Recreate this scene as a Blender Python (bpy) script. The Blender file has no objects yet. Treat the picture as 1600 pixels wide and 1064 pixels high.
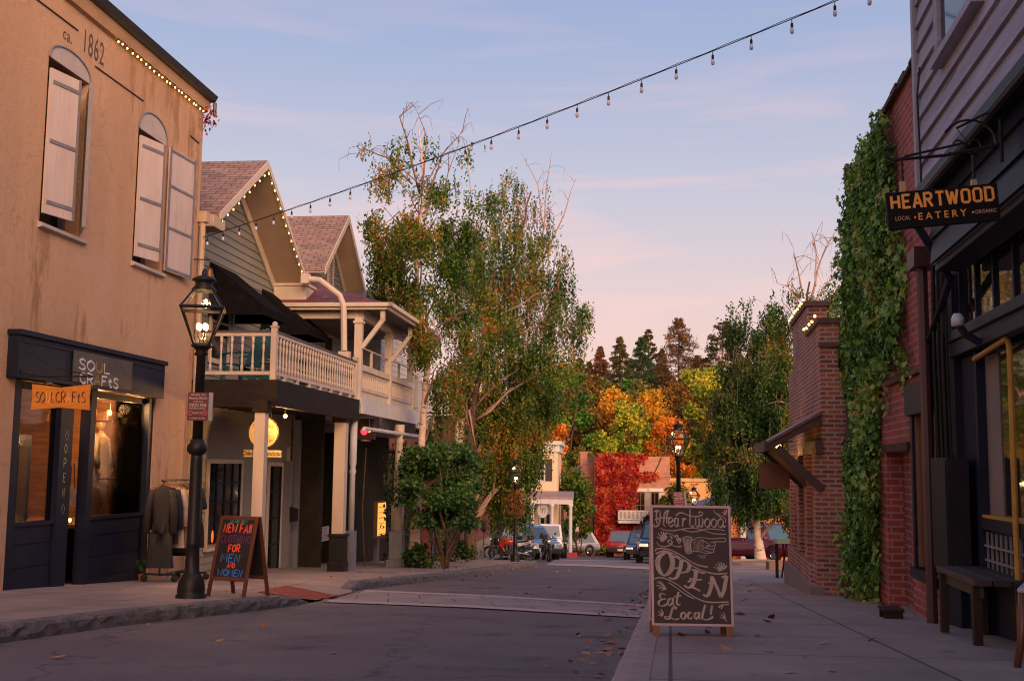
import bpy, math, random
import numpy as np
from mathutils import Vector, Matrix
R = math.radians
random.seed(7); rng = np.random.default_rng(7)
scene = bpy.context.scene
COL = scene.collection

# ------------------------------------------------------------------ camera
F, PITCH, ROLL = 1760.0, math.atan(198 / 1760), 0.012
EYE = Vector((0, 0, 0.82))
CR = Matrix.Rotation(math.pi / 2 + PITCH, 3, 'X') @ Matrix.Rotation(ROLL, 3, 'Z')
cd = bpy.data.cameras.new('camera'); cam = bpy.data.objects.new('camera', cd); COL.objects.link(cam)
cam.matrix_world = Matrix.Translation(EYE) @ CR.to_4x4()
cd.sensor_width = 36; cd.lens = F / 1600 * 36; cd.clip_start = 0.1; cd.clip_end = 3000
cd.dof.use_dof = True; cd.dof.focus_distance = 24; cd.dof.aperture_fstop = 7.0
scene.camera = cam
scene.render.engine = 'CYCLES'
scene.cycles.use_denoising = True; scene.cycles.filter_width = 1.1
scene.cycles.max_bounces = 6; scene.cycles.transparent_max_bounces = 12
scene.cycles.sample_clamp_indirect = 4; scene.cycles.caustics_reflective = False; scene.cycles.caustics_refractive = False
scene.view_settings.view_transform = 'Standard'; scene.view_settings.look = 'None'
scene.view_settings.exposure = 0.36; scene.view_settings.gamma = 1

# ------------------------------------------------------------------ dusk sky and low sun
SUN_EL, SUN_AZ = R(11.5), R(22)          # azimuth measured from straight behind the camera towards its right
sundir = Vector((math.sin(SUN_AZ) * math.cos(SUN_EL), -math.cos(SUN_AZ) * math.cos(SUN_EL), math.sin(SUN_EL)))
w = bpy.data.worlds.new('World'); scene.world = w; w.use_nodes = True
nt = w.node_tree; nt.nodes.clear()
def wn(t, **k):
    n = nt.nodes.new(t)
    for a, b in k.items(): setattr(n, a, b)
    return n
def ramp(n, stops):
    e = n.color_ramp.elements
    while len(e) < len(stops): e.new(0.5)
    for s, (p, c) in zip(e, stops): s.position = p; s.color = (*c, 1) if len(c) == 3 else c
out = wn('ShaderNodeOutputWorld'); bg = wn('ShaderNodeBackground'); bg.inputs['Strength'].default_value = 0.10
sky = wn('ShaderNodeTexSky', sky_type='NISHITA'); sky.sun_disc = False
sky.sun_elevation = SUN_EL; sky.sun_rotation = math.pi - SUN_AZ; sky.air_density = 1.4; sky.dust_density = 2.0
tc = wn('ShaderNodeTexCoord'); sp = wn('ShaderNodeSeparateXYZ')
nt.links.new(tc.outputs['Generated'], sp.inputs[0])
cr = wn('ShaderNodeValToRGB'); nt.links.new(sp.outputs['Z'], cr.inputs[0])
ramp(cr, [(0.0, (7.6, 5.0, 4.5)), (0.10, (7.6, 5.15, 4.9)), (0.165, (6.5, 5.1, 5.4)), (0.235, (5.0, 4.75, 5.8)), (0.36, (3.2, 3.75, 5.7)), (0.60, (1.6, 2.4, 5.0)), (1.0, (1.2, 1.8, 4.2))])
# thin pink cloud streaks
mp = wn('ShaderNodeMapping'); mp.inputs['Scale'].default_value = (1.2, 1.2, 11)
nt.links.new(tc.outputs['Generated'], mp.inputs[0])
nz = wn('ShaderNodeTexNoise'); nz.inputs['Scale'].default_value = 2.6; nz.inputs['Detail'].default_value = 5; nz.inputs['Roughness'].default_value = 0.55; nz.inputs['Distortion'].default_value = 0.5
nt.links.new(mp.outputs[0], nz.inputs[0])
c2 = wn('ShaderNodeValToRGB'); ramp(c2, [(0.50, (0, 0, 0)), (0.72, (1, 1, 1))]); nt.links.new(nz.outputs[0], c2.inputs[0])
band = wn('ShaderNodeValToRGB'); ramp(band, [(0.05, (0.2,) * 3), (0.17, (0.75,) * 3), (0.30, (0.30,) * 3), (0.45, (0.12,) * 3)]); nt.links.new(sp.outputs['Z'], band.inputs[0])
mm = wn('ShaderNodeMath', operation='MULTIPLY'); nt.links.new(c2.outputs[0], mm.inputs[0]); nt.links.new(band.outputs[0], mm.inputs[1])
mx = wn('ShaderNodeMix', data_type='RGBA'); mx.inputs['B'].default_value = (8.6, 5.3, 5.2, 1)
nt.links.new(mm.outputs[0], mx.inputs['Factor']); nt.links.new(cr.outputs[0], mx.inputs['A'])
# afterglow in the west, behind the camera
gl = wn('ShaderNodeVectorMath', operation='DOT_PRODUCT'); gl.inputs[1].default_value = sundir
nt.links.new(tc.outputs['Generated'], gl.inputs[0])
gr = wn('ShaderNodeValToRGB'); ramp(gr, [(0.10, (0, 0, 0)), (0.62, (3.6, 2.3, 1.6)), (1.0, (30, 15, 7))]); nt.links.new(gl.outputs['Value'], gr.inputs[0])
ad = wn('ShaderNodeMix', data_type='RGBA', blend_type='ADD'); ad.inputs['Factor'].default_value = 1
nt.links.new(mx.outputs['Result'], ad.inputs['A']); nt.links.new(gr.outputs[0], ad.inputs['B'])
m2 = wn('ShaderNodeMix', data_type='RGBA'); m2.inputs['Factor'].default_value = 0.85
nt.links.new(sky.outputs[0], m2.inputs['A']); nt.links.new(ad.outputs['Result'], m2.inputs['B'])
nt.links.new(m2.outputs['Result'], bg.inputs['Color']); nt.links.new(bg.outputs[0], out.inputs[0])
sl = bpy.data.lights.new('sun', 'SUN'); sl.energy = 2.7; sl.angle = R(40); sl.color = (1.0, 0.64, 0.40)
so = bpy.data.objects.new('sun', sl); COL.objects.link(so)
so.rotation_euler = sundir.to_track_quat('Z', 'Y').to_euler()

# ------------------------------------------------------------------ pixel <-> place helpers (photo pixels, 1600 wide)
def gz(Y):
    "height of the road: level behind the camera, 6.5 % down ahead, flat at the far end, then a wooded hill"
    if Y < -4: return 0.26
    if Y < 80: return -0.065 * Y
    if Y < 90: return -5.2
    t = min(max((Y - 90) / 90, 0), 1); t = t * t * (3 - 2 * t)
    return -5.2 + 12 * t + max(0, Y - 180) * 0.03
def ray(px, py): return CR @ Vector(((px - 800) / F, -(py - 532) / F, -1))
def at(px, py, Y): d = ray(px, py); return EYE + d * (Y / d.y)
def G(px, py, h=0.0):
    d = ray(px, py); t = 10.0
    for _ in range(60): t += 0.9 * ((EYE.z + d.z * t) - (gz(d.y * t) + h)) / (-(d.z + 0.065 * d.y)) * -1 * -1
    return EYE + d * t
class Fr:
    "a facade line: local x along the street, y out towards the street, z up; origin on the pavement"
    def __init__(s, X, Y, dx, side, h=0.135):
        n = math.hypot(dx, 1); d = Vector((dx / n, 1 / n, 0))
        s.x = d if side > 0 else -d; s.y = Vector((-s.x.y, s.x.x, 0))
        s.o = Vector((X, Y, gz(Y) + h)); s.rot = math.atan2(s.x.y, s.x.x)
    def loc(s, p): d = p - s.o; return Vector((d.dot(s.x), d.dot(s.y), d.z))
    def w(s, x, y, z): return s.o + s.x * x + s.y * y + Vector((0, 0, z))
    def px(s, px, py, y=0.0):
        d = ray(px, py); q = s.o + s.y * y; t = (q - EYE).dot(s.y) / d.dot(s.y)
        l = s.loc(EYE + d * t); return l.x, l.z
    def pxx(s, px, py, x):
        d = ray(px, py); q = s.o + s.x * x; t = (q - EYE).dot(s.x) / d.dot(s.x)
        l = s.loc(EYE + d * t); return l.y, l.z
    def g(s, x, y=0, h=0.135): p = s.w(x, y, 0); return gz(p.y) + h - s.o.z
LF = Fr(-5.75, 20.6, 0.115, -1)
RF = Fr(3.96, 10.4, 0.16, 1)
LH = Fr(-5.75, 20.6, 0.115, -1); LH.o = LF.w(0, -.8, 0)      # the gabled shops stand back a little

# ------------------------------------------------------------------ materials
MATS = {}
def newmat(name):
    m = bpy.data.materials.new(name); m.use_nodes = True; m.node_tree.nodes.clear(); MATS[name] = m
    t = m.node_tree; o = t.nodes.new('ShaderNodeOutputMaterial'); b = t.nodes.new('ShaderNodeBsdfPrincipled')
    t.links.new(b.outputs[0], o.inputs[0]); return m, t, b
def node(t, k, **a):
    n = t.nodes.new(k)
    for x, y in a.items(): setattr(n, x, y)
    return n
def coords(t, kind='Object', scale=None):
    c = node(t, 'ShaderNodeTexCoord').outputs[kind]
    if scale:
        m = node(t, 'ShaderNodeMapping'); m.inputs['Scale'].default_value = scale; t.links.new(c, m.inputs[0]); c = m.outputs[0]
    return c
def noise(t, c, s, d=4, r=0.55, dist=0):
    n = node(t, 'ShaderNodeTexNoise'); n.inputs['Scale'].default_value = s; n.inputs['Detail'].default_value = d
    n.inputs['Roughness'].default_value = r; n.inputs['Distortion'].default_value = dist; t.links.new(c, n.inputs[0]); return n.outputs[0]
def rampn(t, fac, stops):
    n = node(t, 'ShaderNodeValToRGB'); ramp(n, stops); t.links.new(fac, n.inputs[0]); return n.outputs[0]
def mixc(t, f, a, b, mode='MIX'):
    n = node(t, 'ShaderNodeMix', data_type='RGBA', blend_type=mode)
    for k, v in (('Factor', f), ('A', a), ('B', b)):
        if isinstance(v, (int, float)): n.inputs[k].default_value = v
        elif isinstance(v, tuple): n.inputs[k].default_value = (*v, 1)[:4]
        else: t.links.new(v, n.inputs[k])
    return n.outputs['Result']
def bumpn(t, b, h, strength, dist=0.01):
    n = node(t, 'ShaderNodeBump'); n.inputs['Strength'].default_value = strength; n.inputs['Distance'].default_value = dist
    t.links.new(h, n.inputs['Height']); t.links.new(n.outputs[0], b.inputs['Normal'])
def M(name, c1, c2=None, s=3.0, rough=0.7, bump=0.0, bs=40.0, metal=0.0, stretch=None, spots=None, spec=None, coat=0, bd=.01):
    if name in MATS: return MATS[name]
    m, t, b = newmat(name)
    c2 = c2 or tuple(x * 0.78 for x in c1)
    c = coords(t, 'Object', stretch)
    col = rampn(t, noise(t, c, s, 6, 0.62), [(0.3, c2), (0.68, c1)])
    if spots:                       # (colour, scale, threshold)
        f = rampn(t, noise(t, c, spots[1], 6, 0.65), [(spots[2], (0, 0, 0)), (spots[2] + 0.06, (1, 1, 1))])
        col = mixc(t, f, col, spots[0])
    t.links.new(col, b.inputs['Base Color'])
    b.inputs['Roughness'].default_value = rough; b.inputs['Metallic'].default_value = metal
    if spec is not None: b.inputs['Specular IOR Level'].default_value = spec
    if coat: b.inputs['Coat Weight'].default_value = coat
    if bump: bumpn(t, b, noise(t, coords(t), bs, 6, 0.68), bump, bd)
    return m
def plain(name, c, rough=0.5, metal=0.0, emit=None, es=1.0, coat=0):
    if name in MATS: return MATS[name]
    m, t, b = newmat(name)
    b.inputs['Base Color'].default_value = (*c, 1); b.inputs['Roughness'].default_value = rough; b.inputs['Metallic'].default_value = metal
    if coat: b.inputs['Coat Weight'].default_value = coat
    if emit: b.inputs['Emission Color'].default_value = (*emit, 1); b.inputs['Emission Strength'].default_value = es
    return m
def brick(name, c1, c2, mortar, bw=0.215, bh=0.072, ms=0.011, patch=None, bump=0.5):
    m, t, b = newmat(name)
    sx = node(t, 'ShaderNodeSeparateXYZ'); t.links.new(coords(t), sx.inputs[0])
    a = node(t, 'ShaderNodeMath', operation='ADD'); t.links.new(sx.outputs[0], a.inputs[0]); t.links.new(sx.outputs[1], a.inputs[1])
    cx = node(t, 'ShaderNodeCombineXYZ'); t.links.new(a.outputs[0], cx.inputs[0]); t.links.new(sx.outputs[2], cx.inputs[1])
    br = node(t, 'ShaderNodeTexBrick'); t.links.new(cx.outputs[0], br.inputs[0])
    for k, v in (('Scale', 1), ('Mortar Size', ms), ('Mortar Smooth', 0.2), ('Bias', 0.0), ('Brick Width', bw), ('Row Height', bh)): br.inputs[k].default_value = v
    br.inputs['Color1'].default_value = (*c1, 1); br.inputs['Color2'].default_value = (*c2, 1); br.inputs['Mortar'].default_value = (*mortar, 1)
    col = mixc(t, 1.0, br.outputs['Color'], rampn(t, noise(t, coords(t), 1.1, 6, 0.7), [(0.25, (0.55,) * 3), (0.75, (1.25,) * 3)]), 'MULTIPLY')
    if patch:
        f = rampn(t, noise(t, coords(t), patch[1], 6, 0.7), [(patch[2], (0, 0, 0)), (patch[2] + 0.08, (1, 1, 1))])
        col = mixc(t, f, col, patch[0])
    t.links.new(col, b.inputs['Base Color']); b.inputs['Roughness'].default_value = 0.85
    h = mixc(t, 0.35, rampn(t, br.outputs['Fac'], [(0, (1, 1, 1)), (1, (0, 0, 0))]), noise(t, coords(t), 60, 4))
    bumpn(t, b, h, bump, 0.012); return m
def shingle(name, c1, c2):
    m, t, b = newmat(name)
    sx = node(t, 'ShaderNodeSeparateXYZ'); t.links.new(coords(t), sx.inputs[0])
    a = node(t, 'ShaderNodeMath', operation='MULTIPLY'); a.inputs[1].default_value = 1.8; t.links.new(sx.outputs[2], a.inputs[0])
    cx = node(t, 'ShaderNodeCombineXYZ'); t.links.new(sx.outputs[1], cx.inputs[0]); t.links.new(a.outputs[0], cx.inputs[1])
    br = node(t, 'ShaderNodeTexBrick'); t.links.new(cx.outputs[0], br.inputs[0])
    for k, v in (('Scale', 1), ('Mortar Size', 0.012), ('Brick Width', 0.34), ('Row Height', 0.15)): br.inputs[k].default_value = v
    br.inputs['Color1'].default_value = (*c1, 1); br.inputs['Color2'].default_value = (*c2, 1); br.inputs['Mortar'].default_value = (*(x * 0.35 for x in c2), 1)
    col = mixc(t, 1.0, br.outputs['Color'], rampn(t, noise(t, coords(t), 2.5, 5, 0.7), [(0.3, (0.65,) * 3), (0.7, (1.2,) * 3)]), 'MULTIPLY')
    t.links.new(col, b.inputs['Base Color']); b.inputs['Roughness'].default_value = 0.9
    bumpn(t, b, rampn(t, br.outputs['Fac'], [(0, (1, 1, 1)), (1, (0, 0, 0))]), 0.6, 0.02); return m
def glass(name, tint=(0.9, 0.9, 0.9), refl=0.35):
    m, t, b = newmat(name); o = t.nodes['Material Output']; t.nodes.remove(b)
    tr = node(t, 'ShaderNodeBsdfTransparent'); tr.inputs[0].default_value = (*tint, 1)
    gl = node(t, 'ShaderNodeBsdfGlossy'); gl.inputs['Roughness'].default_value = 0.03
    lw = node(t, 'ShaderNodeLayerWeight'); lw.inputs['Blend'].default_value = refl
    mxs = node(t, 'ShaderNodeMixShader'); t.links.new(lw.outputs['Fresnel'], mxs.inputs[0]); t.links.new(tr.outputs[0], mxs.inputs[1]); t.links.new(gl.outputs[0], mxs.inputs[2])
    t.links.new(mxs.outputs[0], o.inputs[0]); return m
def leafmat(name, stops, ns=0.6, var=0.5, trans=0.25):
    "leaf colour: clumps by a soft noise in space, plus a shift leaf by leaf"
    m, t, b = newmat(name); o = t.nodes['Material Output']
    g = node(t, 'ShaderNodeNewGeometry')
    n0 = node(t, 'ShaderNodeMath', operation='MULTIPLY_ADD'); t.links.new(noise(t, coords(t), ns, 3, 0.6), n0.inputs[0]); n0.inputs[1].default_value = 1.9; n0.inputs[2].default_value = -.45; n = n0.outputs[0]  # wide contrast puts light and dark clump shading into the leaf colour
    f = node(t, 'ShaderNodeMath', operation='MULTIPLY_ADD'); f.inputs[1].default_value = var; t.links.new(g.outputs['Random Per Island'], f.inputs[0])
    f2 = node(t, 'ShaderNodeMath', operation='SUBTRACT'); t.links.new(n, f2.inputs[0]); f2.inputs[1].default_value = var * 0.5; t.links.new(f2.outputs[0], f.inputs[2])
    col = rampn(t, f.outputs[0], stops); t.links.new(col, b.inputs['Base Color']); b.inputs['Roughness'].default_value = 0.55
    b.inputs['Specular IOR Level'].default_value = 0.25
    tl = node(t, 'ShaderNodeBsdfTranslucent'); t.links.new(col, tl.inputs[0])
    ms = node(t, 'ShaderNodeMixShader'); ms.inputs[0].default_value = trans
    t.links.new(b.outputs[0], ms.inputs[1]); t.links.new(tl.outputs[0], ms.inputs[2]); t.links.new(ms.outputs[0], o.inputs[0]); return m

# ------------------------------------------------------------------ mesh helpers
class MB:
    def __init__(s): s.v = []; s.f = []
    def add(s, vs, fs):
        o = len(s.v); s.v += [tuple(v) for v in vs]; s.f += [tuple(i + o for i in f) for f in fs]; return s
    def box(s, x0, x1, y0, y1, z0, z1):
        x0, x1 = sorted((x0, x1)); y0, y1 = sorted((y0, y1)); z0, z1 = sorted((z0, z1))
        return s.add([(x0, y0, z0), (x1, y0, z0), (x1, y1, z0), (x0, y1, z0), (x0, y0, z1), (x1, y0, z1), (x1, y1, z1), (x0, y1, z1)],
                     [(3, 2, 1, 0), (4, 5, 6, 7), (0, 1, 5, 4), (1, 2, 6, 5), (2, 3, 7, 6), (3, 0, 4, 7)])
    def poly(s, pts): return s.add(pts, [tuple(range(len(pts)))])
    def ext(s, pts, vec):
        "prism: closed outline swept by vec"
        n = len(pts); vec = Vector(vec); a = [Vector(p) for p in pts]; b = [p + vec for p in a]
        return s.add(a + b, [tuple(range(n))[::-1], tuple(range(n, 2 * n))] + [(i, (i + 1) % n, n + (i + 1) % n, n + i) for i in range(n)])
    def bar(s, a, b, w, h, up=(0, 0, 1)):
        a, b, up = Vector(a), Vector(b), Vector(up); d = (b - a).normalized(); r = d.cross(up)
        r = r.normalized() if r.length > 1e-5 else Vector((1, 0, 0)); u = r.cross(d); r *= w / 2; u *= h / 2
        return s.ext([a - r - u, a + r - u, a + r + u, a - r + u], b - a)
    def tube(s, pts, r, n=7, cap=True):
        pts = [Vector(p) for p in pts]; rs = r if isinstance(r, (list, tuple)) else [r] * len(pts)
        d0 = (pts[1] - pts[0]).normalized(); u = d0.orthogonal().normalized(); vs = []
        for i, p in enumerate(pts):
            d = (pts[min(i + 1, len(pts) - 1)] - pts[max(i - 1, 0)]).normalized()
            u = (u - d * u.dot(d)); u = u.normalized() if u.length > 1e-6 else d.orthogonal().normalized(); q = d.cross(u)
            vs += [p + (u * math.cos(k * math.tau / n) + q * math.sin(k * math.tau / n)) * rs[i] for k in range(n)]
        fs = [(i * n + k, i * n + (k + 1) % n, (i + 1) * n + (k + 1) % n, (i + 1) * n + k) for i in range(len(pts) - 1) for k in range(n)]
        if cap: fs += [tuple(range(n))[::-1], tuple(range((len(pts) - 1) * n, len(pts) * n))]
        return s.add(vs, fs)
    def lathe(s, prof, c=(0, 0, 0), n=16, axis='z', sq=1.0, cap=True):
        "profile of (radius, height) turned about an axis"
        vs = []
        for r, h in prof:
            for k in range(n):
                a = (k + 0.5) * math.tau / n; x, y = r * math.cos(a), r * math.sin(a) * sq
                p = (x, y, h) if axis == 'z' else ((h, x, y) if axis == 'x' else (x, h, y)); vs.append((p[0] + c[0], p[1] + c[1], p[2] + c[2]))
        m = len(prof)
        fs = [(i * n + k, i * n + (k + 1) % n, (i + 1) * n + (k + 1) % n, (i + 1) * n + k) for i in range(m - 1) for k in range(n)]
        if cap: fs += [tuple(range(n))[::-1], tuple(range((m - 1) * n, m * n))]
        return s.add(vs, fs)
    def ball(s, c, r, n=8, sx=1, sy=1, sz=1):
        pr = [(max(1e-4, math.sin(i * math.pi / n)) * r, -math.cos(i * math.pi / n) * r * sz) for i in range(n + 1)]
        o = len(s.v); s.lathe(pr, (0, 0, 0), n + 2)
        s.v[o:] = [(x * sx + c[0], y * sy + c[1], z + c[2]) for x, y, z in s.v[o:]]; return s
    def wall(s, x0, x1, z0, z1, y0, y1, holes=()):
        "slab from y0 (outer face) to y1 with rectangular openings and their reveals"
        xs = sorted({x0, x1, *[h[0] for h in holes], *[h[1] for h in holes]}); zs = sorted({z0, z1, *[h[2] for h in holes], *[h[3] for h in holes]})
        xs = [x for x in xs if x0 <= x <= x1]; zs = [z for z in zs if z0 <= z <= z1]
        solid = lambda i, j: 0 <= i < len(xs) - 1 and 0 <= j < len(zs) - 1 and not any(h[0] <= (xs[i] + xs[i + 1]) / 2 <= h[1] and h[2] <= (zs[j] + zs[j + 1]) / 2 <= h[3] for h in holes)
        for i in range(len(xs) - 1):
            for j in range(len(zs) - 1):
                if not solid(i, j): continue
                a, b, c, d = xs[i], xs[i + 1], zs[j], zs[j + 1]
                s.poly([(a, y0, c), (b, y0, c), (b, y0, d), (a, y0, d)]); s.poly([(a, y1, d), (b, y1, d), (b, y1, c), (a, y1, c)])
                if not solid(i - 1, j): s.poly([(a, y0, c), (a, y0, d), (a, y1, d), (a, y1, c)])
                if not solid(i + 1, j): s.poly([(b, y0, c), (b, y1, c), (b, y1, d), (b, y0, d)])
                if not solid(i, j - 1): s.poly([(a, y0, c), (a, y1, c), (b, y1, c), (b, y0, c)])
                if not solid(i, j + 1): s.poly([(a, y0, d), (b, y0, d), (b, y1, d), (a, y1, d)])
        return s
    def siding(s, poly, bh, y, dep, zref=0.0):
        "lapped boards over a convex outline (x, z) on the plane y, each tilted outwards by dep at its lower edge"
        def clip(P, z, keep):
            o = []
            for (ax, az), (bx, bz) in zip(P, P[1:] + P[:1]):
                ia, ib = keep * (az - z) >= 0, keep * (bz - z) >= 0
                if ia: o.append((ax, az))
                if ia != ib: k = (z - az) / (bz - az); o.append((ax + (bx - ax) * k, z))
            return o
        lo, hi = min(p[1] for p in poly), max(p[1] for p in poly); z = math.floor((lo - zref) / bh) * bh + zref
        while z < hi:
            P = clip(clip(list(poly), z, 1), z + bh, -1)
            if len(P) >= 3:
                yy = lambda q: y + dep * (1 - (q - z) / bh)
                s.poly([(a, yy(c), c) for a, c in P]); m = [p for p in P if abs(p[1] - z) < 1e-6]
                if len(m) >= 2:
                    a, b = min(m)[0], max(m)[0]; s.poly([(a, y, z), (b, y, z), (b, y + dep, z), (a, y + dep, z)])
            z += bh
        return s
    def build(s, name, mat, parent=None, smooth=False, bevel=0):
        me = bpy.data.meshes.new(name); me.from_pydata(s.v, [], s.f); me.materials.append(mat)
        if smooth: me.polygons.foreach_set('use_smooth', [True] * len(me.polygons))
        me.update(); o = bpy.data.objects.new(name, me); COL.objects.link(o)
        if bevel:
            bv = o.modifiers.new('bevel', 'BEVEL'); bv.width = bevel; bv.segments = 2; bv.limit_method = 'ANGLE'
        if parent: o.parent = parent
        return o
def tag(o, label, cat=None, group=None, kind=None):
    if label: o['label'] = label
    if cat: o['category'] = cat
    if group: o['group'] = group
    if kind: o['kind'] = kind
    return o
def thing(name, label, cat, loc=(0, 0, 0), rot=0.0, group=None):
    o = bpy.data.objects.new(name, None); COL.objects.link(o); o.location = loc; o.rotation_euler = (0, 0, rot); o.empty_display_size = 0.2
    return tag(o, label, cat, group)
def framed(name, label, cat, fr, group=None): return thing(name, label, cat, fr.o, fr.rot, group)
def copy_tree(o, parent=None):
    c = o.copy(); COL.objects.link(c)
    if parent: c.parent = parent
    for ch in list(o.children): copy_tree(ch, c)
    return c
def quads(name, P, mat, parent=None, smooth=False):
    "many loose faces at once: P has shape (faces, corners, 3)"
    P = np.asarray(P, dtype=np.float32); n, k = P.shape[0], P.shape[1]
    me = bpy.data.meshes.new(name); me.vertices.add(n * k); me.vertices.foreach_set('co', P.reshape(-1))
    me.loops.add(n * k); me.loops.foreach_set('vertex_index', np.arange(n * k, dtype=np.int32))
    me.polygons.add(n); me.polygons.foreach_set('loop_start', np.arange(0, n * k, k, dtype=np.int32))
    me.update(calc_edges=True); me.materials.append(mat)
    o = bpy.data.objects.new(name, me); COL.objects.link(o)
    if parent: o.parent = parent
    return o
def leaf_faces(C, size, nrm=None, spread=1.0, aspect=1.6, lobed=False, hang=0.0):
    "pointed leaves at the places C; nrm the direction they face, spread how far they stray from it; hang pulls tips down"
    n = len(C); C = np.asarray(C, float); s = (np.ones(n) * size if np.isscalar(size) else size)[:, None] * rng.uniform(0.55, 1.45, (n, 1))
    N = rng.normal(size=(n, 3)) * spread + (0 if nrm is None else np.asarray(nrm, float)); N /= np.linalg.norm(N, axis=1, keepdims=True) + 1e-9
    T = rng.normal(size=(n, 3)); T[:, 2] -= hang * 2; T -= N * (T * N).sum(1, keepdims=True); T /= np.linalg.norm(T, axis=1, keepdims=True) + 1e-9
    B = np.cross(N, T); L, W = s * 0.5 * aspect ** 0.5, s * 0.5 / aspect ** 0.5
    if lobed: sh = [(-1, 0), (-0.45, 0.75), (-0.1, 0.45), (0.25, 1.0), (0.4, 0.4), (1.1, 0), (0.4, -0.4), (0.25, -1.0), (-0.1, -0.45), (-0.45, -0.75)]
    else: sh = [(-1, 0), (-0.1, 0.9), (1, 0), (-0.1, -0.9)]
    return np.stack([C + T * L * a + B * W * b for a, b in sh], 1)
FACE_L = ((-1, 0, 0), (0, 0, 1)); FACE_R = ((-1, 0, 0), (0, 0, 1)); FACE_CAM = ((1, 0, 0), (0, 0, 1))
def text(body, size, mat, parent, loc, right=(1, 0, 0), up=(0, 0, 1), align='CENTER', bold=0.0, depth=0.0015, sx=1.0, shear=0.0, spacing=1.0, name='lettering', fit=None):
    cu = bpy.data.curves.new(name, 'FONT'); cu.body = body; cu.size = size; cu.align_x = align; cu.extrude = depth; cu.offset = bold * size
    cu.shear = shear; cu.space_character = spacing; cu.resolution_u = 3
    tmp = bpy.data.objects.new(name, cu); COL.objects.link(tmp); dg = bpy.context.evaluated_depsgraph_get()
    me = bpy.data.meshes.new_from_object(tmp.evaluated_get(dg)); bpy.data.objects.remove(tmp); bpy.data.curves.remove(cu)
    me.materials.clear(); me.materials.append(mat)
    if fit: xs_ = [v.co.x for v in me.vertices]; c_, w__ = (max(xs_) + min(xs_)) / 2, max(xs_) - min(xs_); me.transform(Matrix.Diagonal((fit / w__, 1, 1, 1)) @ Matrix.Translation((-c_, 0, 0))); sx = 1
    r, u = Vector(right).normalized(), Vector(up).normalized(); n = r.cross(u)
    mt = Matrix(((r.x * sx, u.x, n.x, loc[0]), (r.y * sx, u.y, n.y, loc[1]), (r.z * sx, u.z, n.z, loc[2]), (0, 0, 0, 1))); me.transform(mt)
    o = bpy.data.objects.new(name, me); COL.objects.link(o)
    if parent: o.parent = parent
    return o
def spline(pts, k=6):
    if len(pts) < 3: return [Vector((*p, 0)).xy for p in pts]
    q = [Vector(p) for p in pts]; q = [q[0] * 2 - q[1]] + q + [q[-1] * 2 - q[-2]]; o = []
    for i in range(1, len(q) - 2):
        for j in range(k):
            t = j / k; a, b, c, d = q[i - 1], q[i], q[i + 1], q[i + 2]
            o.append(0.5 * ((2 * b) + (c - a) * t + (2 * a - 5 * b + 4 * c - d) * t * t + (3 * b - a - 3 * c + d) * t ** 3))
    return o + [q[-2]]
def strokes(mb, lines, fmap, nib, ang=40, smooth=True, thin=0.3, k=6):
    "hand lettering with a broad nib: each line a list of 2-D points, fmap takes (u, v, lift) to a place"
    for i, L in enumerate(lines):
        P = spline(L, k) if smooth and len(L) > 2 else [Vector(p) for p in L]
        e = 0.0006 + 0.00012 * (len(mb.v) % 37) / 4
        ca, sa = math.cos(R(ang)) * nib / 2, math.sin(R(ang)) * nib / 2; A, B = [], []
        for j, p in enumerate(P):
            d = P[min(j + 1, len(P) - 1)] - P[max(j - 1, 0)]; d = d.normalized() if d.length else Vector((1, 0)); nn = Vector((-d.y, d.x))
            nv = Vector((ca, -sa)); wv = nv.dot(nn); wv = math.copysign(max(abs(wv), thin * nib / 2), wv if wv else 1); wv = abs(wv)
            A.append(fmap(*(p + nn * wv), e)); B.append(fmap(*(p - nn * wv), e))
        n = len(P); mb.add(A + B, [(j, j + 1, n + j + 1, n + j) for j in range(n - 1)])
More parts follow.
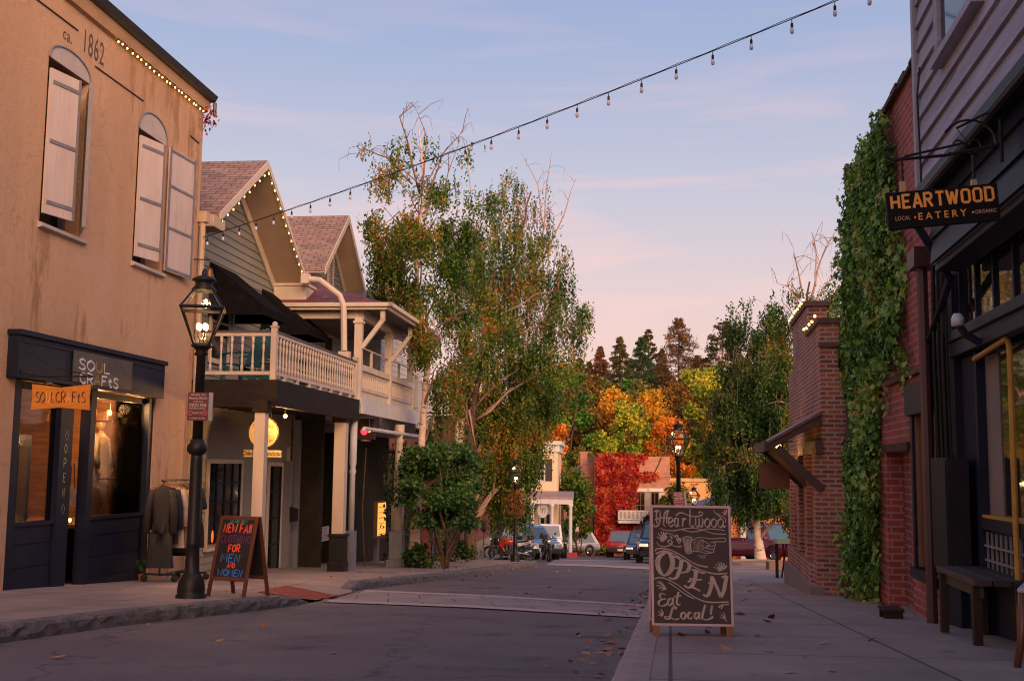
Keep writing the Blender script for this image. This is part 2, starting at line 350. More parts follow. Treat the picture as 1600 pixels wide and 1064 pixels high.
GL = {  # hand-drawn capitals, unit height
 'A': [[(0, 0), (.3, 1), (.6, 0)], [(.12, .35), (.5, .38)]], 'C': [[(.58, .85), (.35, 1), (.08, .75), (.05, .35), (.3, 0), (.58, .15)]],
 'D': [[(.05, 0), (.05, 1), (.4, .9), (.55, .5), (.4, .08), (.05, 0)]], 'E': [[(.52, .97), (.05, 1), (.05, 0), (.55, .03)], [(.05, .52), (.42, .54)]],
 'F': [[(.55, 1), (.05, 1), (.05, 0)], [(.05, .52), (.42, .54)]], 'G': [[(.58, .85), (.35, 1), (.08, .75), (.05, .35), (.3, 0), (.58, .1), (.58, .42), (.38, .42)]],
 'H': [[(.05, 0), (.05, 1)], [(.55, 0), (.55, 1)], [(.05, .5), (.55, .52)]], 'I': [[(.15, 0), (.15, 1)], [(0, 1), (.3, 1)], [(0, 0), (.3, 0)]],
 'L': [[(.05, 1), (.05, 0), (.5, .02)]], 'M': [[(.02, 0), (.08, 1), (.36, .35), (.64, 1), (.7, 0)]], 'N': [[(.05, 0), (.07, 1), (.52, 0), (.55, 1)]],
 'O': [[(.3, 1), (.05, .7), (.05, .3), (.3, 0), (.56, .3), (.56, .7), (.3, 1)]], 'P': [[(.05, 0), (.05, 1), (.45, .95), (.52, .72), (.4, .5), (.05, .48)]],
 'R': [[(.05, 0), (.05, 1), (.45, .95), (.5, .72), (.38, .52), (.06, .48)], [(.2, .48), (.56, 0)]], 'S': [[(.52, .86), (.3, 1), (.08, .8), (.2, .55), (.45, .4), (.5, .15), (.28, 0), (.02, .14)]],
 'T': [[(.3, 0), (.3, 1)], [(0, 1), (.6, .98)]], 'U': [[(.05, 1), (.06, .3), (.3, 0), (.54, .3), (.55, 1)]], 'W': [[(0, 1), (.16, 0), (.38, .65), (.58, 0), (.76, 1)]],
 '8': [[(.3, .52), (.08, .75), (.3, 1), (.5, .75), (.3, .52), (.05, .25), (.3, 0), (.56, .25), (.3, .52)]], '1': [[(.05, .8), (.25, 1), (.25, 0)]],
 '6': [[(.5, .92), (.3, 1), (.06, .6), (.06, .22), (.3, 0), (.52, .22), (.32, .5), (.08, .3)]], '2': [[(.06, .78), (.28, 1), (.5, .75), (.3, .35), (.04, 0), (.54, .02)]],
 'a': [[(.45, .5), (.2, .6), (.03, .3), (.2, 0), (.45, .2)], [(.46, .58), (.48, 0)]], 'l': [[(.1, 1), (.1, 0)]], 't': [[(.2, .9), (.2, .1), (.4, .05)], [(0, .6), (.4, .62)]],
 'f': [[(.4, .95), (.2, .85), (.2, 0)], [(0, .55), (.38, .57)]], 'c': [[(.4, .45), (.2, .55), (.04, .3), (.2, 0), (.42, .1)]], '.': [[(.05, 0), (.09, .04)]],
}
def handtext(mb, s, u, v, h, fmap, nib, ang=90, wf=1.0, gap=0.16, thin=1.0, jit=0.0, smooth=None):
    for ch in s:
        if ch == ' ': u += 0.34 * h * wf; continue
        g = GL[ch]; dz = random.uniform(-jit, jit) * h; wd = max(p[0] for L in g for p in L)
        for L in g:
            sm = ch in 'CDGOPRSU862acftb' if smooth is None else smooth
            strokes(mb, [[(u + x * h * wf, v + dz + y * h) for x, y in L]], fmap, nib, ang, sm, thin)
        u += (wd + gap) * h * wf
    return u
def textlen(s, h, wf=1.0, gap=0.16):
    return sum(0.34 * h * wf if c == ' ' else (max(p[0] for L in GL[c] for p in L) + gap) * h * wf for c in s) - gap * h * wf
def point(parent, loc, watts, color=(1, 0.55, 0.22), r=0.04):
    l = bpy.data.lights.new('bulb_light', 'POINT'); l.energy = watts; l.color = color; l.shadow_soft_size = r
    o = bpy.data.objects.new('bulb_light', l); COL.objects.link(o); o.location = loc
    if parent: o.parent = parent
    return o

# ------------------------------------------------------------------ palette
black_iron = M('black iron', (0.012, 0.012, 0.014), (0.018, 0.016, 0.016), 8, 0.42, 0.1, 30, spec=.25)
stucco = M('ochre stucco', (0.60, 0.38, 0.245), (0.47, 0.285, 0.175), 0.8, 0.95, 0.9, 38, stretch=(1, 1, 0.22), spots=((0.37, 0.21, 0.12), 1.5, 0.57), spec=.1, bd=.02)
_t = stucco.node_tree; _b = next(n for n in _t.nodes if n.type == 'BSDF_PRINCIPLED'); _c = _b.inputs['Base Color'].links[0].from_socket
_v = node(_t, 'ShaderNodeTexVoronoi', feature='DISTANCE_TO_EDGE'); _v.inputs['Scale'].default_value = .34; _nn = node(_t, 'ShaderNodeTexNoise'); _nn.inputs['Scale'].default_value = 1.8; _nn.inputs['Detail'].default_value = 7; _ad = node(_t, 'ShaderNodeVectorMath', operation='ADD')
_t.links.new(coords(_t), _nn.inputs[0]); _t.links.new(coords(_t), _ad.inputs[0]); _t.links.new(_nn.outputs['Color'], _ad.inputs[1]); _t.links.new(_ad.outputs[0], _v.inputs[0])
_c = mixc(_t, rampn(_t, _v.outputs['Distance'], [(0, (.55,) * 3), (.0022, (0, 0, 0))]), _c, (.24, .13, .075))       # hairline cracks
_c = mixc(_t, rampn(_t, noise(_t, coords(_t), .55, 8, .7), [(.52, (0, 0, 0)), (.60, (.55,) * 3)]), _c, (.53, .36, .25))   # paler repairs
_c = mixc(_t, rampn(_t, noise(_t, coords(_t), 9, 6, .75), [(.35, (.35,) * 3), (.5, (0, 0, 0))]), _c, (.40, .24, .14)); _t.links.new(_c, _b.inputs['Base Color'])
cream_wood = M('cream painted wood', (0.62, 0.52, 0.43), (0.50, 0.40, 0.32), 2.5, 0.55, 0.15, 20, stretch=(1, 1, 0.3))
white_wood = M('white painted boards', (0.62, 0.60, 0.58), (0.48, 0.46, 0.45), 2.0, 0.6, 0.15, 20)
navy = M('blue-black paint', (0.014, 0.017, 0.036), (0.008, 0.010, 0.023), 3, 0.5, 0.2, 25, spec=.16)
dark_wood = M('dark stained wood', (0.045, 0.025, 0.016), (0.022, 0.012, 0.009), 3, 0.6, 0.3, 30, stretch=(1, 1, 0.2), spec=.2)
warm_wood = M('warm wood', (0.30, 0.125, 0.045), (0.17, 0.065, 0.022), 4, 0.5, 0.2, 30, stretch=(4, 1, 0.4))
grey_siding = M('grey green siding', (0.245, 0.235, 0.20), (0.19, 0.18, 0.155), 2, 0.6, 0.1, 20, stretch=(0.3, 1, 2))
dark_glass = M('dark window glass', (0.012, 0.012, 0.014), (0.006, 0.006, 0.008), 2, 0.06, 0)
clear = glass('shop window glass', (0.95, 0.94, 0.92), 0.10)
lamp_glass = glass('lantern glass', (0.95, 0.93, 0.9), 0.25)
flame = plain('gas mantle glow', (1, 0.8, 0.5), 0.5, 0, (1.0, 0.55, 0.20), 6)
bulb_on = plain('warm lit bulb', (1, 0.8, 0.5), 0.5, 0, (1.0, 0.50, 0.13), 4.5)
bulb_off = plain('unlit bulb glass', (0.55, 0.55, 0.60), 0.1)
rubber = M('tyre rubber', (0.012, 0.012, 0.013), (0.02, 0.02, 0.02), 12, 0.85, 0.2, 60)
chrome = plain('bright metal', (0.7, 0.7, 0.72), 0.18, 1.0)
steel = M('grey steel', (0.22, 0.22, 0.23), (0.14, 0.14, 0.15), 6, 0.4, 0, 30, 0.8)

# ================================================================== the ground, road, pavements
def asphalt():
    m, t, b = newmat('asphalt'); c = coords(t)
    col = rampn(t, noise(t, c, 0.35, 6, 0.65), [(0.3, (0.125, 0.100, 0.096)), (0.7, (0.185, 0.146, 0.138))])
    sp_ = node(t, 'ShaderNodeTexVoronoi'); sp_.inputs['Scale'].default_value = 95; t.links.new(c, sp_.inputs[0])
    col = mixc(t, 0.30, col, rampn(t, sp_.outputs['Color'], [(0.0, (0.05, 0.045, 0.05)), (1.0, (0.24, 0.21, 0.22))]))
    v = node(t, 'ShaderNodeTexVoronoi', feature='DISTANCE_TO_EDGE'); v.inputs['Scale'].default_value = 0.23
    dn = node(t, 'ShaderNodeVectorMath', operation='ADD'); nn = node(t, 'ShaderNodeTexNoise'); nn.inputs['Scale'].default_value = 1.6; nn.inputs['Detail'].default_value = 6
    t.links.new(c, nn.inputs[0]); t.links.new(c, dn.inputs[0]); t.links.new(nn.outputs['Color'], dn.inputs[1]); t.links.new(dn.outputs[0], v.inputs[0])
    col = mixc(t, rampn(t, v.outputs['Distance'], [(0.0, (0.6,) * 3), (0.006, (0, 0, 0))]), col, (0.03, 0.026, 0.03))
    col = mixc(t, rampn(t, noise(t, c, 0.9, 7, 0.7), [(0.56, (0, 0, 0)), (0.66, (0.75,) * 3)]), col, (0.05, 0.041, 0.045))
    col = mixc(t, rampn(t, noise(t, coords(t, 'Object', (1, .06, 1)), 2.2, 5, 0.6), [(0.5, (0, 0, 0)), (0.75, (0.5,) * 3)]), col, (0.16, 0.125, 0.125))
    t.links.new(col, b.inputs['Base Color']); t.links.new(rampn(t, noise(t, c, 1.3, 5), [(0.3, (0.68,) * 3), (0.7, (0.92,) * 3)]), b.inputs['Roughness']); b.inputs['Specular IOR Level'].default_value = .3
    bumpn(t, b, sp_.outputs['Distance'], 0.7, 0.008); return m
def paving(name, c1, c2, bw, bh, joint=0.012, rot=0.0, off=0.0):
    m, t, b = newmat(name); c = coords(t)
    mpn = node(t, 'ShaderNodeMapping'); mpn.inputs['Rotation'].default_value = (0, 0, rot); t.links.new(c, mpn.inputs[0])
    br = node(t, 'ShaderNodeTexBrick'); br.offset = off; t.links.new(mpn.outputs[0], br.inputs[0])
    for k, v in (('Scale', 1), ('Mortar Size', joint), ('Brick Width', bw), ('Row Height', bh)): br.inputs[k].default_value = v
    br.inputs['Color1'].default_value = (*c1, 1); br.inputs['Color2'].default_value = (*c2, 1); br.inputs['Mortar'].default_value = (*(x * 0.35 for x in c2), 1)
    col = mixc(t, 1, br.outputs['Color'], rampn(t, noise(t, c, 0.8, 7, 0.7), [(0.25, (0.62,) * 3), (0.75, (1.18,) * 3)]), 'MULTIPLY')
    col = mixc(t, rampn(t, noise(t, c, 3.2, 6, 0.75), [(0.62, (0, 0, 0)), (0.68, (0.35,) * 3)]), col, tuple(x * 0.45 for x in c2))
    gv = node(t, 'ShaderNodeTexVoronoi'); gv.inputs['Scale'].default_value = 3.4; t.links.new(c, gv.inputs[0]); col = mixc(t, rampn(t, gv.outputs['Distance'], [(0.05, (0.6,) * 3), (0.075, (0, 0, 0))]), col, tuple(x * 0.4 for x in c2))
    col = mixc(t, rampn(t, noise(t, coords(t, 'Object', (1, .35, 1)), 0.55, 8, 0.72), [(0.48, (0, 0, 0)), (0.62, (0.45,) * 3)]), col, tuple(x * 0.5 for x in c2))
    t.links.new(col, b.inputs['Base Color']); b.inputs['Roughness'].default_value = 0.85; b.inputs['Specular IOR Level'].default_value = .25
    bumpn(t, b, mixc(t, 0.5, rampn(t, br.outputs['Fac'], [(0, (1, 1, 1)), (1, (0, 0, 0))]), noise(t, c, 70, 4)), 0.45, 0.008); return m
road_m = asphalt()
walk_m = paving('pavement concrete', (0.37, 0.29, 0.255), (0.32, 0.25, 0.22), 1.5, 1.5, 0.012, R(8))
cross_m = paving('crosswalk pavers', (0.34, 0.28, 0.27), (0.30, 0.245, 0.235), 0.9, 0.9, 0.010, R(-6), 0.5)
band_m = M('pale concrete band', (0.46, 0.37, 0.35), (0.36, 0.285, 0.27), 2.2, 0.85, 0.3, 50)
granite = M('split granite', (0.20, 0.17, 0.16), (0.07, 0.06, 0.06), 9, 0.85, 1.0, 22, spots=((0.05, 0.043, 0.045), 30, 0.58))
kerb_m = M('kerb concrete', (0.36, 0.27, 0.25), (0.26, 0.19, 0.18), 3, 0.85, 0.4, 40)
soil = M('dry earth', (0.11, 0.075, 0.05), (0.06, 0.045, 0.03), 0.3, 0.95, 0.5, 3)

xs = np.concatenate([np.linspace(-400, -60, 8), np.linspace(-50, 50, 21), np.linspace(60, 400, 8)])
ys = np.concatenate([[-300, -120, -40, -20, -4, 10, 40, 60, 80, 85, 90], np.linspace(96, 180, 15), [230, 320, 500, 900]])
gm = MB(); gm.v = [(x, y, gz(y) - 0.012 + (0 if y < 95 else 1.2 * math.sin(x * 0.09) * min(1, (y - 95) / 40))) for y in ys for x in xs]
nx = len(xs); gm.f = [(j * nx + i, j * nx + i + 1, (j + 1) * nx + i + 1, (j + 1) * nx + i) for j in range(len(ys) - 1) for i in range(nx - 1)]
tag(gm.build('ground', soil, smooth=True), 'dry earth rising to the wooded hill', kind='structure')
LPATH = [(-40, -8.5), (-4, -5.6), (5, -4.42), (8.9, -3.95), (11, -3.62), (13, -3.02), (14.4, -2.68), (16, -2.62), (19.3, -2.5), (25, -1.36), (32, -0.38), (40, 0.68), (43.2, 1.04), (44.2, 0.9)]
def xL(Y): return float(np.interp(Y, [p[0] for p in LPATH], [p[1] for p in LPATH]))
def xR(Y): return -0.34 + 0.1437 * Y
def xLW(Y): return -5.75 + 0.115 * (Y - 20.6) - 1.5
def hR(Y):   # kerb height at the left kerb: drops to the road at the crossing
    return float(np.interp(Y, [14.2, 15.5, 18.2, 19.3], [0.135, 0.014, 0.014, 0.135]))
def strip(rows, name, mat, kind='structure', label=None):
    mb = MB(); k = len(rows[0])
    mb.v = [p for r in rows for p in r]; mb.f = [(j * k + i, j * k + i + 1, (j + 1) * k + i + 1, (j + 1) * k + i) for j in range(len(rows) - 1) for i in range(k - 1)]
    return tag(mb.build(name, mat), label, kind=kind)
YS = sorted({-40, -20, -4, *range(-2, 81, 2), 80})
strip([[(xL(Y) - 0.05, Y, gz(Y)), ((xL(Y) + xR(Y)) / 2, Y, gz(Y) + 0.02), (xR(Y) + 0.05, Y, gz(Y))] for Y in YS if Y <= 44], 'road', road_m, label='dusky asphalt street running downhill')
strip([[(-32, Y, gz(Y)), (xL(44), Y, gz(Y)), ((xL(44) + xR(44)) / 2, Y, gz(Y) + 0.02 * (46 - Y) / 2 if Y < 46 else gz(Y)), (xR(44) + .05, Y, gz(Y)), (34, Y, gz(Y))] for Y in (44, 46, 60, 80)] +
      [[(-60, 90, gz(90)), (0, 90, gz(90)), (4, 90, gz(90)), (8, 90, gz(90)), (60, 90, gz(90))]], 'road', road_m, label='asphalt at the bottom of the street where it meets the cross street')
LY = sorted({-40, -20, -4, *[y * 1.0 for y in range(-2, 14, 2)], 14, 14.5, 15, 15.3, 16, 17, 18.2, 18.8, 19.3, *[y * 1.0 for y in range(20, 44, 2)], 43.2, 44.2})
def eW(Y): return xL(Y) + float(np.interp(Y, [14.6, 15.3, 18.3, 18.9], [-.16, .06, .06, -.16]))
def swl(X, Y):
    "height of the left pavement over the road, ramped down at the crossing"
    e = eW(Y); k = min(max((X - (e - 1.6)) / 1.6, 0), 1); return 0.135 * (1 - k) + hR(Y) * k
rows = []
for Y in LY:
    e = eW(Y); rows.append([(x, Y, gz(Y) + swl(x, Y)) for x in (xLW(Y), e - 2.2, e - 1.6, e - 0.8, e)])
strip(rows, 'sidewalk', walk_m, label='concrete pavement along the left shopfronts')
strip([[(xLW(Y) - 6, Y, gz(Y) + 0.135), (-1.0 + (Y - 44) * 0.1, Y, gz(Y) + 0.135)] for Y in (44.2, 50, 57)], 'sidewalk', walk_m, label='pavement beside the red brick corner building')
strip([[(xR(Y) + 0.2, Y, gz(Y) + 0.135), (3.96 + 0.16 * (Y - 10.4) + 1.2, Y, gz(Y) + 0.135)] for Y in YS if Y <= 24], 'sidewalk', walk_m, label='concrete pavement in front of the eatery')
strip([[(xR(Y) + 0.2, Y, gz(Y) + 0.135), (9.5 if Y < 40 else 10, Y, gz(Y) + 0.135)] for Y in (24, 30, 36, 42, 47)], 'sidewalk', walk_m, label='pavement under the weeping tree')
strip([[(x, Y, gz(Y) + 0.03) for x in (9.5, 34)] for Y in (24, 30, 36, 44)], 'parking_lot_surface', road_m, label='asphalt of the small car park')
def kerb(pts, hs, wd, mat, name, label, rough):
    "kerb stones swept along the road edge, set on the pavement side (left of travel when wd > 0)"
    mb = MB(); P = []; acc = 0
    for (x, y), (x2, y2), h, h2 in zip(pts, pts[1:], hs, hs[1:]):
        n = max(1, int(math.hypot(x2 - x, y2 - y) / 0.14))
        for i in range(n): k = i / n; P.append((x + (x2 - x) * k, y + (y2 - y) * k, h + (h2 - h) * k))
    P.append((*pts[-1], hs[-1])); vs = []; n = 7
    for i, (x, y, h) in enumerate(P):
        a, c = P[max(0, i - 1)], P[min(len(P) - 1, i + 1)]; d = Vector((c[0] - a[0], c[1] - a[1])).normalized(); nr = Vector((-d.y, d.x)) * math.copysign(1, wd)
        seam = 0.012 if i % 9 == 0 else 0.0
        j = lambda: random.uniform(-rough, rough)
        prof = [(0.0, -0.02), (0.0 + j(), h * 0.35), (0.005 + seam + j(), h * 0.75), (0.03 + seam + j() * .5, h - 0.004 - seam), (abs(wd) * 0.5, h + 0.006 - seam + j() * .3), (abs(wd), h + 0.004), (abs(wd), -0.02)]
        vs += [(x + nr.x * q, y + nr.y * q, gz(y) + z) for q, z in prof]
    fs = [(i * n + k, i * n + k + 1, (i + 1) * n + k + 1, (i + 1) * n + k) for i in range(len(P) - 1) for k in range(n - 1)]
    mb.add(vs, fs); mb.f += [tuple(range(n)), tuple(range(len(vs) - n, len(vs)))]
    return tag(mb.build(name, mat), label, kind='structure')
near = [-30, -4, 5, 8.9, 11, 12, 13, 14, 14.6, 15.2]; far = [18.3, 18.8, 19.3, 22, 25, 32, 40, 43.2]
kerb([(xL(y), y) for y in near], [hR(y) if y < 15 else 0.02 for y in near], 0.2, granite, 'kerb', 'rough granite kerb stones in the left foreground', 0.014)
kerb([(xL(y), y) for y in far] + [(0.9, 44.0), (0.45, 44.5), (-3, 44.7)], [hR(y) + 0.01 for y in far] + [0.14] * 3, 0.2, granite, 'kerb', 'rough granite kerb stones beyond the crossing', 0.014)
kerb([(xR(y), y) for y in (-30, -4, 4, 10, 13, 20, 30, 40, 46.5)], [0.137] * 9, -0.21, kerb_m, 'kerb', 'pale concrete kerb along the right pavement', 0.002)
def flat(pxs, h, name, mat, label, n=1):
    P = [G(x, y, 0) for x, y in pxs]; return tag(MB().poly([(p.x, p.y, gz(p.y) + h) for p in P]).build(name, mat), label, kind='structure')
def crosswalk(nl, nr, fl, fr, bw, tagtxt):
    nl, nr, fl, fr = (G(*p) for p in (nl, nr, fl, fr))
    L = lambda a, b, k: a + (b - a) * k
    def sheet(k0, k1, h, name, mat, label):
        rows = []
        for i in range(9):
            q = i / 8; a, b = L(nl, nr, q), L(fl, fr, q); crown = 0.02 * (1 - abs(2 * q - 1)); rows.append([(*L(a, b, k).xy, gz(L(a, b, k).y) + h + crown) for k in (k0, k1)])
        strip(rows, name, mat, label=label)
    sheet(0, 1, 0.010, 'crosswalk', cross_m, 'grey paver crossing ' + tagtxt)
    sheet(0, bw, 0.014, 'crosswalk_band', band_m, 'pale near edge band of the crossing ' + tagtxt); sheet(1 - bw, 1, 0.014, 'crosswalk_band', band_m, 'pale far edge band of the crossing ' + tagtxt)
crosswalk((505, 941.5), (999, 966), (572, 922.5), (1012, 946), 0.14, 'in front of the gabled shops')
crosswalk((853, 883), (1016, 890), (868, 874), (1020, 878), 0.2, 'at the far end of the street')
pad = [G(p, q, 0.08) for p, q in ((402, 926), (447, 916.5), (531, 924), (488, 930.5))]
mp_, tp_, bp_ = newmat('red tactile paving'); bp_.inputs['Base Color'].default_value = (0.30, 0.055, 0.045, 1); bp_.inputs['Roughness'].default_value = 0.6
vo_ = node(tp_, 'ShaderNodeTexVoronoi'); vo_.inputs['Scale'].default_value = 17; vo_.inputs['Randomness'].default_value = 0; tp_.links.new(coords(tp_), vo_.inputs[0]); bumpn(tp_, bp_, vo_.outputs['Distance'], 1.0, -0.06); bp_.inputs['Specular IOR Level'].default_value = .2
rows = [[(lambda p: (p.x, p.y, gz(p.y) + swl(p.x, p.y) + 0.011))((pad[0] * (1 - i / 12) + pad[1] * i / 12) * (1 - j / 12) + (pad[3] * (1 - i / 12) + pad[2] * i / 12) * (j / 12)) for j in range(13)] for i in range(13)]
strip(rows, 'tactile_paving', mp_, label='red tactile pad on the kerb ramp')
# fallen leaves along the right kerb and here and there
fl = []
for _ in range(150):
    Y = rng.uniform(6, 20); fl.append((xR(Y) - abs(rng.normal()) * 0.25, Y, gz(Y) + 0.012))
for _ in range(90):
    Y = rng.uniform(20, 42); fl.append((xL(Y) + abs(rng.normal()) * 0.25, Y, gz(Y) + 0.012))
for _ in range(70):
    Y = rng.uniform(5, 24); fl.append((xR(Y) + .3 + abs(rng.normal()) * .9, Y, gz(Y) + 0.147))
for _ in range(60):
    Y = rng.uniform(20, 42); fl.append((xL(Y) - .3 - abs(rng.normal()) * .8, Y, gz(Y) + 0.147))
for _ in range(50):
    Y = rng.uniform(6, 40); fl.append((rng.uniform(xL(Y), xR(Y)), Y, gz(Y) + 0.026))
lf_dry = leafmat('fallen leaf', [(0.2, (0.10, 0.03, 0.015)), (0.5, (0.26, 0.10, 0.03)), (0.8, (0.38, 0.20, 0.09))], 2, 0.8, 0.0)
tag(quads('fallen_leaves', leaf_faces(fl, 0.075, (0, 0, 1), 0.25), lf_dry), 'scattered dry fallen leaves along the kerbs', kind='stuff')

# ================================================================== ochre stucco shop building (left)
B = framed('stucco_building', 'two-storey ochre stucco building with tall shuttered windows and a black shopfront', 'building', LF)
def X(px, py=600, y=0.0): return LF.px(px, py, y)[0]
def Z(px, py, y=0.0): return LF.px(px, py, y)[1]
bx = X(313, 300)
w1 = (X(133, 230), X(68, 230)); w2 = (X(254, 330), X(210, 330))
z1a, z1b, z1c = Z(95, 360), Z(110, 112), Z(106, 80)
z2a, z2b, z2c = Z(232, 418), Z(237, 214), Z(236, 179)
hdx = (X(257, 600, 0.16), X(30, 550, 0.16)); hz0, hz1 = Z(140, 606, 0.16), Z(140, 546, 0.16)
so_ = (X(237, 760), X(14, 760)); g0 = LF.g(4)
MB().wall(bx, 14.5, -0.7, 8.9, 0, -0.4, [(w1[0], w1[1], z1a, z1b), (w2[0], w2[1], z2a, z2b), (so_[0], so_[1], -0.2, hz0 + 0.1)]).build('wall', stucco, B)
sb = MB(); sb.box(bx, bx + 0.4, -0.4, -9, -0.9, 8.9); sb.box(14.1, 14.5, -0.4, -9, -0.9, 8.9); sb.box(bx + .4, 14.1, -8.6, -9, -0.9, 8.9); sb.build('side_wall', stucco, B)
grey_trim = M('grey painted trim', (0.20, 0.19, 0.21), (0.14, 0.13, 0.15), 6, 0.6, 0.2, 30)
shutter_m = M('weathered pink white boards', (0.58, 0.47, 0.43), (0.46, 0.36, 0.32), 3, 0.7, 0.2, 25, stretch=(1, 1, 0.3), spots=((0.30, 0.13, 0.07), 7, 0.66))
arch_m = M('pale arch stucco', (0.48, 0.42, 0.40), (0.40, 0.34, 0.32), 4, 0.9, 0.8, 40)
def arch_pts(a, b, z0, z1, y, n=16, k=0.8):
    return [(a + (b - a) * (0.5 - 0.5 * math.cos(math.pi * i / n)), y, z0 + (z1 - z0) * math.sin(math.pi * i / n) ** k) for i in range(n + 1)]
for (a, b), za, zb, zc in ((w1, z1a, z1b, z1c), (w2, z2a, z2b, z2c)):
    wi = thing('window', None, None); wi.parent = B
    MB().box(a, b, -0.34, -0.36, za, zb).build('pane', dark_glass, wi)
    f = MB(); f.box(a, a + .06, -.24, -.33, za, zb); f.box(b - .06, b, -.24, -.33, za, zb); f.box(a + .06, b - .06, -.24, -.33, zb - .06, zb); f.box(a + .06, b - .06, -.25, -.32, (za + zb) / 2 - .03, (za + zb) / 2 + .03); f.build('frame', grey_trim, wi)
    MB().ext(arch_pts(a, b, zb + .002, zc, 0.003), (0, 0.012, 0)).build('arch_panel', arch_m, wi)
    P = arch_pts(a - .01, b + .01, zb, zc + .015, 0.02); MB().tube(P, 0.016, 5).build('arch_moulding', grey_trim, wi)
    s_ = MB(); s_.ext([(a - .10, 0, za), (a - .10, .07, za - .02), (a - .10, .07, za - .07), (a - .10, 0, za - .09)], (b - a + .14, 0, 0)); s_.build('sill', arch_m, wi)
def shutter(x0, x1, z0, z1, y, yaw, hinge, straps, framed_=False):
    "board shutter built flat from its hinge edge, then swung by yaw"
    sh = thing('shutter', None, None, (hinge, y, 0)); sh.parent = B; sh.rotation_euler = (0, 0, yaw); a, b = x0 - hinge, x1 - hinge
    n = 3; m = MB()
    for i in range(n): q = (b - a) / n; m.box(a + q * i + .002, a + q * (i + 1) - .002, 0, 0.03, z0, z1)
    m.build('boards', shutter_m, sh)
    st = MB()
    if framed_:
        for q0, q1 in ((a, a + .05), (b - .05, b)): st.box(q0, q1, .0315, .045, z0 - .01, z1 + .01)
        for k in (0.02, 0.35, 0.69, 0.98): zz = z0 + (z1 - z0) * k; st.box(a + .05, b - .05, .0315, .043, zz - .022, zz + .022)
    else:
        for k in straps: zz = z0 + (z1 - z0) * k; st.box(a + .03, b - .05, .0315, .043, zz - .026, zz + .026)
        e = (a, a + .035) if abs(a) > abs(b) else (b - .035, b); q_ = -.004 if abs(a) > abs(b) else .004; st.box(e[0] + q_, e[1] + q_, -.012, .045, z0 - .002, z1 + .002)
    st.build('straps', grey_trim, sh); return sh
W = w1[1] - w1[0]
shutter(w1[1] - W * .52, w1[1], z1a + .12, z1b - .16, 0.02, R(-13), w1[1], (0.08, 0.5, 0.91))
shutter(w1[0], w1[0] + W * .5, z1a + .06, z1b - .16, -.02, R(32), w1[0], (0.1, 0.5, 0.9))
W = w2[1] - w2[0]
shutter(w2[1] - W * .60, w2[1], z2a + .08, z2b - .12, 0.02, R(-13), w2[1], (0.1, 0.48, 0.92))
shutter(w2[0] - W * .96, w2[0] - .06, z2a + .04, z2b + .0, 0.035, R(-4), w2[0] - .06, (), True)
# cornice, gutter, roof
cz = Z(318, 172, .07); gt = Z(338, 150, .24)
MB().ext([(bx - .02, 0, cz), (bx - .02, .07, cz + .02), (bx - .02, .12, gt - .12), (bx - .02, 0, gt - .12)], (14.4 - bx, 0, 0)).build('cornice', M('cornice stucco', (0.55, 0.34, 0.19), (0.38, 0.22, 0.12), 1.5, .85, .4, 20), B)
gtm = M('dark bronze gutter', (0.030, 0.026, 0.028), (0.02, 0.018, 0.02), 4, 0.4)
MB().ext([(bx - .05, .10, gt - .118), (bx - .05, .20, gt - .10), (bx - .05, .25, gt), (bx - .05, .22, gt), (bx - .05, .19, gt - .06), (bx - .05, .10, gt - .06)], (14.6 - bx, 0, 0)).build('gutter', gtm, B)
MB().ext([(bx - .05, .19, gt - .03), (bx - .05, -4.5, gt + 2.0), (bx - .05, -9.3, gt - .05), (bx - .05, -9.3, gt - .2), (bx - .05, -4.5, gt + 1.8), (bx - .05, .1, gt - .1)], (14.6 - bx, 0, 0)).build('roof', M('charcoal roof', (0.05, 0.045, 0.045), None, 4, .9, .4, 20), B)
MB().tube([(bx - .1, .17, gt - .1), (bx - .1, .17, gt - .34)], .035, 8).build('gutter_outlet', gtm, B)
for a, b in (((20, -30), (123, 48)), ((150, 104), (225, 158)), ((298, 212), (312, 224))):
    xa, za = LF.px(*a, .02); xb, zb = LF.px(*b, .02); MB().tube([(xa, .012, za), (xb, .012, zb)], .010, 5).build('conduit', gtm, B)
ink = M('dark painted lettering', (0.075, 0.055, 0.05), (0.11, 0.08, 0.065), 20, .85)
x_, z_ = LF.px(145, 92, 0); text('1862', 0.50, ink, B, (x_, .004, z_), *FACE_L, sx=0.62, spacing=1.12, name='year_lettering')
x_, z_ = LF.px(105, 65, 0); text('ca.', 0.25, ink, B, (x_, .004, z_), *FACE_L, sx=0.9, spacing=1.1, name='year_lettering')
# shopfront
hd = MB().box(hdx[0], hdx[1], -.05, .16, hz0, hz1).box(hdx[0] - .03, hdx[1] + .03, -.03, .20, hz1, hz1 + .07); hd.box(hdx[0] + .05, hdx[1] - .05, .16, .172, hz0 + .06, hz0 + .1); hd.box(hdx[0] + .05, hdx[1] - .05, .16, .172, hz1 - .09, hz1 - .05); hd.build('header', navy, B, bevel=.008)
def nx_(px): return X(px, 800, -.1)
xl0, xl1 = nx_(80), nx_(2); rp0, rp1 = nx_(224), nx_(128); zk = Z(170, 809, -.1)
zkl = zk
kp = MB()
for a, b, zt in ((xl0, so_[1] - .002, zkl), (so_[0] + .002, rp1, zk)):
    kp.box(a, b, -.18, -.08, g0 - .45, zt); kp.box(a, b, -.20, -.04, zt, zt + .05)
    for i in range(1, 4): kp.box(a + .04, b - .04, -.08, -.068, g0 + .05 + (zt - g0) * (i - 1) / 3 + .02, g0 + .05 + (zt - g0) * i / 3 - .0)
kp.build('kick_panel', navy, B)
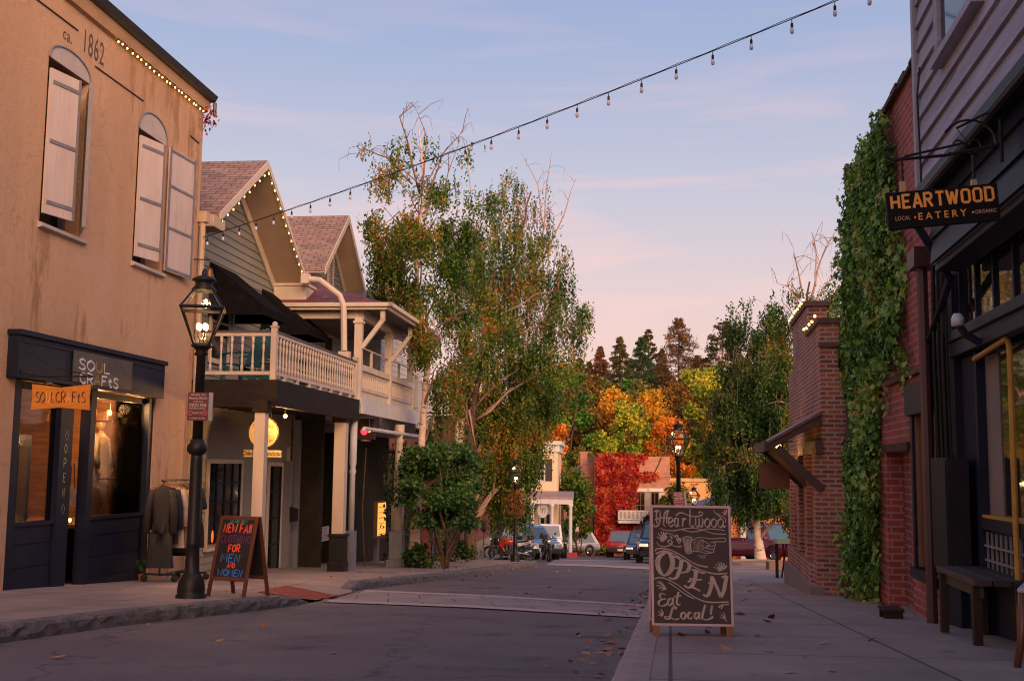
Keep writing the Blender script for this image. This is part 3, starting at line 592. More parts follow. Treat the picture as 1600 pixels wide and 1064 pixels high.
for a, b in ((nx_(100), xl0), (so_[1] - .22, so_[1] - .003), (so_[0] + .003, so_[0] + .16), (rp1 - .14, rp1 + .02)): MB().box(a, b, -.19, -.03, g0 - .4, hz0).build('pilaster', navy, B)
MB().box(nx_(100) + .001, xl1 - .3, -.14, -.09, hz0 - .10, hz0).box(so_[0] + .16, rp1 - .14, -.14, -.09, hz0 - .10, hz0).build('transom_rail', navy, B)
MB().box(so_[0] + .16, rp1 - .14, -.125, -.115, zk + .05, hz0 - .1).build('window_pane', clear, B)
MB().box(xl0, so_[1] - .22, -.125, -.115, zkl + .05, hz0 - .1).build('window_pane', clear, B)
dm = MB(); dm.box(nx_(124), nx_(101), -.95, -.90, g0 - .3, g0 + 2.15); dr = dm.build('door', navy, B)
MB().box(nx_(119), nx_(106), -.90, -.893, g0 + .9, g0 + 2.0).build('door_pane', plain('glowing door glass', (.03, .02, .012), .2, 0, (1, .45, .12), .012), dr)  # faint amber glow put into the door pane as emission
MB().box(nx_(121.5), nx_(120.5), -.893, -.85, g0 + .95, g0 + 1.05).build('handle', chrome, dr)
shopwood = M('shop wall planks', (0.22, 0.10, 0.045), (0.08, 0.036, 0.018), 3, .6, .3, 20, stretch=(.3, 1, 6))
it = MB(); it.box(so_[0], so_[1] + .3, -2.4, -2.45, -.5, 4); it.box(so_[0] - .05, so_[0], -.42, -2.4, -.5, 4); it.box(so_[1] + .3, so_[1] + .35, -.42, -2.4, -.5, 4); it.box(so_[0], so_[1] + .3, -.42, -2.4, hz0 + .1, hz0 + .14)
it.box(so_[0], rp1 - .05, -.2, -2.4, zk - .12, zk - .06); it.box(xl0 + .05, so_[1], -.2, -2.4, zk - .12, zk - .06); it.box(so_[0], so_[1], -.2, -2.4, g0 - .45, g0 - .35)
for i in range(5): it.box(xl0 + .05, so_[1] + .3, -1.0, -1.03, zk + .05 + i * .34, zk + .36 + i * .34)
it.build('shop_interior', shopwood, B)
ym = plain('pale green marker', (0.42, 0.46, 0.20), .7)
mb = MB(); xo = (nx_(100) + xl0) / 2 - .01; zo0, zo1 = Z(90, 782, -.03), Z(90, 690, -.03)
for i, ch in enumerate('OPEN'):
    zz = zo1 + (zo0 - zo1) * (i + .75) / 4; handtext(mb, ch, 0, 0, .125, (lambda zz: lambda u, v, e: (xo + .05 - u, -.029 + e, zz + v))(zz), .012, 45)
for zz in (zo1 + .09, zo0 - .12):
    strokes(mb, [[(-.05, 0), (0, .07), (.05, 0), (0, -.07), (-.05, 0)]], (lambda zz: lambda u, v, e: (xo - u, -.029 + e, zz + v))(zz), .01, 45, False)
mb.build('window_lettering', ym, B)
# plaque on the header
plq = MB().box(X(205, 585, .17), X(113, 570, .17), .172, .186, Z(160, 603, .18) , Z(160, 556, .18)).build('name_plaque', M('brushed dark metal plaque', (0.11, 0.085, 0.075), (0.05, 0.04, 0.04), 3, .32, 0, 30, .5), B)
silver = plain('silver lettering', (0.62, 0.60, 0.66), .35, .2); gold = plain('gold lettering', (0.30, 0.20, 0.06), .4, .4)
px0 = X(122, 570, .18); pz1, pz0 = Z(150, 578, .186), Z(150, 597, .186)
def lf(u, v, e): return (px0 - u, .187 + e, v)
PW = X(122, 580, .18) - X(188, 590, .18); wf1 = PW * .80 / textlen('SOUL', .16, 1, .12); wf2 = PW / textlen('CRAFtS', .16, 1, .12)
m1, m2 = MB(), MB(); h = .145
u = .0
for ch in 'SOUL': u = handtext(m2 if ch == 'U' else m1, ch, u, pz1 - .025, h, lf, .042, 40, wf1, .12, .5)
u = PW * .04
for ch in 'CRAFtS': u = handtext(m2 if ch == 'A' else m1, ch, u, pz0 - .045, h, lf, .042, 40, wf2, .12, .5)
m1.build('plaque_lettering', silver, plq); m2.build('plaque_lettering', gold, plq)

# ---- hanging orange banner sign on its iron bracket
sx0 = X(40, 600, .16); yl, zt = LF.pxx(50, 601, sx0); yr, zt2 = LF.pxx(141, 609, sx0); _, zb = LF.pxx(48, 640, sx0); _, zb2 = LF.pxx(139, 640, sx0)
yl = max(yl, .22)
sg = framed('hanging_sign', 'orange banner-shaped wooden sign hanging over the black shopfront', 'sign', LF)
sm = MB(); H = zt - zb; out_ = [(sx0, yl, zt + .01), (sx0, (yl + yr) / 2, zt - .035), (sx0, yr, zt + .01), (sx0, yr - .015, (zt + zb) / 2), (sx0, yr, zb), (sx0, (yl + yr) / 2, zb + .03), (sx0, yl, zb), (sx0, yl + .015, (zt + zb) / 2)]
sm.ext(out_, (-.03, 0, 0)).build('board', M('orange stained board', (0.62, 0.235, 0.03), (0.46, 0.15, 0.02), 4, .5, .2, 20, stretch=(1, 1, 6)), sg)
dk = plain('near black lettering', (0.025, 0.015, 0.012), .6); am = plain('amber lettering', (0.80, 0.36, 0.07), .6)
m1, m2 = MB(), MB(); h = H * .42; zc_ = (zt + zb) / 2 - h / 2
def sf(u, v, e): return (sx0 + .001 + e, yl + u, v)
sc_ = (yr - yl - .12) / textlen('SOULCRAFtS', h, 1.0, .14); u = .06
for ch in 'SOULCRAFtS': u = handtext(m2 if ch == 'A' or (ch == 'U') else m1, ch, u, zc_, h, sf, .018, 40, sc_, .14, .4)
m1.build('sign_lettering', dk, sg); m2.build('sign_lettering', am, sg)
br_ = MB(); br_.tube([(sx0 - .015, .17, zt + .11), (sx0 - .015, yr + .03, zt + .11)], .011, 6); br_.tube([(sx0 - .015, .17, zt + .42), (sx0 - .015, yl + .3, zt + .22), (sx0 - .015, yr, zt + .12)], .008, 5)
for y in (yl + .18, yr - .18): br_.tube([(sx0 - .015, y, zt - .01), (sx0 - .015, y, zt + .11)], .006, 5)
br_.build('iron_bracket', black_iron, sg)

# ---- things in the shop window
def mannequin(x, y, h, dress_m, label, coat_m=None, hat=False, legs=True):
    t = thing('mannequin', label, 'mannequin', LF.w(x, y, zk - .06), LF.rot, 'mannequins in the shop window')
    skin = M('mannequin skin', (0.22, 0.14, 0.10), (0.18, 0.11, 0.08), 4, .5)
    k = h / 1.75
    body = MB(); body.lathe([(.045 * k, 1.42 * k), (.04 * k, 1.50 * k)], n=8); body.ball((0, 0, 1.60 * k), .095 * k, 8, .85, 1.0, 1.25)
    for s in (-1, 1):
        body.tube([(s * .17 * k, 0, 1.38 * k), (s * .23 * k, .03, 1.12 * k), (s * .22 * k, .10, .86 * k)], [.045 * k, .036 * k, .028 * k]); body.ball((s * .22 * k, .11, .81 * k), .035 * k, 6, .7, 1, 1.5)
        if legs: body.tube([(s * .08, 0, .8 * k), (s * .09, .02, .42 * k), (s * .10, .0, .08)], [.07 * k, .05 * k, .03 * k]); body.tube([(s * .10, -.03, .04), (s * .11, .16, .03)], [.035, .025])
    body.build('body', skin, t, True)
    d = MB(); d.lathe([(.16 * k, .30 * k), (.19 * k, .6 * k), (.15 * k, .85 * k), (.115 * k, 1.03 * k), (.15 * k, 1.22 * k), (.165 * k, 1.36 * k), (.07 * k, 1.45 * k)], n=14, sq=.68); d.build('dress', dress_m, t, True)
    if coat_m:
        c = MB()
        for s in (-1, 1): c.lathe([(.13 * k, .22 * k), (.12 * k, .8 * k), (.10 * k, 1.1 * k), (.09 * k, 1.38 * k), (.03, 1.44 * k)], (s * .13 * k, -.03, 0), 10, sq=.9); c.tube([(s * .17 * k, 0, 1.38 * k), (s * .24 * k, .02, 1.1 * k), (s * .23 * k, .09, .92 * k)], [.062 * k, .055 * k, .06 * k])
        c.build('coat', coat_m, t, True)
    if hat: MB().lathe([(.19 * k, 1.655 * k), (.19 * k, 1.665 * k), (.10 * k, 1.67 * k), (.09 * k, 1.78 * k), (.02, 1.79 * k)], n=14).build('hat', M('brown felt', (.12, .05, .025), None, 5, .8), t, True)
    return t
mx_ = 2.62
mannequin(mx_, -.5, 1.66, M('ribbed tan dress', (.26, .19, .12), (.15, .10, .065), 30, .8, .5, 60, stretch=(8, 8, .4)), 'mannequin in a ribbed tan dress with grey coat and brown hat', M('grey knit coat', (.20, .17, .14), (.12, .10, .08), 20, .9, .6, 50), True)
mannequin(so_[0] + .26, -.45, 1.5, M('brown black dress', (.06, .04, .035), None, 5, .8), 'mannequin in a dark dress beside the window edge', None, False)
MB_b = MB(); hb = framed('handbag', 'small pale handbag hanging beside the black door', 'handbag', LF)
hx, hz_ = LF.px(107, 775, -.5); MB().ext([(hx + .12, -.5, hz_ - .13), (hx - .12, -.5, hz_ - .15), (hx - .09, -.5, hz_ + .12), (hx + .08, -.5, hz_ + .15)], (0, .09, 0)).build('bag', M('pale striped canvas', (.34, .28, .22), (.16, .10, .08), 9, .8, stretch=(1, 1, 4)), hb); MB().tube([(hx + .07, -.45, hz_ + .14), (hx + .05, -.45, hz_ + .45), (hx - .02, -.45, hz_ + .5), (hx - .07, -.45, hz_ + .12)], .008, 5).build('strap', dark_wood, hb)
bl = framed('hanging_bulbs', 'string of warm bare bulbs hung inside the shop window', 'lights', LF)
cw = MB(); prev = None
for px, py in ((126, 633), (140, 641), (171, 645), (190, 648), (196, 657), (214, 640)):
    x, z = LF.px(px, py, -.5); c = (x, -.5, z)
    if px not in (126, 214): MB().ball((x, -.5, z), .04, 8, sz=1.25).build('bulb', bulb_on, bl, True); cw.tube([(x, -.5, z + .05), (x, -.5, z + .16)], .018, 6)
    if prev: cw.tube([prev, ((prev[0] + x) / 2, -.5, (prev[2] + z + .32) / 2 - .05), (x, -.5, z + .16)], .006, 4)
    prev = (x, -.5, z + .16)
cw.build('cable', black_iron, bl)
point(bl, (3.25, -.33, hz0 - .3), 95, (1, .5, .18), .08); point(bl, (2.25, -.28, hz0 - .2), 90, (1, .5, .18), .08); point(bl, (X(70, 690, -.7), -.6, hz0 - .4), 26, (1, .5, .18), .08)
for i, (px, py) in enumerate(((136, 806), (171, 804), (110, 797))):
    x, z = LF.px(px, py, -.3 if i < 2 else -.4); c = thing('tea_light', ['glowing tea light at the near corner of the shop window', 'glowing tea light at the mannequin\'s feet', 'glowing tea light beside the black shop door'][i], 'candle', LF.w(x, -.3 if i < 2 else -.4, zk - .06), LF.rot, 'tea lights in the shop window')
    MB().lathe([(.03, 0), (.036, .05), (.033, .05), (.028, .01)], n=10).build('cup', lamp_glass, c); MB().ball((0, 0, .05), .022, 6, sz=1.5).build('flame', bulb_on, c)

# ---- string of lit bulbs under the eave
sl_ = framed('string_lights', 'string of small lit bulbs under the eave of the ochre building', 'string lights', LF, 'strings of small lit bulbs')
cb = MB(); n = 22; x0, x1 = X(318, 172, .08), X(190, -50, .08)
for i in range(n):
    x = x0 + (x1 - x0) * i / (n - 1) + random.uniform(-.03, .03); z = cz - .035 + random.uniform(-.012, .012)
    MB().ball((x, .085, z), .014, 6, sz=1.4).build('bulb', bulb_on, sl_, True); cb.tube([(x, .085, z + .02), (x, .085, z + .05)], .008, 4)
cb.tube([(x0 + (x1 - x0) * k / 40, .08, cz + .015 + .01 * math.sin(k * 1.7)) for k in range(41)], .006, 4); cb.build('cable', black_iron, sl_)
# ---- red creeper sprig at the end of the gutter
sp_x, sp_z = LF.px(327, 185, .2); cr_ = framed('creeper_sprig', 'red creeper sprig trailing from the end of the dark gutter', 'creeper', LF)
red_leaf = leafmat('red creeper leaf', [(0.25, (0.16, 0.008, 0.008)), (0.5, (0.36, 0.018, 0.014)), (0.72, (0.50, 0.05, 0.02)), (0.9, (0.42, 0.15, 0.03))], 1.2, .7, .2)
C = [(sp_x + rng.normal() * .07, .2 + rng.normal() * .06, sp_z + rng.normal() * .13) for _ in range(90)]
quads('leaves', leaf_faces(C, .055, None, 1, hang=.6), red_leaf, cr_); MB().tube([(sp_x + .05, .1, sp_z - .1), (sp_x - .02, .2, sp_z), (sp_x - .03, .25, sp_z + .17), (sp_x - .12, .3, sp_z + .12)], .007, 4).build('stem', dark_wood, cr_)

# ---- clothes rack on the pavement
rx, ry = X(272, 880, .55), .55; rk = thing('clothes_rack', 'black rolling clothes rack standing against the ochre wall', 'clothes rack', LF.w(rx, ry, LF.g(rx, ry)), LF.rot)
gA = -.065 * .0; m = MB(); L0, L1 = -.75, .55; sl = LF.x.y * -.065
for x in (L0, L1): m.tube([(x, 0, .12 + x * sl), (x, 0, 1.62)], .016, 7); m.tube([(x, -.25, .12 + x * sl), (x, .25, .12 + x * sl)], .016, 7)
m.tube([(L0 - .1, 0, 1.62), (L1 + .06, 0, 1.62)], .016, 7); m.tube([(L0, 0, .14), (L1, 0, .14)], .014, 7); m.build('frame', black_iron, rk)
for x in (L0, L1):
    for y in (-.25, .25): MB().lathe([(.02, -.018), (.055, -.014), (.055, .014), (.02, .018)], (x, y, .06 + x * sl), 12, 'x').build('caster', rubber, rk, True)
def garment(dx, wdt, z1, z0, mat, label, sleeve=.55, flare=1.15, kind='dress', lean=0.0):
    p = LF.w(rx + dx, ry, LF.g(rx, ry)); t = thing('hanging_' + kind, label, kind, p, LF.rot, 'garments on the clothes rack')
    m = MB(); n = 20; rows = []
    prof = [(z1, .10), (z1 - .04, .55), (z1 - .09, .80), (z1 - .30, .72), (z1 - .55, .60), (z1 - .75, .68), ((z1 + z0) / 2 - .1, .76 * flare), ((z1 + 3 * z0) / 4, .84 * flare), (z0, .90 * flare)]
    for z, k in prof:
        for i in range(n):
            a = i * math.tau / n; f = 1 + (.05 + .22 * min(1, max(0, (z1 - .25 - z) / .7))) * math.sin(4 * a + z * 2.5 + wdt * 9)
            rows.append((math.sin(a) * .055 * f, math.cos(a) * wdt / 2 * k * f, z))
    m.add(rows, [(r * n + i, r * n + (i + 1) % n, (r + 1) * n + (i + 1) % n, (r + 1) * n + i) for r in range(len(prof) - 1) for i in range(n)])
    if sleeve:
        for s in (-1, 1): m.tube([(0, s * wdt * .36, z1 - .07), (.02, s * wdt * .50, z1 - .35), (.03, s * wdt * .52, z1 - sleeve)], [.055, .062, .058], 8)
    m.build('cloth', mat, t, True)
    MB().tube([(0, -.17, z1 - .035), (0, 0, z1 + .03), (0, .17, z1 - .035)], .009, 5).tube([(0, 0, z1 + .02), (0, 0, 1.62), (0.0, .0, 1.64)], .005, 5).build('hanger', warm_wood, t)
    return t
cl = lambda n, c: M(n, c, tuple(v * .6 for v in c), 6, .85, .5, 14)
garment(.58, .43, 1.54, .26, cl('charcoal jersey', (.028, .026, .028)), 'long charcoal dress with sleeves at the near end of the rack', .75)
MB().box(-.001, .0, 0, 0, 0, 0)
garment(.40, .46, 1.54, .62, cl('black cotton', (.012, .012, .014)), 'black jacket hanging behind the long charcoal dress', .7, 1.0, 'jacket')
garment(.24, .52, 1.54, .55, cl('pale pink cotton', (.50, .36, .33)), 'pale pink blouse showing beyond the dark dresses', .65, 1.0, 'blouse')
garment(.08, .56, 1.53, .55, cl('mustard print', (.30, .22, .06)), 'mustard print blouse on the rack', .6, 1.0, 'blouse')
garment(-.12, .50, 1.54, .45, cl('deep green cotton', (.03, .05, .03)), 'deep green dress in the middle of the rack', .5)
garment(-.32, .52, 1.54, .38, cl('dark denim', (.02, .025, .05)), 'dark denim coat near the far end of the rack', .7, 1.0, 'coat')
garment(-.54, .5, 1.54, .5, cl('black lace', (.012, .01, .012)), 'short black lace dress at the far end of the rack', .4)
pt = thing('potted_plant', 'small green potted plant beside the rack wheels', 'plant', LF.w(X(222, 900, .2), .2, LF.g(X(222, 900, .2), .2)), LF.rot)
MB().lathe([(.05, 0), (.07, .12), (.06, .12)], n=10).build('pot', M('terracotta', (.25, .09, .05), None, 6, .8), pt)
quads('foliage', leaf_faces([(rng.normal() * .06, rng.normal() * .06, .2 + abs(rng.normal()) * .08) for _ in range(60)], .07, None, 1), leafmat('pot leaf', [(.3, (.03, .09, .02)), (.7, (.10, .20, .04))]), pt)

# ================================================================== gas street lamps
def lamp_post(x, y, z, label, rot=0.0, top=3.8, basket=False, lit=True):
    t = thing('street_lamp', label, 'street lamp', (x, y, z), rot, 'gas style street lamps'); q = top - 3.8
    MB().lathe([(.175, -.05), (.175, .035), (.155, .05), (.16, .10), (.145, .20), (.105, .27), (.086, .29), (.074, .60), (.084, .62), (.076, .64), (.070, 1.60 + q * .4), (.068, 1.70 + q * .4)], n=20).build('base', black_iron, t, True, 0)
    MB().lathe([(.085, 1.66 + q * .4), (.115, 1.70 + q * .4), (.12, 1.76 + q * .4), (.09, 1.80 + q * .4), (.075, 1.84 + q * .4)], n=20).build('collar', black_iron, t, True)
    MB().lathe([(.062, 1.83 + q * .4), (.054, 2.82 + q), (.085, 2.84 + q), (.06, 2.88 + q), (.10, 2.92 + q), (.125, 2.93 + q), (.125, 2.955 + q)], n=16).build('post', black_iron, t, True)
    head = thing('lantern', None, None, (0, 0, 2.95 + q)); head.parent = t
    c4 = lambda r, h: [(r * math.cos(a), r * math.sin(a), h) for a in (math.pi / 4 + k * math.pi / 2 for k in range(4))]
    lo, mid, up = c4(.125, .01), c4(.345, .44), c4(.15, .66)
    f = MB()
    for k in range(4):
        f.tube([lo[k], mid[k]], .013, 5); f.tube([mid[k], up[k]], .013, 5); f.tube([mid[k], mid[(k + 1) % 4]], .020, 5); f.tube([lo[k], lo[(k + 1) % 4]], .014, 5); f.tube([up[k], up[(k + 1) % 4]], .014, 5)
    f.build('frame', black_iron, head)
    g = MB()
    for k in range(4): g.poly([lo[k], lo[(k + 1) % 4], mid[(k + 1) % 4], mid[k]]); g.poly([mid[k], mid[(k + 1) % 4], up[(k + 1) % 4], up[k]])
    g.build('glass', lamp_glass, head)
    MB().lathe([(.135, .655), (.15, .67), (.105, .72), (.10, .76), (.145, .78), (.14, .80), (.09, .83), (.03, .85), (.035, .88), (.012, .93)], n=16).build('cap', black_iron, head, True)
    m = MB(); m.lathe([(.03, 0), (.03, .07), (.012, .08)], n=8)
    for k in range(4): a = k * math.pi / 2 + .6; m.tube([(0, 0, .06), (.055 * math.cos(a), .055 * math.sin(a), .10), (.055 * math.cos(a), .055 * math.sin(a), .16)], .008, 5)
    m.build('burner', steel, head)
    m = MB()
    for k in range(4): a = k * math.pi / 2 + .6; m.ball((.055 * math.cos(a), .055 * math.sin(a), .225), .026, 7, sz=1.7)
    m.build('mantles', flame, head, True); point(head, (0, 0, .24), 26, (1, .55, .22), .06)
    if basket:
        b_ = thing('flower_basket', None, None, (0, 0, 1.55)); b_.parent = t
        m = MB()
        for k in range(26): a = k * math.tau / 26; m.tube([(.12 * math.cos(a), .12 * math.sin(a), 0), (.30 * math.cos(a), .30 * math.sin(a), .16), (.33 * math.cos(a), .33 * math.sin(a), .28)], .022, 4)
        m.build('liner', M('coir liner', (.22, .10, .04), (.12, .055, .02), 20, .95, .6, 40), b_)
        C = [(rng.normal() * .12, rng.normal() * .12, .32 + abs(rng.normal()) * .28) for _ in range(900)]
        quads('dry_grass', leaf_faces(C, .10, None, 1, aspect=4, hang=-.5), leafmat('dry fern', [(.3, (.16, .07, .02)), (.7, (.34, .18, .06))], 4, .6), b_)
    return t
def ground_at(px, Y, h=.135): p = at(px, 730, Y); return p.x, Y, gz(Y) + h
p = G(298, 934, .135); lamp1 = p
lamp_post(p.x, p.y, p.z, 'tall black gas lamp beside the marker board on the left kerb', R(12))
lamp_post(*ground_at(806.5, 41.0, .13), 'black gas lamp with a dry fern basket in front of the red motorcycle', R(8), 3.6, True)
x, y, z = ground_at(1060, 29.5); lamp_post(x, y, z, 'black gas lamp rising behind the chalkboard on the right pavement', R(8), 3.8)
x, y, z = ground_at(1084, 56.0); lamp_post(x, y, gz(y), 'distant gas lamp in front of the grey metal roof', R(8), 3.6)
x, y, z = ground_at(881.5, 84.0); lamp_post(x, y, gz(84), 'farthest gas lamp under the cream porch', R(8), 3.4)
maroon = M('maroon enamel', (.13, .018, .022), (.10, .014, .018), 5, .45); offw = plain('off white lettering', (.62, .52, .50), .6)
def smoke_sign(loc, rot, w_, h_, label, tilt=0):
    t = thing('notice_sign', label, 'sign', loc, rot, 'smoke free notices on lamp posts'); t.rotation_euler = (0, tilt, rot)
    MB().box(-w_ / 2, w_ / 2, -.008, 0, 0, h_).build('plate', maroon, t); MB().box(-w_ / 2, w_ / 2 + .05, .002, .02, 0, h_).build('backing', M('galvanised backing', (.30, .29, .30), None, 4, .4, 0, 10, .5), t)
    T = lambda s, k, sz, sx=1.0: text(s, h_ * sz, offw, t, (0, -.0095, h_ * k), *FACE_CAM, sx=sx, name='notice_lettering', depth=.001)
    T('Nevada City', .885, .11, 1.0); T('Historic District', .755, .14, .72); T('THIS IS A', .64, .09); T('SMOKE FREE', .505, .145, .78); T('HISTORICAL DISTRICT', .405, .095, .62); T('THANK YOU', .235, .095, .75); T('NO SMOKING OR VAPING', .06, .07, .7)
    m = MB()
    for s in (-1, 1):
        c = (s * w_ * .36, h_ * .265); r = h_ * .085
        P = [(c[0] + r * math.cos(a), -.0105, c[1] + r * math.sin(a)) for a in np.linspace(0, math.tau, 17)]; m.tube(P, .004, 4); m.tube([(c[0] - r * .7, -.0105, c[1] + r * .7), (c[0] + r * .7, -.0105, c[1] - r * .7)], .004, 4)
    m.build('no_smoking_symbol', plain('pale red symbol', (.55, .16, .16), .5), t)
    return t
q = at(308.5, 657, lamp1.y - .12); q2 = at(310, 613, lamp1.y - .12)
smoke_sign((q.x, q.y, q.z), R(-4), .245, q2.z - q.z, 'maroon smoke free notice on the post of the tall left gas lamp')
q = at(1060.5, 790, 29.3); q2 = at(1060, 768, 29.3); smoke_sign((q.x, q.y - .1, q.z), R(8), .30, q2.z - q.z, 'maroon smoke free notice on the lamp behind the chalkboard', R(-5))

# ================================================================== grey gabled shop with the long balcony (left)
H2 = framed('gabled_shop', 'grey clapboard gabled shop with black awnings and a long white railed balcony', 'building', LH)
shingles = shingle('pinkish brown shingles', (0.33, 0.215, 0.18), (0.24, 0.15, 0.125))
soffit_m = M('tan soffit boards', (0.50, 0.37, 0.26), (0.42, 0.30, 0.21), 2, .6, .1, 20)
pk, fe = LH.px(418, 251, .8), LH.px(481, 441, .8); sl2 = (pk[1] - fe[1]) / (pk[0] - fe[0]); ne = LH.px(343, 334, .8); ne = (ne[0], pk[1] - sl2 * (ne[0] - pk[0])); h2n = ne[0] - .25
OV = 0.8
def gable_roof(root, pk, fe, ne, ov, back, mat, trim, soff, th=.10):
    m = MB(); m.ext([(fe[0], ov, fe[1]), (pk[0], ov, pk[1]), (ne[0], ov, ne[1]), (ne[0], ov, ne[1] - th), (pk[0], ov, pk[1] - th * 1.2), (fe[0], ov, fe[1] - th)], (0, back - ov, 0)); r = m.build('roof', mat, root)
    f = MB()
    for a, b in ((fe, pk), (pk, ne)):
        f.ext([(a[0], ov, a[1] - .015), (b[0], ov, b[1] - .015), (b[0], ov, b[1] - .20), (a[0], ov, a[1] - .20)], (0, .03, 0))
    f.build('barge_board', trim, root)
    s = MB()
    for a, b in ((fe, pk), (pk, ne)):
        s.ext([(a[0], ov - .001, a[1] - th * 1.2 - .01), (b[0], ov - .001, b[1] - th * 1.2 - .01), (b[0], ov - .001, b[1] - th * 1.2 - .035), (a[0], ov - .001, a[1] - th * 1.2 - .035)], (0, -ov + .02, 0))
    s.build('soffit', soff, root)
    f = MB()
    for a, b in ((fe, pk), (pk, ne)):
        f.ext([(a[0], .022, a[1] - .17), (b[0], .022, b[1] - .17), (b[0], .022, b[1] - .42), (a[0], .022, a[1] - .42)], (0, .035, 0))
    f.build('rake_board', trim, root)
gable_roof(H2, pk, fe, ne, OV, -9, shingles, cream_wood, soffit_m)
wl = fe[0] + .2
MB().siding([(h2n, 3.3), (h2n, ne[1] - .05), (pk[0], pk[1] - .16), (wl, fe[1] - .05), (wl, 3.3)], .17, 0, .022, 3.5).build('siding', grey_siding, H2)
core = MB(); core.ext([(h2n, -.01, 3.2), (h2n, -.01, ne[1] - .1), (pk[0], -.01, pk[1] - .2), (wl, -.01, fe[1] - .1), (wl, -.01, 3.2)], (0, -8.8, 0)); core.build('core', grey_siding, H2)
# eave returns
MB().box(fe[0] - .45, fe[0] + .25, 0.03, .84, fe[1] - .52, fe[1] - .13).box(fe[0] - .5, fe[0] + .28, 0.03, .88, fe[1] - .129, fe[1] - .06).build('cornice_return', cream_wood, H2, bevel=.01)
MB().box(ne[0] - .25, ne[0] + .35, .03, .83, ne[1] - .36, ne[1] - .13).build('cornice_return', soffit_m, H2, bevel=.01)
# pale downpipe against the ochre building
xd, _ = LH.px(312, 500, .9); zq_ = LH.px(312, 340, .9)[1]; MB().tube([(xd, .88, zq_), (xd, .88, LH.g(0) + .2)], .055, 8).box(xd - .08, xd + .08, .8, .98, zq_ - .05, zq_ + .15).build('downpipe', soffit_m, H2)
# awnings
awn = M('black awning canvas', (.012, .011, .012), (.007, .006, .007), 6, .95, .3, 40, spec=.05)
def awning(xa, xb, zt, zb, out, val=.18):
    m = MB(); m.ext([(xa, .03, zt), (xa, out, zb), (xa, out, zb - .02), (xa, .03, zt - .03)], (xb - xa, 0, 0)); m.box(xa, xb, out - .012, out, zb - val, zb - .015)
    for x in (xa, xb - .012): m.ext([(x, .03, zt - .03), (x, out - .012, zb - .02), (x, out - .012, zb - val), (x, .03, zb - val)], (.012, 0, 0))
    return m.build('awning', awn, H2)
a1x, a1z = LH.px(329, 409, .03); a1o, a1b = LH.pxx(412, 478, a1x); a2x, a2z = LH.px(410, 451, .03); a2o, a2b = LH.pxx(483, 511, a2x)
awning(a1x, a1x - 1.5, a1z, a1b, a1o); awning(a2x, a2x - 1.6, a2z, a2b, a2o)
for a in (a1x - .15, a2x - .2):
    wi = thing('window', None, None); wi.parent = H2
    MB().box(a, a - .95, .025, .04, 4.2, 5.75).build('pane', dark_glass, wi); f = MB(); f.box(a + .09, a, .03, .07, 4.1, 5.85); f.box(a - .95, a - 1.04, .03, .07, 4.1, 5.85); f.box(a, a - .95, .03, .07, 5.75, 5.85); f.box(a, a - .95, .03, .07, 4.1, 4.2); f.box(a, a - .95, .035, .06, 4.95, 5.0); f.build('frame', cream_wood, wi)
# balcony
bx0, bx1 = -.01, -5.94; by = 2.22; fz = 3.56
zr = LH.px(425, 515, by)[1]; zb_ = LH.px(425, 587, by)[1]; zd0 = LH.px(425, 634, by + .1)[1]
deckm = M('dark brown beam', (.030, .021, .018), (.018, .013, .011), 4, .7, .2, 20, spec=.15, stretch=(.3, 1, 2))
m = MB(); m.box(bx1, bx0 + .05, 0.03, by + .06, fz - .12, fz - .02); m.box(bx1, bx0 + .12, by + .062, by + .12, zd0, fz - .015); m.box(bx0 + .06, bx0 + .12, .03, by + .06, zd0, fz - .015)
for i in range(12): x = bx0 - .25 - i * .48; m.box(x, x - .05, .04, by + .05, zd0 + .12, fz - .125)
m.build('deck', deckm, H2)
rl = thing('railing', None, None); rl.parent = H2
m = MB(); m.box(bx1, bx0, by - .05, by + .05, zr - .035, zr); m.box(bx0 - .05, bx0 + .05, .05, by - .05, zr - .035, zr); m.build('handrail', M('dark handrail', (.10, .075, .06), None, 5, .5), rl)
m = MB(); m.box(bx1, bx0 - .06, by - .03, by + .03, zr - .10, zr - .036); m.box(bx1, bx0 - .06, by - .03, by + .03, zb_ + .02, zb_ + .085); m.box(bx0 - .03, bx0 + .03, .05, by - .06, zr - .10, zr - .036); m.box(bx0 - .03, bx0 + .03, .05, by - .06, zb_ + .02, zb_ + .085); m.build('rail', cream_wood, rl)
def turned(h, r):
    return [(r, 0), (r, h * .16), (r * .55, h * .2), (r * .95, h * .27), (r * .62, h * .45), (r * .5, h * .5), (r * .62, h * .55), (r * .95, h * .73), (r * .55, h * .80), (r, h * .84), (r, h)]
hb_ = zr - .10 - (zb_ + .085); bm = MB().lathe(turned(hb_, .030), n=6); base = bm.build('baluster', cream_wood, rl, True); me = base.data; bpy.data.objects.remove(base)
def put(me, name, parent, loc, rot=0):
    o = bpy.data.objects.new(name, me); COL.objects.link(o); o.parent = parent; o.location = loc; o.rotation_euler = (0, 0, rot); return o
for i in range(10): put(me, 'baluster', rl, (bx0, by - .2 - i * .2, zb_ + .085))
nb = 30
for i in range(nb): put(me, 'baluster', rl, (bx0 - .16 - i * (5.78 - .1) / nb, by, zb_ + .085))
for x, y in ((bx0, by), (bx1 + .03, by), (bx0, .08)): m = MB(); m.box(x - .05, x + .05, y - .05, y + .05, fz - .02, zr + .06); m.box(x - .065, x + .065, y - .065, y + .065, zr + .06, zr + .085); m.lathe([(.05, zr + .085), (.055, zr + .13), (.03, zr + .16), (.005, zr + .17)], (x, y, 0), 10); m.build('newel_post', cream_wood, rl)
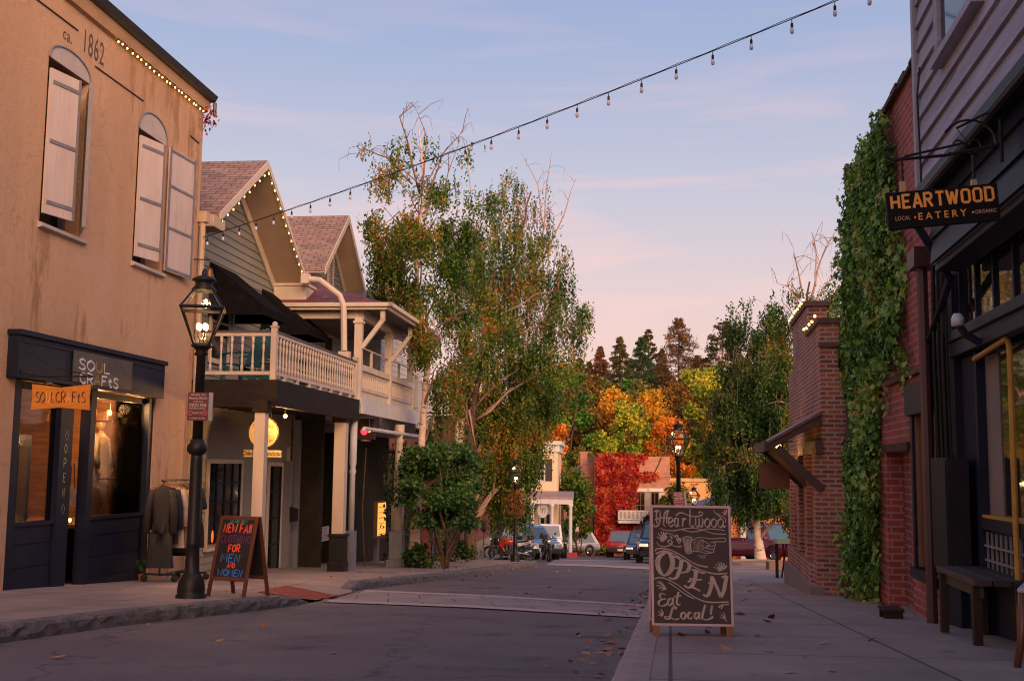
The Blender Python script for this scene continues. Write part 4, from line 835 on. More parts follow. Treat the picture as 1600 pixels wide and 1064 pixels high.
for i in range(7): x = bx0 - .6 - i * .8; MB().box(x - .05, x + .05, by - .04, by + .04, fz - .02, zb_ + .02).build('rail_foot', cream_wood, rl)
# pillars under the balcony
p1x = LH.px(405, 760, 2.1)[0]; p2x = LH.px(531, 760, 2.15)[0]
m = MB().box(p1x - .1, p1x + .1, 2.0, 2.2, LH.g(p1x, 2.1) - .05, zd0 - .12); m.build('pillar', cream_wood, H2, bevel=.01); MB().box(p1x - .14, p1x + .14, 1.96, 2.24, zd0 - .118, zd0 + .1).build('capital', deckm, H2)
g2 = LH.g(p2x, 2.15); zpb = LH.px(531, 833, 2.15)[1]
MB().box(p2x - .13, p2x + .13, 2.02, 2.28, zpb, zd0 - .08).build('pillar', cream_wood, H2, bevel=.01); MB().box(p2x - .17, p2x + .17, 1.98, 2.32, zd0 - .078, zd0 + .1).build('capital', deckm, H2)
MB().box(p2x - .19, p2x + .19, 1.96, 2.34, g2 - .1, g2 + .22).box(p2x - .17, p2x + .17, 1.98, 2.32, g2 + .22, zpb - .06).box(p2x - .2, p2x + .2, 1.95, 2.35, zpb - .06, zpb - .001).build('plinth', black_iron, H2, bevel=.01)
p2b = LH.px(549, 760, 2.2)[0]; gb = LH.g(p2b, 2.2); MB().lathe([(.07, gb + .9), (.065, gb + 2.2), (.085, gb + 2.25), (.06, gb + 2.35), (.085, gb + 2.45), (.085, zd0 + .3)], (p2b, 2.22, 0), 12).build('slim_column', white_wood, H2, True); MB().box(p2b - .11, p2b + .11, 2.11, 2.33, gb - .1, gb + .9).build('slim_plinth', M('blue grey painted wood', (.20, .20, .24), (.16, .16, .19), 4, .6, .1), H2)
# ground floor front under the balcony
SX = LH.px(455, 790, .03)[0]; low = M('grey cream boards', (.30, .27, .22), (.23, .205, .165), 2, .6, .1, 20, stretch=(.3, 1, 2))  # lighter grey-cream than the siding above
MB().siding([(bx - .3, -.6), (bx - .3, zd0 + .3), (SX, zd0 + .3), (SX, -.6)], .15, 0, .02, 0).box(bx - .3, -8.3, -.02, -.3, -1.1, zd0 + .35).build('ground_floor_wall', low, H2)
def sash(px0, px1, py0, py1, cols=2, rows=4, name='window', fr=cream_wood, y=.02, glow=None):
    a, b = LH.px(px0, (py0 + py1) / 2, y)[0], LH.px(px1, (py0 + py1) / 2, y)[0]; zt, zb = LH.px((px0 + px1) / 2, py0, y)[1], LH.px((px0 + px1) / 2, py1, y)[1]; a, b = max(a, b), min(a, b)
    wi = thing(name, None, None); wi.parent = H2
    MB().box(a, b, y, y + .012, zb, zt).build('pane', glow or dark_glass, wi); f = MB(); k = .09
    f.box(a, a + k, y, y + .05, zb - .08, zt + k); f.box(b - k, b, y, y + .05, zb - .08, zt + k); f.box(b, a, y, y + .05, zt, zt + k); f.box(b - k, a + k, y, y + .08, zb - .14, zb - .08); f.build('frame', fr, wi)
    g = MB()
    for i in range(0, cols + 1): x = b + (a - b) * i / cols; w_ = .03 if 0 < i < cols else .045; g.box(x - w_, x + w_, y + .012, y + .035, zb, zt)
    for j in range(1, rows): z = zb + (zt - zb) * j / rows; g.box(b, a, y + .012, y + .03, z - .014, z + .014)
    g.build('muntin', navy, wi); return wi
wi = sash(323, 373, 724, 846, 4, 4)
embers = plain('orange glow behind glass', (.2, .05, .01), .5, 0, (1, .12, .02), 1.2); x, z = LH.px(331, 838, .03); MB().ball((x - .02, .034, z), .06, 6, sy=.1, sz=2.2).build('glow_lamp', embers, wi, True)
sash(417, 436, 728, 890, 1, 4, 'door', y=.02)
m = MB()
for px in (396, 447): x = LH.px(px, 790, .03)[0]; m.box(x - .06, x + .06, .02, .07, LH.g(x), zd0 - .6)
m.build('corner_trim', cream_wood, H2)
bluegrey = MATS['blue grey painted wood']; m = MB()
for px, w_ in ((462, .11), (448, .07)): x = LH.px(px, 790, .15)[0]; m.box(x - w_, x + w_, .05, .25, LH.g(x) - .05, zd0 + .1 if px == 462 else LH.px(px, 720, .15)[1])
m.build('shopfront_post', bluegrey, H2)
x0, x1 = LH.px(474, 800, .06)[0], -8.3; zr0, zb1, zb0, zt_ = LH.px(500, 851, .1)[1], LH.px(500, 727, .1)[1], LH.px(500, 741, .1)[1], LH.px(500, 655, .1)[1]
MB().box(x0, x1, .02, .10, zr0, zr0 + .07).box(x0, x1, .02, .08, LH.g(x1) - .2, zr0).build('stall_riser', bluegrey, H2); MB().box(x0, x1, .02, .035, zr0 + .07, zb0).build('shop_pane', dark_glass, H2)
MB().box(x0 + .1, x1, .02, .16, zb0, zb1).build('shop_beam', cream_wood, H2); MB().box(x0, x1, .02, .03, zb1, zd0 + .2).build('transom_pane', dark_glass, H2); m = MB()
for i in range(5): x = x0 + (x1 - x0) * i / 4; m.box(x - .05, x + .05, .03, .07, zb1, zd0 + .25)
m.box(x0 + .06, x0 - .06, .03, .12, LH.g(x0) - .1, zb1).build('transom_bar', bluegrey, H2)
x, z = LH.px(506, 834, .06); nt_ = MB().box(x - .55, x + .55, .04, .05, z - .2, z + .2).build('paper_notice', plain('pale paper', (.50, .48, .49), .8), H2); m = MB()
for k in range(7): w_ = random.uniform(.3, .48); m.box(x - w_, x + w_, .0505, .0512, z + .15 - k * .05, z + .165 - k * .05)
m.build('notice_print', dk, nt_)
x, z = LH.px(455, 804, .26); mbx = MB().box(x - .11, x + .11, .25, .40, z - .16, z + .13).ext([(x - .12, .25, z + .13), (x - .12, .42, z + .13), (x - .12, .25, z + .2)], (.24, 0, 0)).build('mailbox', black_iron, H2)
# lit bulb under the balcony
x, z = LH.px(446, 650, 2.0); lb = thing('wall_lamp', None, None); lb.parent = H2; MB().ball((x, 2.0, z), .04, 8).build('bulb', bulb_on, lb, True); MB().tube([(x, 2.0, zd0 + .12), (x, 2.0, z + .04)], .012, 5).build('bracket', black_iron, lb); point(lb, (x + .05, 1.95, z - .06), 100, (1, .5, .16), .06)
# string of lit bulbs along both rakes
rs = framed('string_lights', 'string of lit bulbs along both rakes of the grey gable', 'string lights', LH, 'strings of small lit bulbs'); cb = MB()
for a, b in ((ne, pk), (pk, fe)):
    n = 15 if a == pk else 9
    for i in range(n + (a == pk)):
        k = (i + .3) / n; x, z = a[0] + (b[0] - a[0]) * k, a[1] + (b[1] - a[1]) * k - .24 + random.uniform(-.02, .02); MB().ball((x, OV + .02, z), .016, 6, sz=1.4).build('bulb', bulb_on, rs, True)
    cb.tube([(a[0] + (b[0] - a[0]) * i / 30, OV + .035, a[1] + (b[1] - a[1]) * i / 30 - .19 + .012 * math.sin(i * 2.1)) for i in range(31)], .006, 4)
cb.build('cable', black_iron, rs)
# brass bell hanging from its bracket
x, z = LH.px(327, 430, 1.1); be = framed('bell', 'small brass bell hanging by the balcony corner above the gas lamp', 'bell', LH); MB().lathe([(.10, z - .05), (.085, z - .02), (.06, z + .06), (.05, z + .12), (.01, z + .14)], (x, 1.1, 0), 14).build('body', M('old brass', (.30, .14, .05), (.2, .09, .03), 8, .35, 0, 10, .8), be, True); MB().tube([(x, .7, z + .3), (x, 1.1, z + .28), (x, 1.1, z + .12)], .012, 6).build('bracket', black_iron, be)
# round boutique sign and its lower board
sxp = -1.95; yc, zc = LH.pxx(412, 676, sxp); rr = abs(LH.pxx(436, 676, sxp)[0] - yc)
st = framed('hanging_sign', 'round cream boutique sign with a small nameboard below, hanging under the balcony', 'sign', LH)
cr_m = M('cream sign paint', (.45, .35, .19), (.40, .30, .16), 3, .6); gr_p = plain('green painted detail', (.10, .22, .05), .6); rd_p = plain('red painted detail', (.50, .03, .02), .6)
dsc = MB().lathe([(rr, 0), (rr, .025)], (sxp, yc, zc), 40, 'x').build('disc', cr_m, st)
m = MB(); m.tube([(sxp + .026, yc + rr * math.cos(a) * .97, zc + rr * math.sin(a) * .97) for a in np.linspace(0, math.tau, 41)], .010, 5); m.build('rim', dk, dsc)
def cf(u, v, e): return (sxp + .0255 + e, yc + u * rr, zc + v * rr)
m = MB()
strokes(m, [[(-.5, .55), (-.55, .3), (-.35, .25), (-.3, .45), (-.5, .55)], [(.12, .42), (.22, .28), (.1, .2), (0, .3), (.12, .42)], [(.02, -.02), (.04, -.35)], [(.02, -.04), (.2, .06), (.16, -.12), (.04, -.14)], [(.2, -.2), (.24, -.42)], [(.42, -.12), (.32, -.2), (.42, -.3), (.32, -.38)], [(-.55, -.1), (-.5, -.5), (-.6, -.45)], [(-.42, -.05), (-.4, -.4), (-.3, -.45)]], cf, .034, 45, True, .8)
strokes(m, [[(.35, .5), (.45, .38), (.55, .52), (.62, .38), (.72, .42)], [(.45, .38), (.5, .25), (.62, .3)]], cf, .032, 45, True, .8)
strokes(m, [[(-.5, .02), (-.1, -.1), (.3, .02), (.7, .08)]], cf, .01, 45); m.build('sign_drawing', dk, dsc)
m = MB(); strokes(m, [[(.05, -.75), (.0, -.5), (.18, -.72), (.14, -.45)], [(.22, -.6), (.36, -.52), (.26, -.48), (.24, -.64), (.36, -.66)], [(.42, -.42), (.46, -.6), (.56, -.42), (.6, -.52), (.7, -.28)]], cf, .045, 45, True, .8); m.build('sign_lettering', rd_p, dsc)
m = MB(); strokes(m, [[(-.72, .5), (-.5, .72), (-.25, .85)], [(-.7, .3), (-.55, .62)], [(.5, -.3), (.72, -.05)], [(.6, -.5), (.8, -.2)]], cf, .04, 20); m.build('leaf_drawing', gr_p, dsc)
yl, zt = LH.pxx(381, 703, sxp); yr, zb = LH.pxx(440, 714.5, sxp)
bd = MB().box(sxp - .0, sxp + .022, yl, yr, zb, zt).build('nameboard', cr_m, st, bevel=.006); text("Children's Boutique", (zt - zb) * .92, dk, bd, (sxp + .0235, (yl + yr) / 2, zb + (zt - zb) * .27), (0, 1, 0), (0, 0, 1), bold=.012, sx=.83, shear=.05, name='sign_lettering')
MB().tube([(sxp + .01, yc - .15, zc + rr * .8), (sxp + .01, yc - .15, zd0 + .1)], .008, 5).tube([(sxp + .01, yc + .15, zc + rr * .8), (sxp + .01, yc + .15, zd0 + .1)], .008, 5).tube([(sxp + .01, yc - .12, zt), (sxp + .01, yc - .12, zc - rr * .85)], .006, 5).tube([(sxp + .01, yc + .12, zt), (sxp + .01, yc + .12, zc - rr * .85)], .006, 5).build('hanger', black_iron, st)
# chairs on the balcony
teal = M('teal painted slats', (.05, .16, .17), (.03, .11, .12), 5, .5)
def adirondack(x, y, rz, label):
    t = thing('garden_chair', label, 'chair', LH.w(x, y, fz - .02), LH.rot + rz, 'chairs on the balcony')
    m = MB()
    for i in range(5): a = (i - 2) * .1; m.ext([(a - .045, -.30, .34), (a + .045, -.30, .34), (a + .045, -.62, 1.02 - abs(i - 2) * .03), (a - .045, -.62, 1.02 - abs(i - 2) * .03)], (0, .012, .018))
    m.build('backrest', teal, t); m = MB()
    for i in range(5): m.box(-.27, .27, -.28 + i * .12, -.18 + i * .12, .33 + i * .012, .35 + i * .012)
    m.build('seat', teal, t)
    for s in (-1, 1): MB().box(s * .24 - .03, s * .24 + .03, .24, .32, 0, .56).build('leg', teal, t); MB().bar((s * .26, -.6, .05), (s * .26, .3, .34), .03, .09).build('leg', teal, t); MB().box(s * .30 - .06, s * .30 + .06, -.42, .36, .56, .585).build('armrest', teal, t)
adirondack(-.95, 1.3, R(155), 'teal slatted chair at the near corner of the balcony'); adirondack(-2.3, 1.3, R(200), 'teal slatted chair halfway along the balcony')

# ================================================================== verandah shop
H3 = framed('verandah_shop', 'gabled shop with a rusty tin roofed upper verandah and turned white balusters', 'building', LH)
pk3, fe3 = LH.px(545, 337, .6), LH.px(572, 458, .6); s3 = (pk3[1] - fe3[1]) / (pk3[0] - fe3[0]); ne3 = (pk3[0] * 2 - fe3[0], fe3[1])
gable_roof(H3, pk3, fe3, ne3, .6, -8, shingles, cream_wood, soffit_m)
MB().siding([(ne3[0] - .1, 5.8), (ne3[0] - .1, ne3[1] + .02), (pk3[0], pk3[1] - .2), (fe3[0] + .1, fe3[1] + .02), (fe3[0] + .1, 5.8)], .15, 0, .02, 3.5).build('siding', grey_siding, H3)
MB().ext([(wl - .02, -.02, 3.2), (wl - .02, -.02, 5.9), (ne3[0] - .05, -.02, fe3[1] - .1), (pk3[0], -.02, pk3[1] - .3), (fe3[0], -.02, fe3[1] - .1), (-13.6, -.02, 6.2), (-13.6, -.02, 3.2)], (0, -7.8, 0)).build('core', grey_siding, H3)
x, z = LH.px(515, 424, .03); a, b = x + .22, x - .22; z0, z1 = z - .42, z + .42
m = MB().box(a - .02, b + .02, .0, .035, z0, z1)
for i in range(11): q = z0 + (z1 - z0) * i / 11; m.ext([(b, .035, q), (b, .075, q - .015), (b, .075, q), (b, .035, q + .05)], (a - b, 0, 0))
m.box(a, a + .06, .03, .09, z0 - .06, z1 + .06).box(b - .06, b, .03, .09, z0 - .06, z1 + .06).build('louvre_vent', cream_wood, H3)
ex0, ex1, ey, ez = -6.08, -12.7, 2.9, 5.79
tin = M('rusty maroon tin', (.16, .05, .045), (.085, .025, .025), 2.2, .6, .3, 30, spots=((.24, .10, .04), 2.5, .58))
m = MB(); n = 90; zz0, zz1 = ez + .05, ez + 1.0
def corr(k): return .013 * math.sin(k * math.tau)
rows = []
for i in range(n + 1):                                        # street slope, corrugated
    x = ex0 + .05 + (ex1 - ex0 - .1) * i / n; t = min(1, (ex0 + .05 - x) / 2.1); rows.append([(x, ey + .03, zz0 + corr(i * .5)), (x, ey + .03 - (ey + .03) * t, zz0 + (zz1 - zz0) * t + corr(i * .5))])
m.v = [p for r in rows for p in r]; m.f = [(2 * i, 2 * i + 1, 2 * i + 3, 2 * i + 2) for i in range(n)]
rows = []
for i in range(31):
    y = (ey + .03) * i / 30; t = 1 - i / 30; rows.append([(ex0 + .05, y, zz0 + corr(i * .5)), (ex0 + .05 - 2.1 * t, y, zz0 + (zz1 - zz0) * t + corr(i * .5))])
o = len(m.v); m.v += [p for r in rows for p in r]; m.f += [(o + 2 * i, o + 2 * i + 2, o + 2 * i + 3, o + 2 * i + 1) for i in range(30)]
m.build('tin_roof', tin, H3)
m = MB(); m.box(ex0 - .01, ex1, .03, ey - .05, ez - .05, ez - .02); m.build('verandah_ceiling', M('brown verandah ceiling', (.12, .09, .07), None, 3, .7), H3)
m = MB(); m.box(ex0, ex0 + .06, .03, ey + .06, ez - .10, ez + .04); m.box(ex1, ex0 + .06, ey, ey + .06, ez - .10, ez + .04); m.box(ex0 + .06, ex0 + .14, .0, ey + .15, ez - .03, ez + .06); m.box(ex1, ex0 + .14, ey + .06, ey + .15, ez - .03, ez + .06)
m.box(ex1, ex0 - .25, 2.16, 2.28, ez - .28, ez - .051); m.box(ex0 - .3, ex0 - .2, .03, 2.16, ez - .28, ez - .051); m.build('eave_beam', cream_wood, H3)
zrt = LH.px(566, 571, 2.22)[1]; zrb = LH.px(566, 610, 2.22)[1]; vf = LH.px(566, 622, 2.22)[1]; posts = [LH.px(p, 570, 2.22)[0] for p in (559.5, 607, 642)]
for x in posts:
    m = MB().box(x - .09, x + .09, 2.13, 2.31, vf - .2, ez - .28).box(x - .12, x + .12, 2.10, 2.34, ez - .42, ez - .36); m.build('verandah_post', cream_wood, H3, bevel=.008)
    m = MB().bar((x, 2.3, ez - 1.0), (x, 2.82, ez - .30), .10, .10); m.box(x - .05, x + .05, 2.74, 2.84, ez - .36, ez - .10); m.build('brace', cream_wood, H3)
rl3 = thing('verandah_railing', None, None); rl3.parent = H3
m = MB(); xe = posts[-1] - .3
m.box(xe, posts[0] - .1, 2.14, 2.30, zrt - .14, zrt); m.box(xe, posts[0] - .1, 2.16, 2.28, zrb - .02, zrb + .06); m.box(xe, posts[0] - .1, 2.19, 2.25, zrb - .22, zrb - .02); m.tube([(xe, 2.22, zrt + .42), (posts[0], 2.22, zrt + .42)], .022, 6)
for x in (posts[0] - 1.3, posts[1] - 1.3): m.box(x - .03, x + .03, 2.19, 2.25, zrt, zrt + .42)
m.build('rail', cream_wood, rl3)
hb3 = zrt - .14 - (zrb + .06); b3 = MB().lathe([(.045, 0), (.045, hb3 * .1), (.03, hb3 * .14), (.055, hb3 * .32), (.028, hb3 * .6), (.028, hb3 * .8), (.045, hb3 * .9), (.045, hb3)], n=8).build('baluster', cream_wood, rl3, True); me3 = b3.data; bpy.data.objects.remove(b3)
for i in range(15): put(me3, 'baluster', rl3, (posts[0] - .27 - i * .195, 2.22, zrb + .06)) if posts[0] - .27 - i * .195 > posts[1] + .12 else None
for i in range(20):
    x = posts[1] - .22 - i * .195
    if x > xe + .05 and abs(x - posts[2]) > .12: put(me3, 'baluster', rl3, (x, 2.22, zrb + .06))
m = MB(); m.box(xe - .1, posts[0] + .2, .03, 2.4, vf - .16, vf - .02); m.box(xe - .1, posts[0] + .2, 2.36, 2.42, vf - .40, vf - .161); m.box(posts[0] + .14, posts[0] + .2, .03, 2.35, vf - .40, vf - .161); m.tube([(xe, 2.46, vf - .75), (posts[0] + .2, 2.46, vf - .75)], .05, 8); m.build('floor_skirt', white_wood, H3)
# upper wall behind the verandah
MB().siding([(wl - .03, 3.3), (wl - .03, ez - .06), (-13.6, ez - .06), (-13.6, 3.3)], .16, .0, .02, 3.3).build('upper_siding', white_wood, H3)
wi = thing('window', None, None); wi.parent = H3
for x in (-8.4,): MB().box(x, x - .9, .03, .04, vf, vf + 2.05).build('pane', dark_glass, wi); MB().box(x + .1, x, .03, .07, vf, vf + 2.15).box(x - .9, x - 1.0, .03, .07, vf, vf + 2.15).box(x, x - .9, .03, .07, vf + 2.05, vf + 2.15).build('frame', cream_wood, wi)
wi = thing('window', None, None); wi.parent = H3
for x in (-10.8,): MB().box(x, x - .8, .03, .04, vf + .6, vf + 2.0).build('pane', dark_glass, wi); MB().box(x + .08, x, .03, .07, vf + .5, vf + 2.1).box(x - .8, x - .88, .03, .07, vf + .5, vf + 2.1).box(x, x - .8, .03, .07, vf + 2.0, vf + 2.1).build('frame', cream_wood, wi)
# downpipe from the eave return to the verandah
m = MB(); P = [LH.pxx(p, q, -5.98) for p, q in ((482, 436), (500, 438), (531, 462), (537, 478), (537.5, 548))]; m.tube([(-5.98, y, z) for y, z in P], .075, 10); y, z = LH.pxx(539, 556, -5.98); m.box(-6.08, -5.88, y - .14, y + .12, z - .18, z + .1); y, z = LH.pxx(480, 436, -5.98); m.box(-6.08, -5.85, y - .12, y + .06, z - .12, z + .12); m.build('downpipe', cream_wood, H3)
# lower front: recess, columns
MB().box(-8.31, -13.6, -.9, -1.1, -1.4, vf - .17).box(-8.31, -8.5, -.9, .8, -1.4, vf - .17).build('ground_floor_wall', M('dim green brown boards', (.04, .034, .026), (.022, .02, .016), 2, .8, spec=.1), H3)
cxp = LH.px(622, 760, 2.4)[0]; gc = LH.g(cxp, 2.4); zp = LH.px(622, 829, 2.4)[1]; zm = LH.px(622, 795, 2.4)[1]; zt = vf - .5
MB().box(cxp - .14, cxp + .14, 2.26, 2.54, zp, zm + .1).lathe([(.14, zm + .1), (.10, zm + .2), (.125, zm + .6), (.10, zt - .5), (.13, zt - .45), (.09, zt - .35), (.14, zt - .2), (.14, zt)], (cxp, 2.4, 0), 14).build('turned_column', cream_wood, H3, True)
MB().ext([(cxp - .24, 2.16, gc - .1), (cxp + .24, 2.16, gc - .1), (cxp + .24, 2.64, gc - .1), (cxp - .24, 2.64, gc - .1)], (0, 0, .3)).box(cxp - .18, cxp + .18, 2.22, 2.58, gc + .2, zp).build('plinth', bluegrey, H3, bevel=.015)
x = LH.px(593, 800, .9)[0]; m = MB().box(x - .1, x + .25, .8, .9, LH.g(x), LH.g(x) + 1.0); m.build('board', bluegrey, H3)
mc = framed('menu_case', 'glowing orange menu case on the wall under the verandah', 'menu case', LH); xa, za = LH.px(590, 783, 1.1); xb, zb = LH.px(602.5, 838, 1.1)
MB().box(xa, xb, .99, 1.1, zb, za).build('case', warm_wood, mc); MB().box(xa - .06, xb + .06, 1.1, 1.105, zb + .08, za - .06).build('glowing_pane', plain('lit menu paper', (.6, .3, .1), .6, 0, (1, .36, .06), 1.1), mc); m = MB()
for i in range(6): m.box(xa - .16, xb + .2, 1.106, 1.107, za - .2 - i * .16, za - .17 - i * .16)
m.build('menu_print', plain('menu print', (.5, .22, .06), .6, 0, (1, .3, .05), .45), mc)
rlm = framed('red_signal_lamp', 'dark box lamp with a glowing red lens hanging under the verandah', 'lamp', LH); xr_ = LH.px(568, 673, 2.0)[0]; ya, za = LH.pxx(556, 656, xr_); yb, zb = LH.pxx(583, 690, xr_)
MB().box(xr_ - .3, xr_, ya, yb, zb + .06, za).box(xr_ - .32, xr_ + .02, ya - .02, yb + .02, za, za + .03).build('housing', M('dark red brown metal', (.05, .012, .012), None, 5, .5), rlm); y, z = LH.pxx(569, 674, xr_); MB().lathe([(.085, 0), (.08, .012), (.05, .022), (.005, .026)], (xr_ + .001, y, z), 16, 'x').build('lens', plain('red lit lens', (.8, .02, .02), .3, 0, (1, .012, .02), 6), rlm); MB().lathe([(.14, zb + .02), (.10, zb + .055)], ((xr_ - .15), (ya + yb) / 2, 0), 12).tube([(xr_ - .15, (ya + yb) / 2, za), (xr_ - .15, (ya + yb) / 2, vf - .5)], .012, 5).build('shade', offw, rlm)
x, z = LH.px(574, 705, 1.7); wb = framed('hanging_bulb', 'single faintly glowing bulb hanging on a cord from the verandah skirt', 'bulb', LH); xq, zq = LH.px(577, 673, 2.46); MB().tube([(xq, 2.46, vf - .5), (xq, 2.46, zq + .06)], .005, 4).build('cord', steel, wb); MB().ball((xq, 2.46, zq), .035, 8, sz=1.3).build('bulb', plain('faint bulb', (.7, .5, .3), .3, 0, (1, .5, .15), 1.0), wb, True)  # bulb glass gets a faint glow of its own

# ================================================================== white clapboard house beyond
H4 = framed('clapboard_house', 'white clapboard house with a small porch deck behind the birch trunk', 'house', LF)
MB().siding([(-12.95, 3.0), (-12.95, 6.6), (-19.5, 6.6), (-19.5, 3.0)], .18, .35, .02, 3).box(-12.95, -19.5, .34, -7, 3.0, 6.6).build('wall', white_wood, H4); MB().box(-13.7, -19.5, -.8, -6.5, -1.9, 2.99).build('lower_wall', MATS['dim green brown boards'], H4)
x, z = LF.px(612, 452, .6); sm_ = M('grey metal roof', (.24, .23, .24), (.18, .175, .185), 3, .55, 0, 10, .2)
m = MB(); m.ext([(x + 2.1, .7, z - 1.15), (x, .7, z), (x - 2.1, .7, z - 1.15), (x - 2.1, .7, z - 1.25), (x, .7, z - .1), (x + 2.1, .7, z - 1.25)], (0, -7.5, 0)); m.build('roof', sm_, H4); MB().ext([(x + 1.9, .33, z - 1.2), (x, .33, z - .12), (x - 1.9, .33, z - 1.2), (x - 1.9, .33, 6.5), (x + 1.9, .33, 6.5)], (0, -7, 0)).build('gable_wall', white_wood, H4)
m = MB(); m.box(-13.1, -19, .36, 1.5, 3.55, 3.75); m.box(-13.1, -19, 1.44, 1.5, 3.15, 3.55); m.box(-13.1, -19, 1.40, 1.48, 4.55, 4.62); m.box(-13.1, -13.2, .4, 1.48, 4.55, 4.62)
for i in range(28): q = -13.15 - i * .21; m.box(q, q - .07, 1.42, 1.46, 3.75, 4.55)
m.box(-13.05, -13.2, 1.38, 1.5, 3.75, 4.7); m.build('deck_railing', white_wood, H4)
gs = framed('string_lights', 'short string of lit bulbs on the grey metal gable behind the verandah', 'string lights', LF, 'strings of small lit bulbs'); m = MB()
for i in range(8): MB().ball((x + 2.0 - i * .26, .74, z - 1.05 + i * .143), .035, 6).build('bulb', bulb_on, gs, True)
m.tube([(x + 2.1, .74, z - 1.06), (x, .74, z + .09)], .008, 4); m.build('cable', black_iron, gs)

# ================================================================== red brick corner building
BF = Fr(-3.4, 40, 0.16, -1)
red_brick = brick('deep red brick', (.30, .075, .055), (.22, .05, .04), (.20, .13, .11))
B5 = framed('brick_corner_building', 'red brick corner building with tall narrow windows behind the birches', 'building', BF)
xe = BF.px(768, 800)[0]; xs_ = BF.px(672, 800)[0]; zt5 = BF.px(735, 626)[1]; zl5 = BF.px(750, 703)[1]; g5 = BF.g(xe)
wins = []
for px in (757, 745, 730, 712): x = BF.px(px, 800)[0]; wins.append((x - .55, x + .55, g5 + 1.3, g5 + 4.4))
MB().wall(xe, xs_, g5 - .5, zl5, 0, -.4, wins).box(xe, xe + .4, -.4, -10, g5 - .5, zl5).box(xe + .4, xs_, -9.6, -10, g5 - .5, zl5).build('wall', red_brick, B5)
MB().box(xs_, xe + 6.5, -2.0, -9, zl5 - .5, zt5).build('upper_wall', red_brick, B5)
m = MB(); m.box(xe - .12, xs_, .01, .14, zl5 - .25, zl5 + .05); m.box(xe - .2, xs_, -.2, .25, zl5 + .05, zl5 + .18); m.box(xe - .12, xs_, .01, .08, zl5 - .75, zl5 - .6); m.build('cornice', M('red painted cornice', (.33, .10, .075), (.26, .07, .055), 2, .7, .2), B5)
m = MB(); m.box(xe - .06, xs_, .004, .07, g5 - .5, g5 + .95); m.build('plinth', M('pale stone plinth', (.40, .31, .22), (.30, .22, .15), 2, .85, .4, 20), B5)
m = MB(); m.box(xe + 6.4, xe + 9.4, -1.9, -2.1, zt5, zt5 + .12); m.build('coping', white_wood, B5)
for a, b, c, d in wins:
    wi = thing('window', None, None); wi.parent = B5; MB().box(a, b, -.3, -.32, c, d).build('pane', dark_glass, wi); MB().box(a, a + .08, -.22, -.29, c, d).box(b - .08, b, -.22, -.29, c, d).box(a + .08, b - .08, -.22, -.29, (c + d) / 2 - .04, (c + d) / 2 + .04).build('frame', M('brown sash', (.12, .05, .04)), wi); MB().ext([(a - .1, .005, d + .0), (a + .3, .005, d + .25), (b - .3, .005, d + .25), (b + .1, .005, d + .0)], (0, .06, 0)).build('lintel', red_brick, wi)
# wooden sign board and the small framed sign hanging above the pavement
t = thing('hanging_sign', 'dark brown carved wooden board sign by the second birch', 'sign', at(695, 672, 34), R(6)); w_ = 33 * 34 / 1760; h_ = 43 * 34 / 1760
MB().box(-w_ / 2, w_ / 2, -.04, .04, -h_ / 2, h_ / 2).build('board', M('red brown stained board', (.085, .025, .018), (.055, .016, .012), 3, .5, .2, 20, stretch=(5, 1, .5)), t); m = MB()
for x in (-.14, 0, .14): m.box(x - .035, x + .035, -.046, -.041, -.3, .26)
m.build('carving', M('raised carving strips', (.14, .05, .035)), t); MB().tube([(-w_ / 2, 0, h_ / 2 + .1), (-w_ / 2 - .9, .3, h_ / 2 + .1)], .02, 6).tube([(-w_ * .4, 0, h_ / 2), (-w_ * .4, 0, h_ / 2 + .12)], .012, 5).tube([(w_ * .4, 0, h_ / 2), (w_ * .4, 0, h_ / 2 + .12)], .012, 5).tube([(-w_ / 2, 0, h_ / 2 + .1), (w_ / 2, 0, h_ / 2 + .1)], .015, 5).build('bracket', black_iron, t)  # raised strips in a lighter brown than the board
t = thing('hanging_sign', 'narrow cream sign with gold frame and black letters beside the brown board', 'sign', at(718.5, 674, 35), R(6)); w_ = 11 * 35 / 1760; h_ = 37 * 35 / 1760
MB().box(-w_ / 2, w_ / 2, -.02, .02, -h_ / 2, h_ / 2).build('board', M('pale cream board', (.5, .42, .30)), t); MB().box(-w_ / 2 - .03, -w_ / 2, -.03, .03, -h_ / 2 - .03, h_ / 2 + .03).box(w_ / 2, w_ / 2 + .03, -.03, .03, -h_ / 2 - .03, h_ / 2 + .03).box(-w_ / 2, w_ / 2, -.03, .03, h_ / 2, h_ / 2 + .03).box(-w_ / 2, w_ / 2, -.03, .03, -h_ / 2 - .03, -h_ / 2).build('frame', M('gold frame', (.45, .22, .05)), t)
text('B', .26, dk, t, (0, -.022, .12), *FACE_CAM, bold=.02, sx=.8, name='sign_lettering'); text('E', .26, dk, t, (0, -.022, -.22), *FACE_CAM, bold=.02, sx=.8, name='sign_lettering'); MB().tube([(-w_ / 2 - .9, .2, h_ / 2 + .1), (w_ / 2, 0, h_ / 2 + .1)], .014, 5).tube([(0, 0, h_ / 2), (0, 0, h_ / 2 + .1)], .01, 5).build('bracket', black_iron, t)
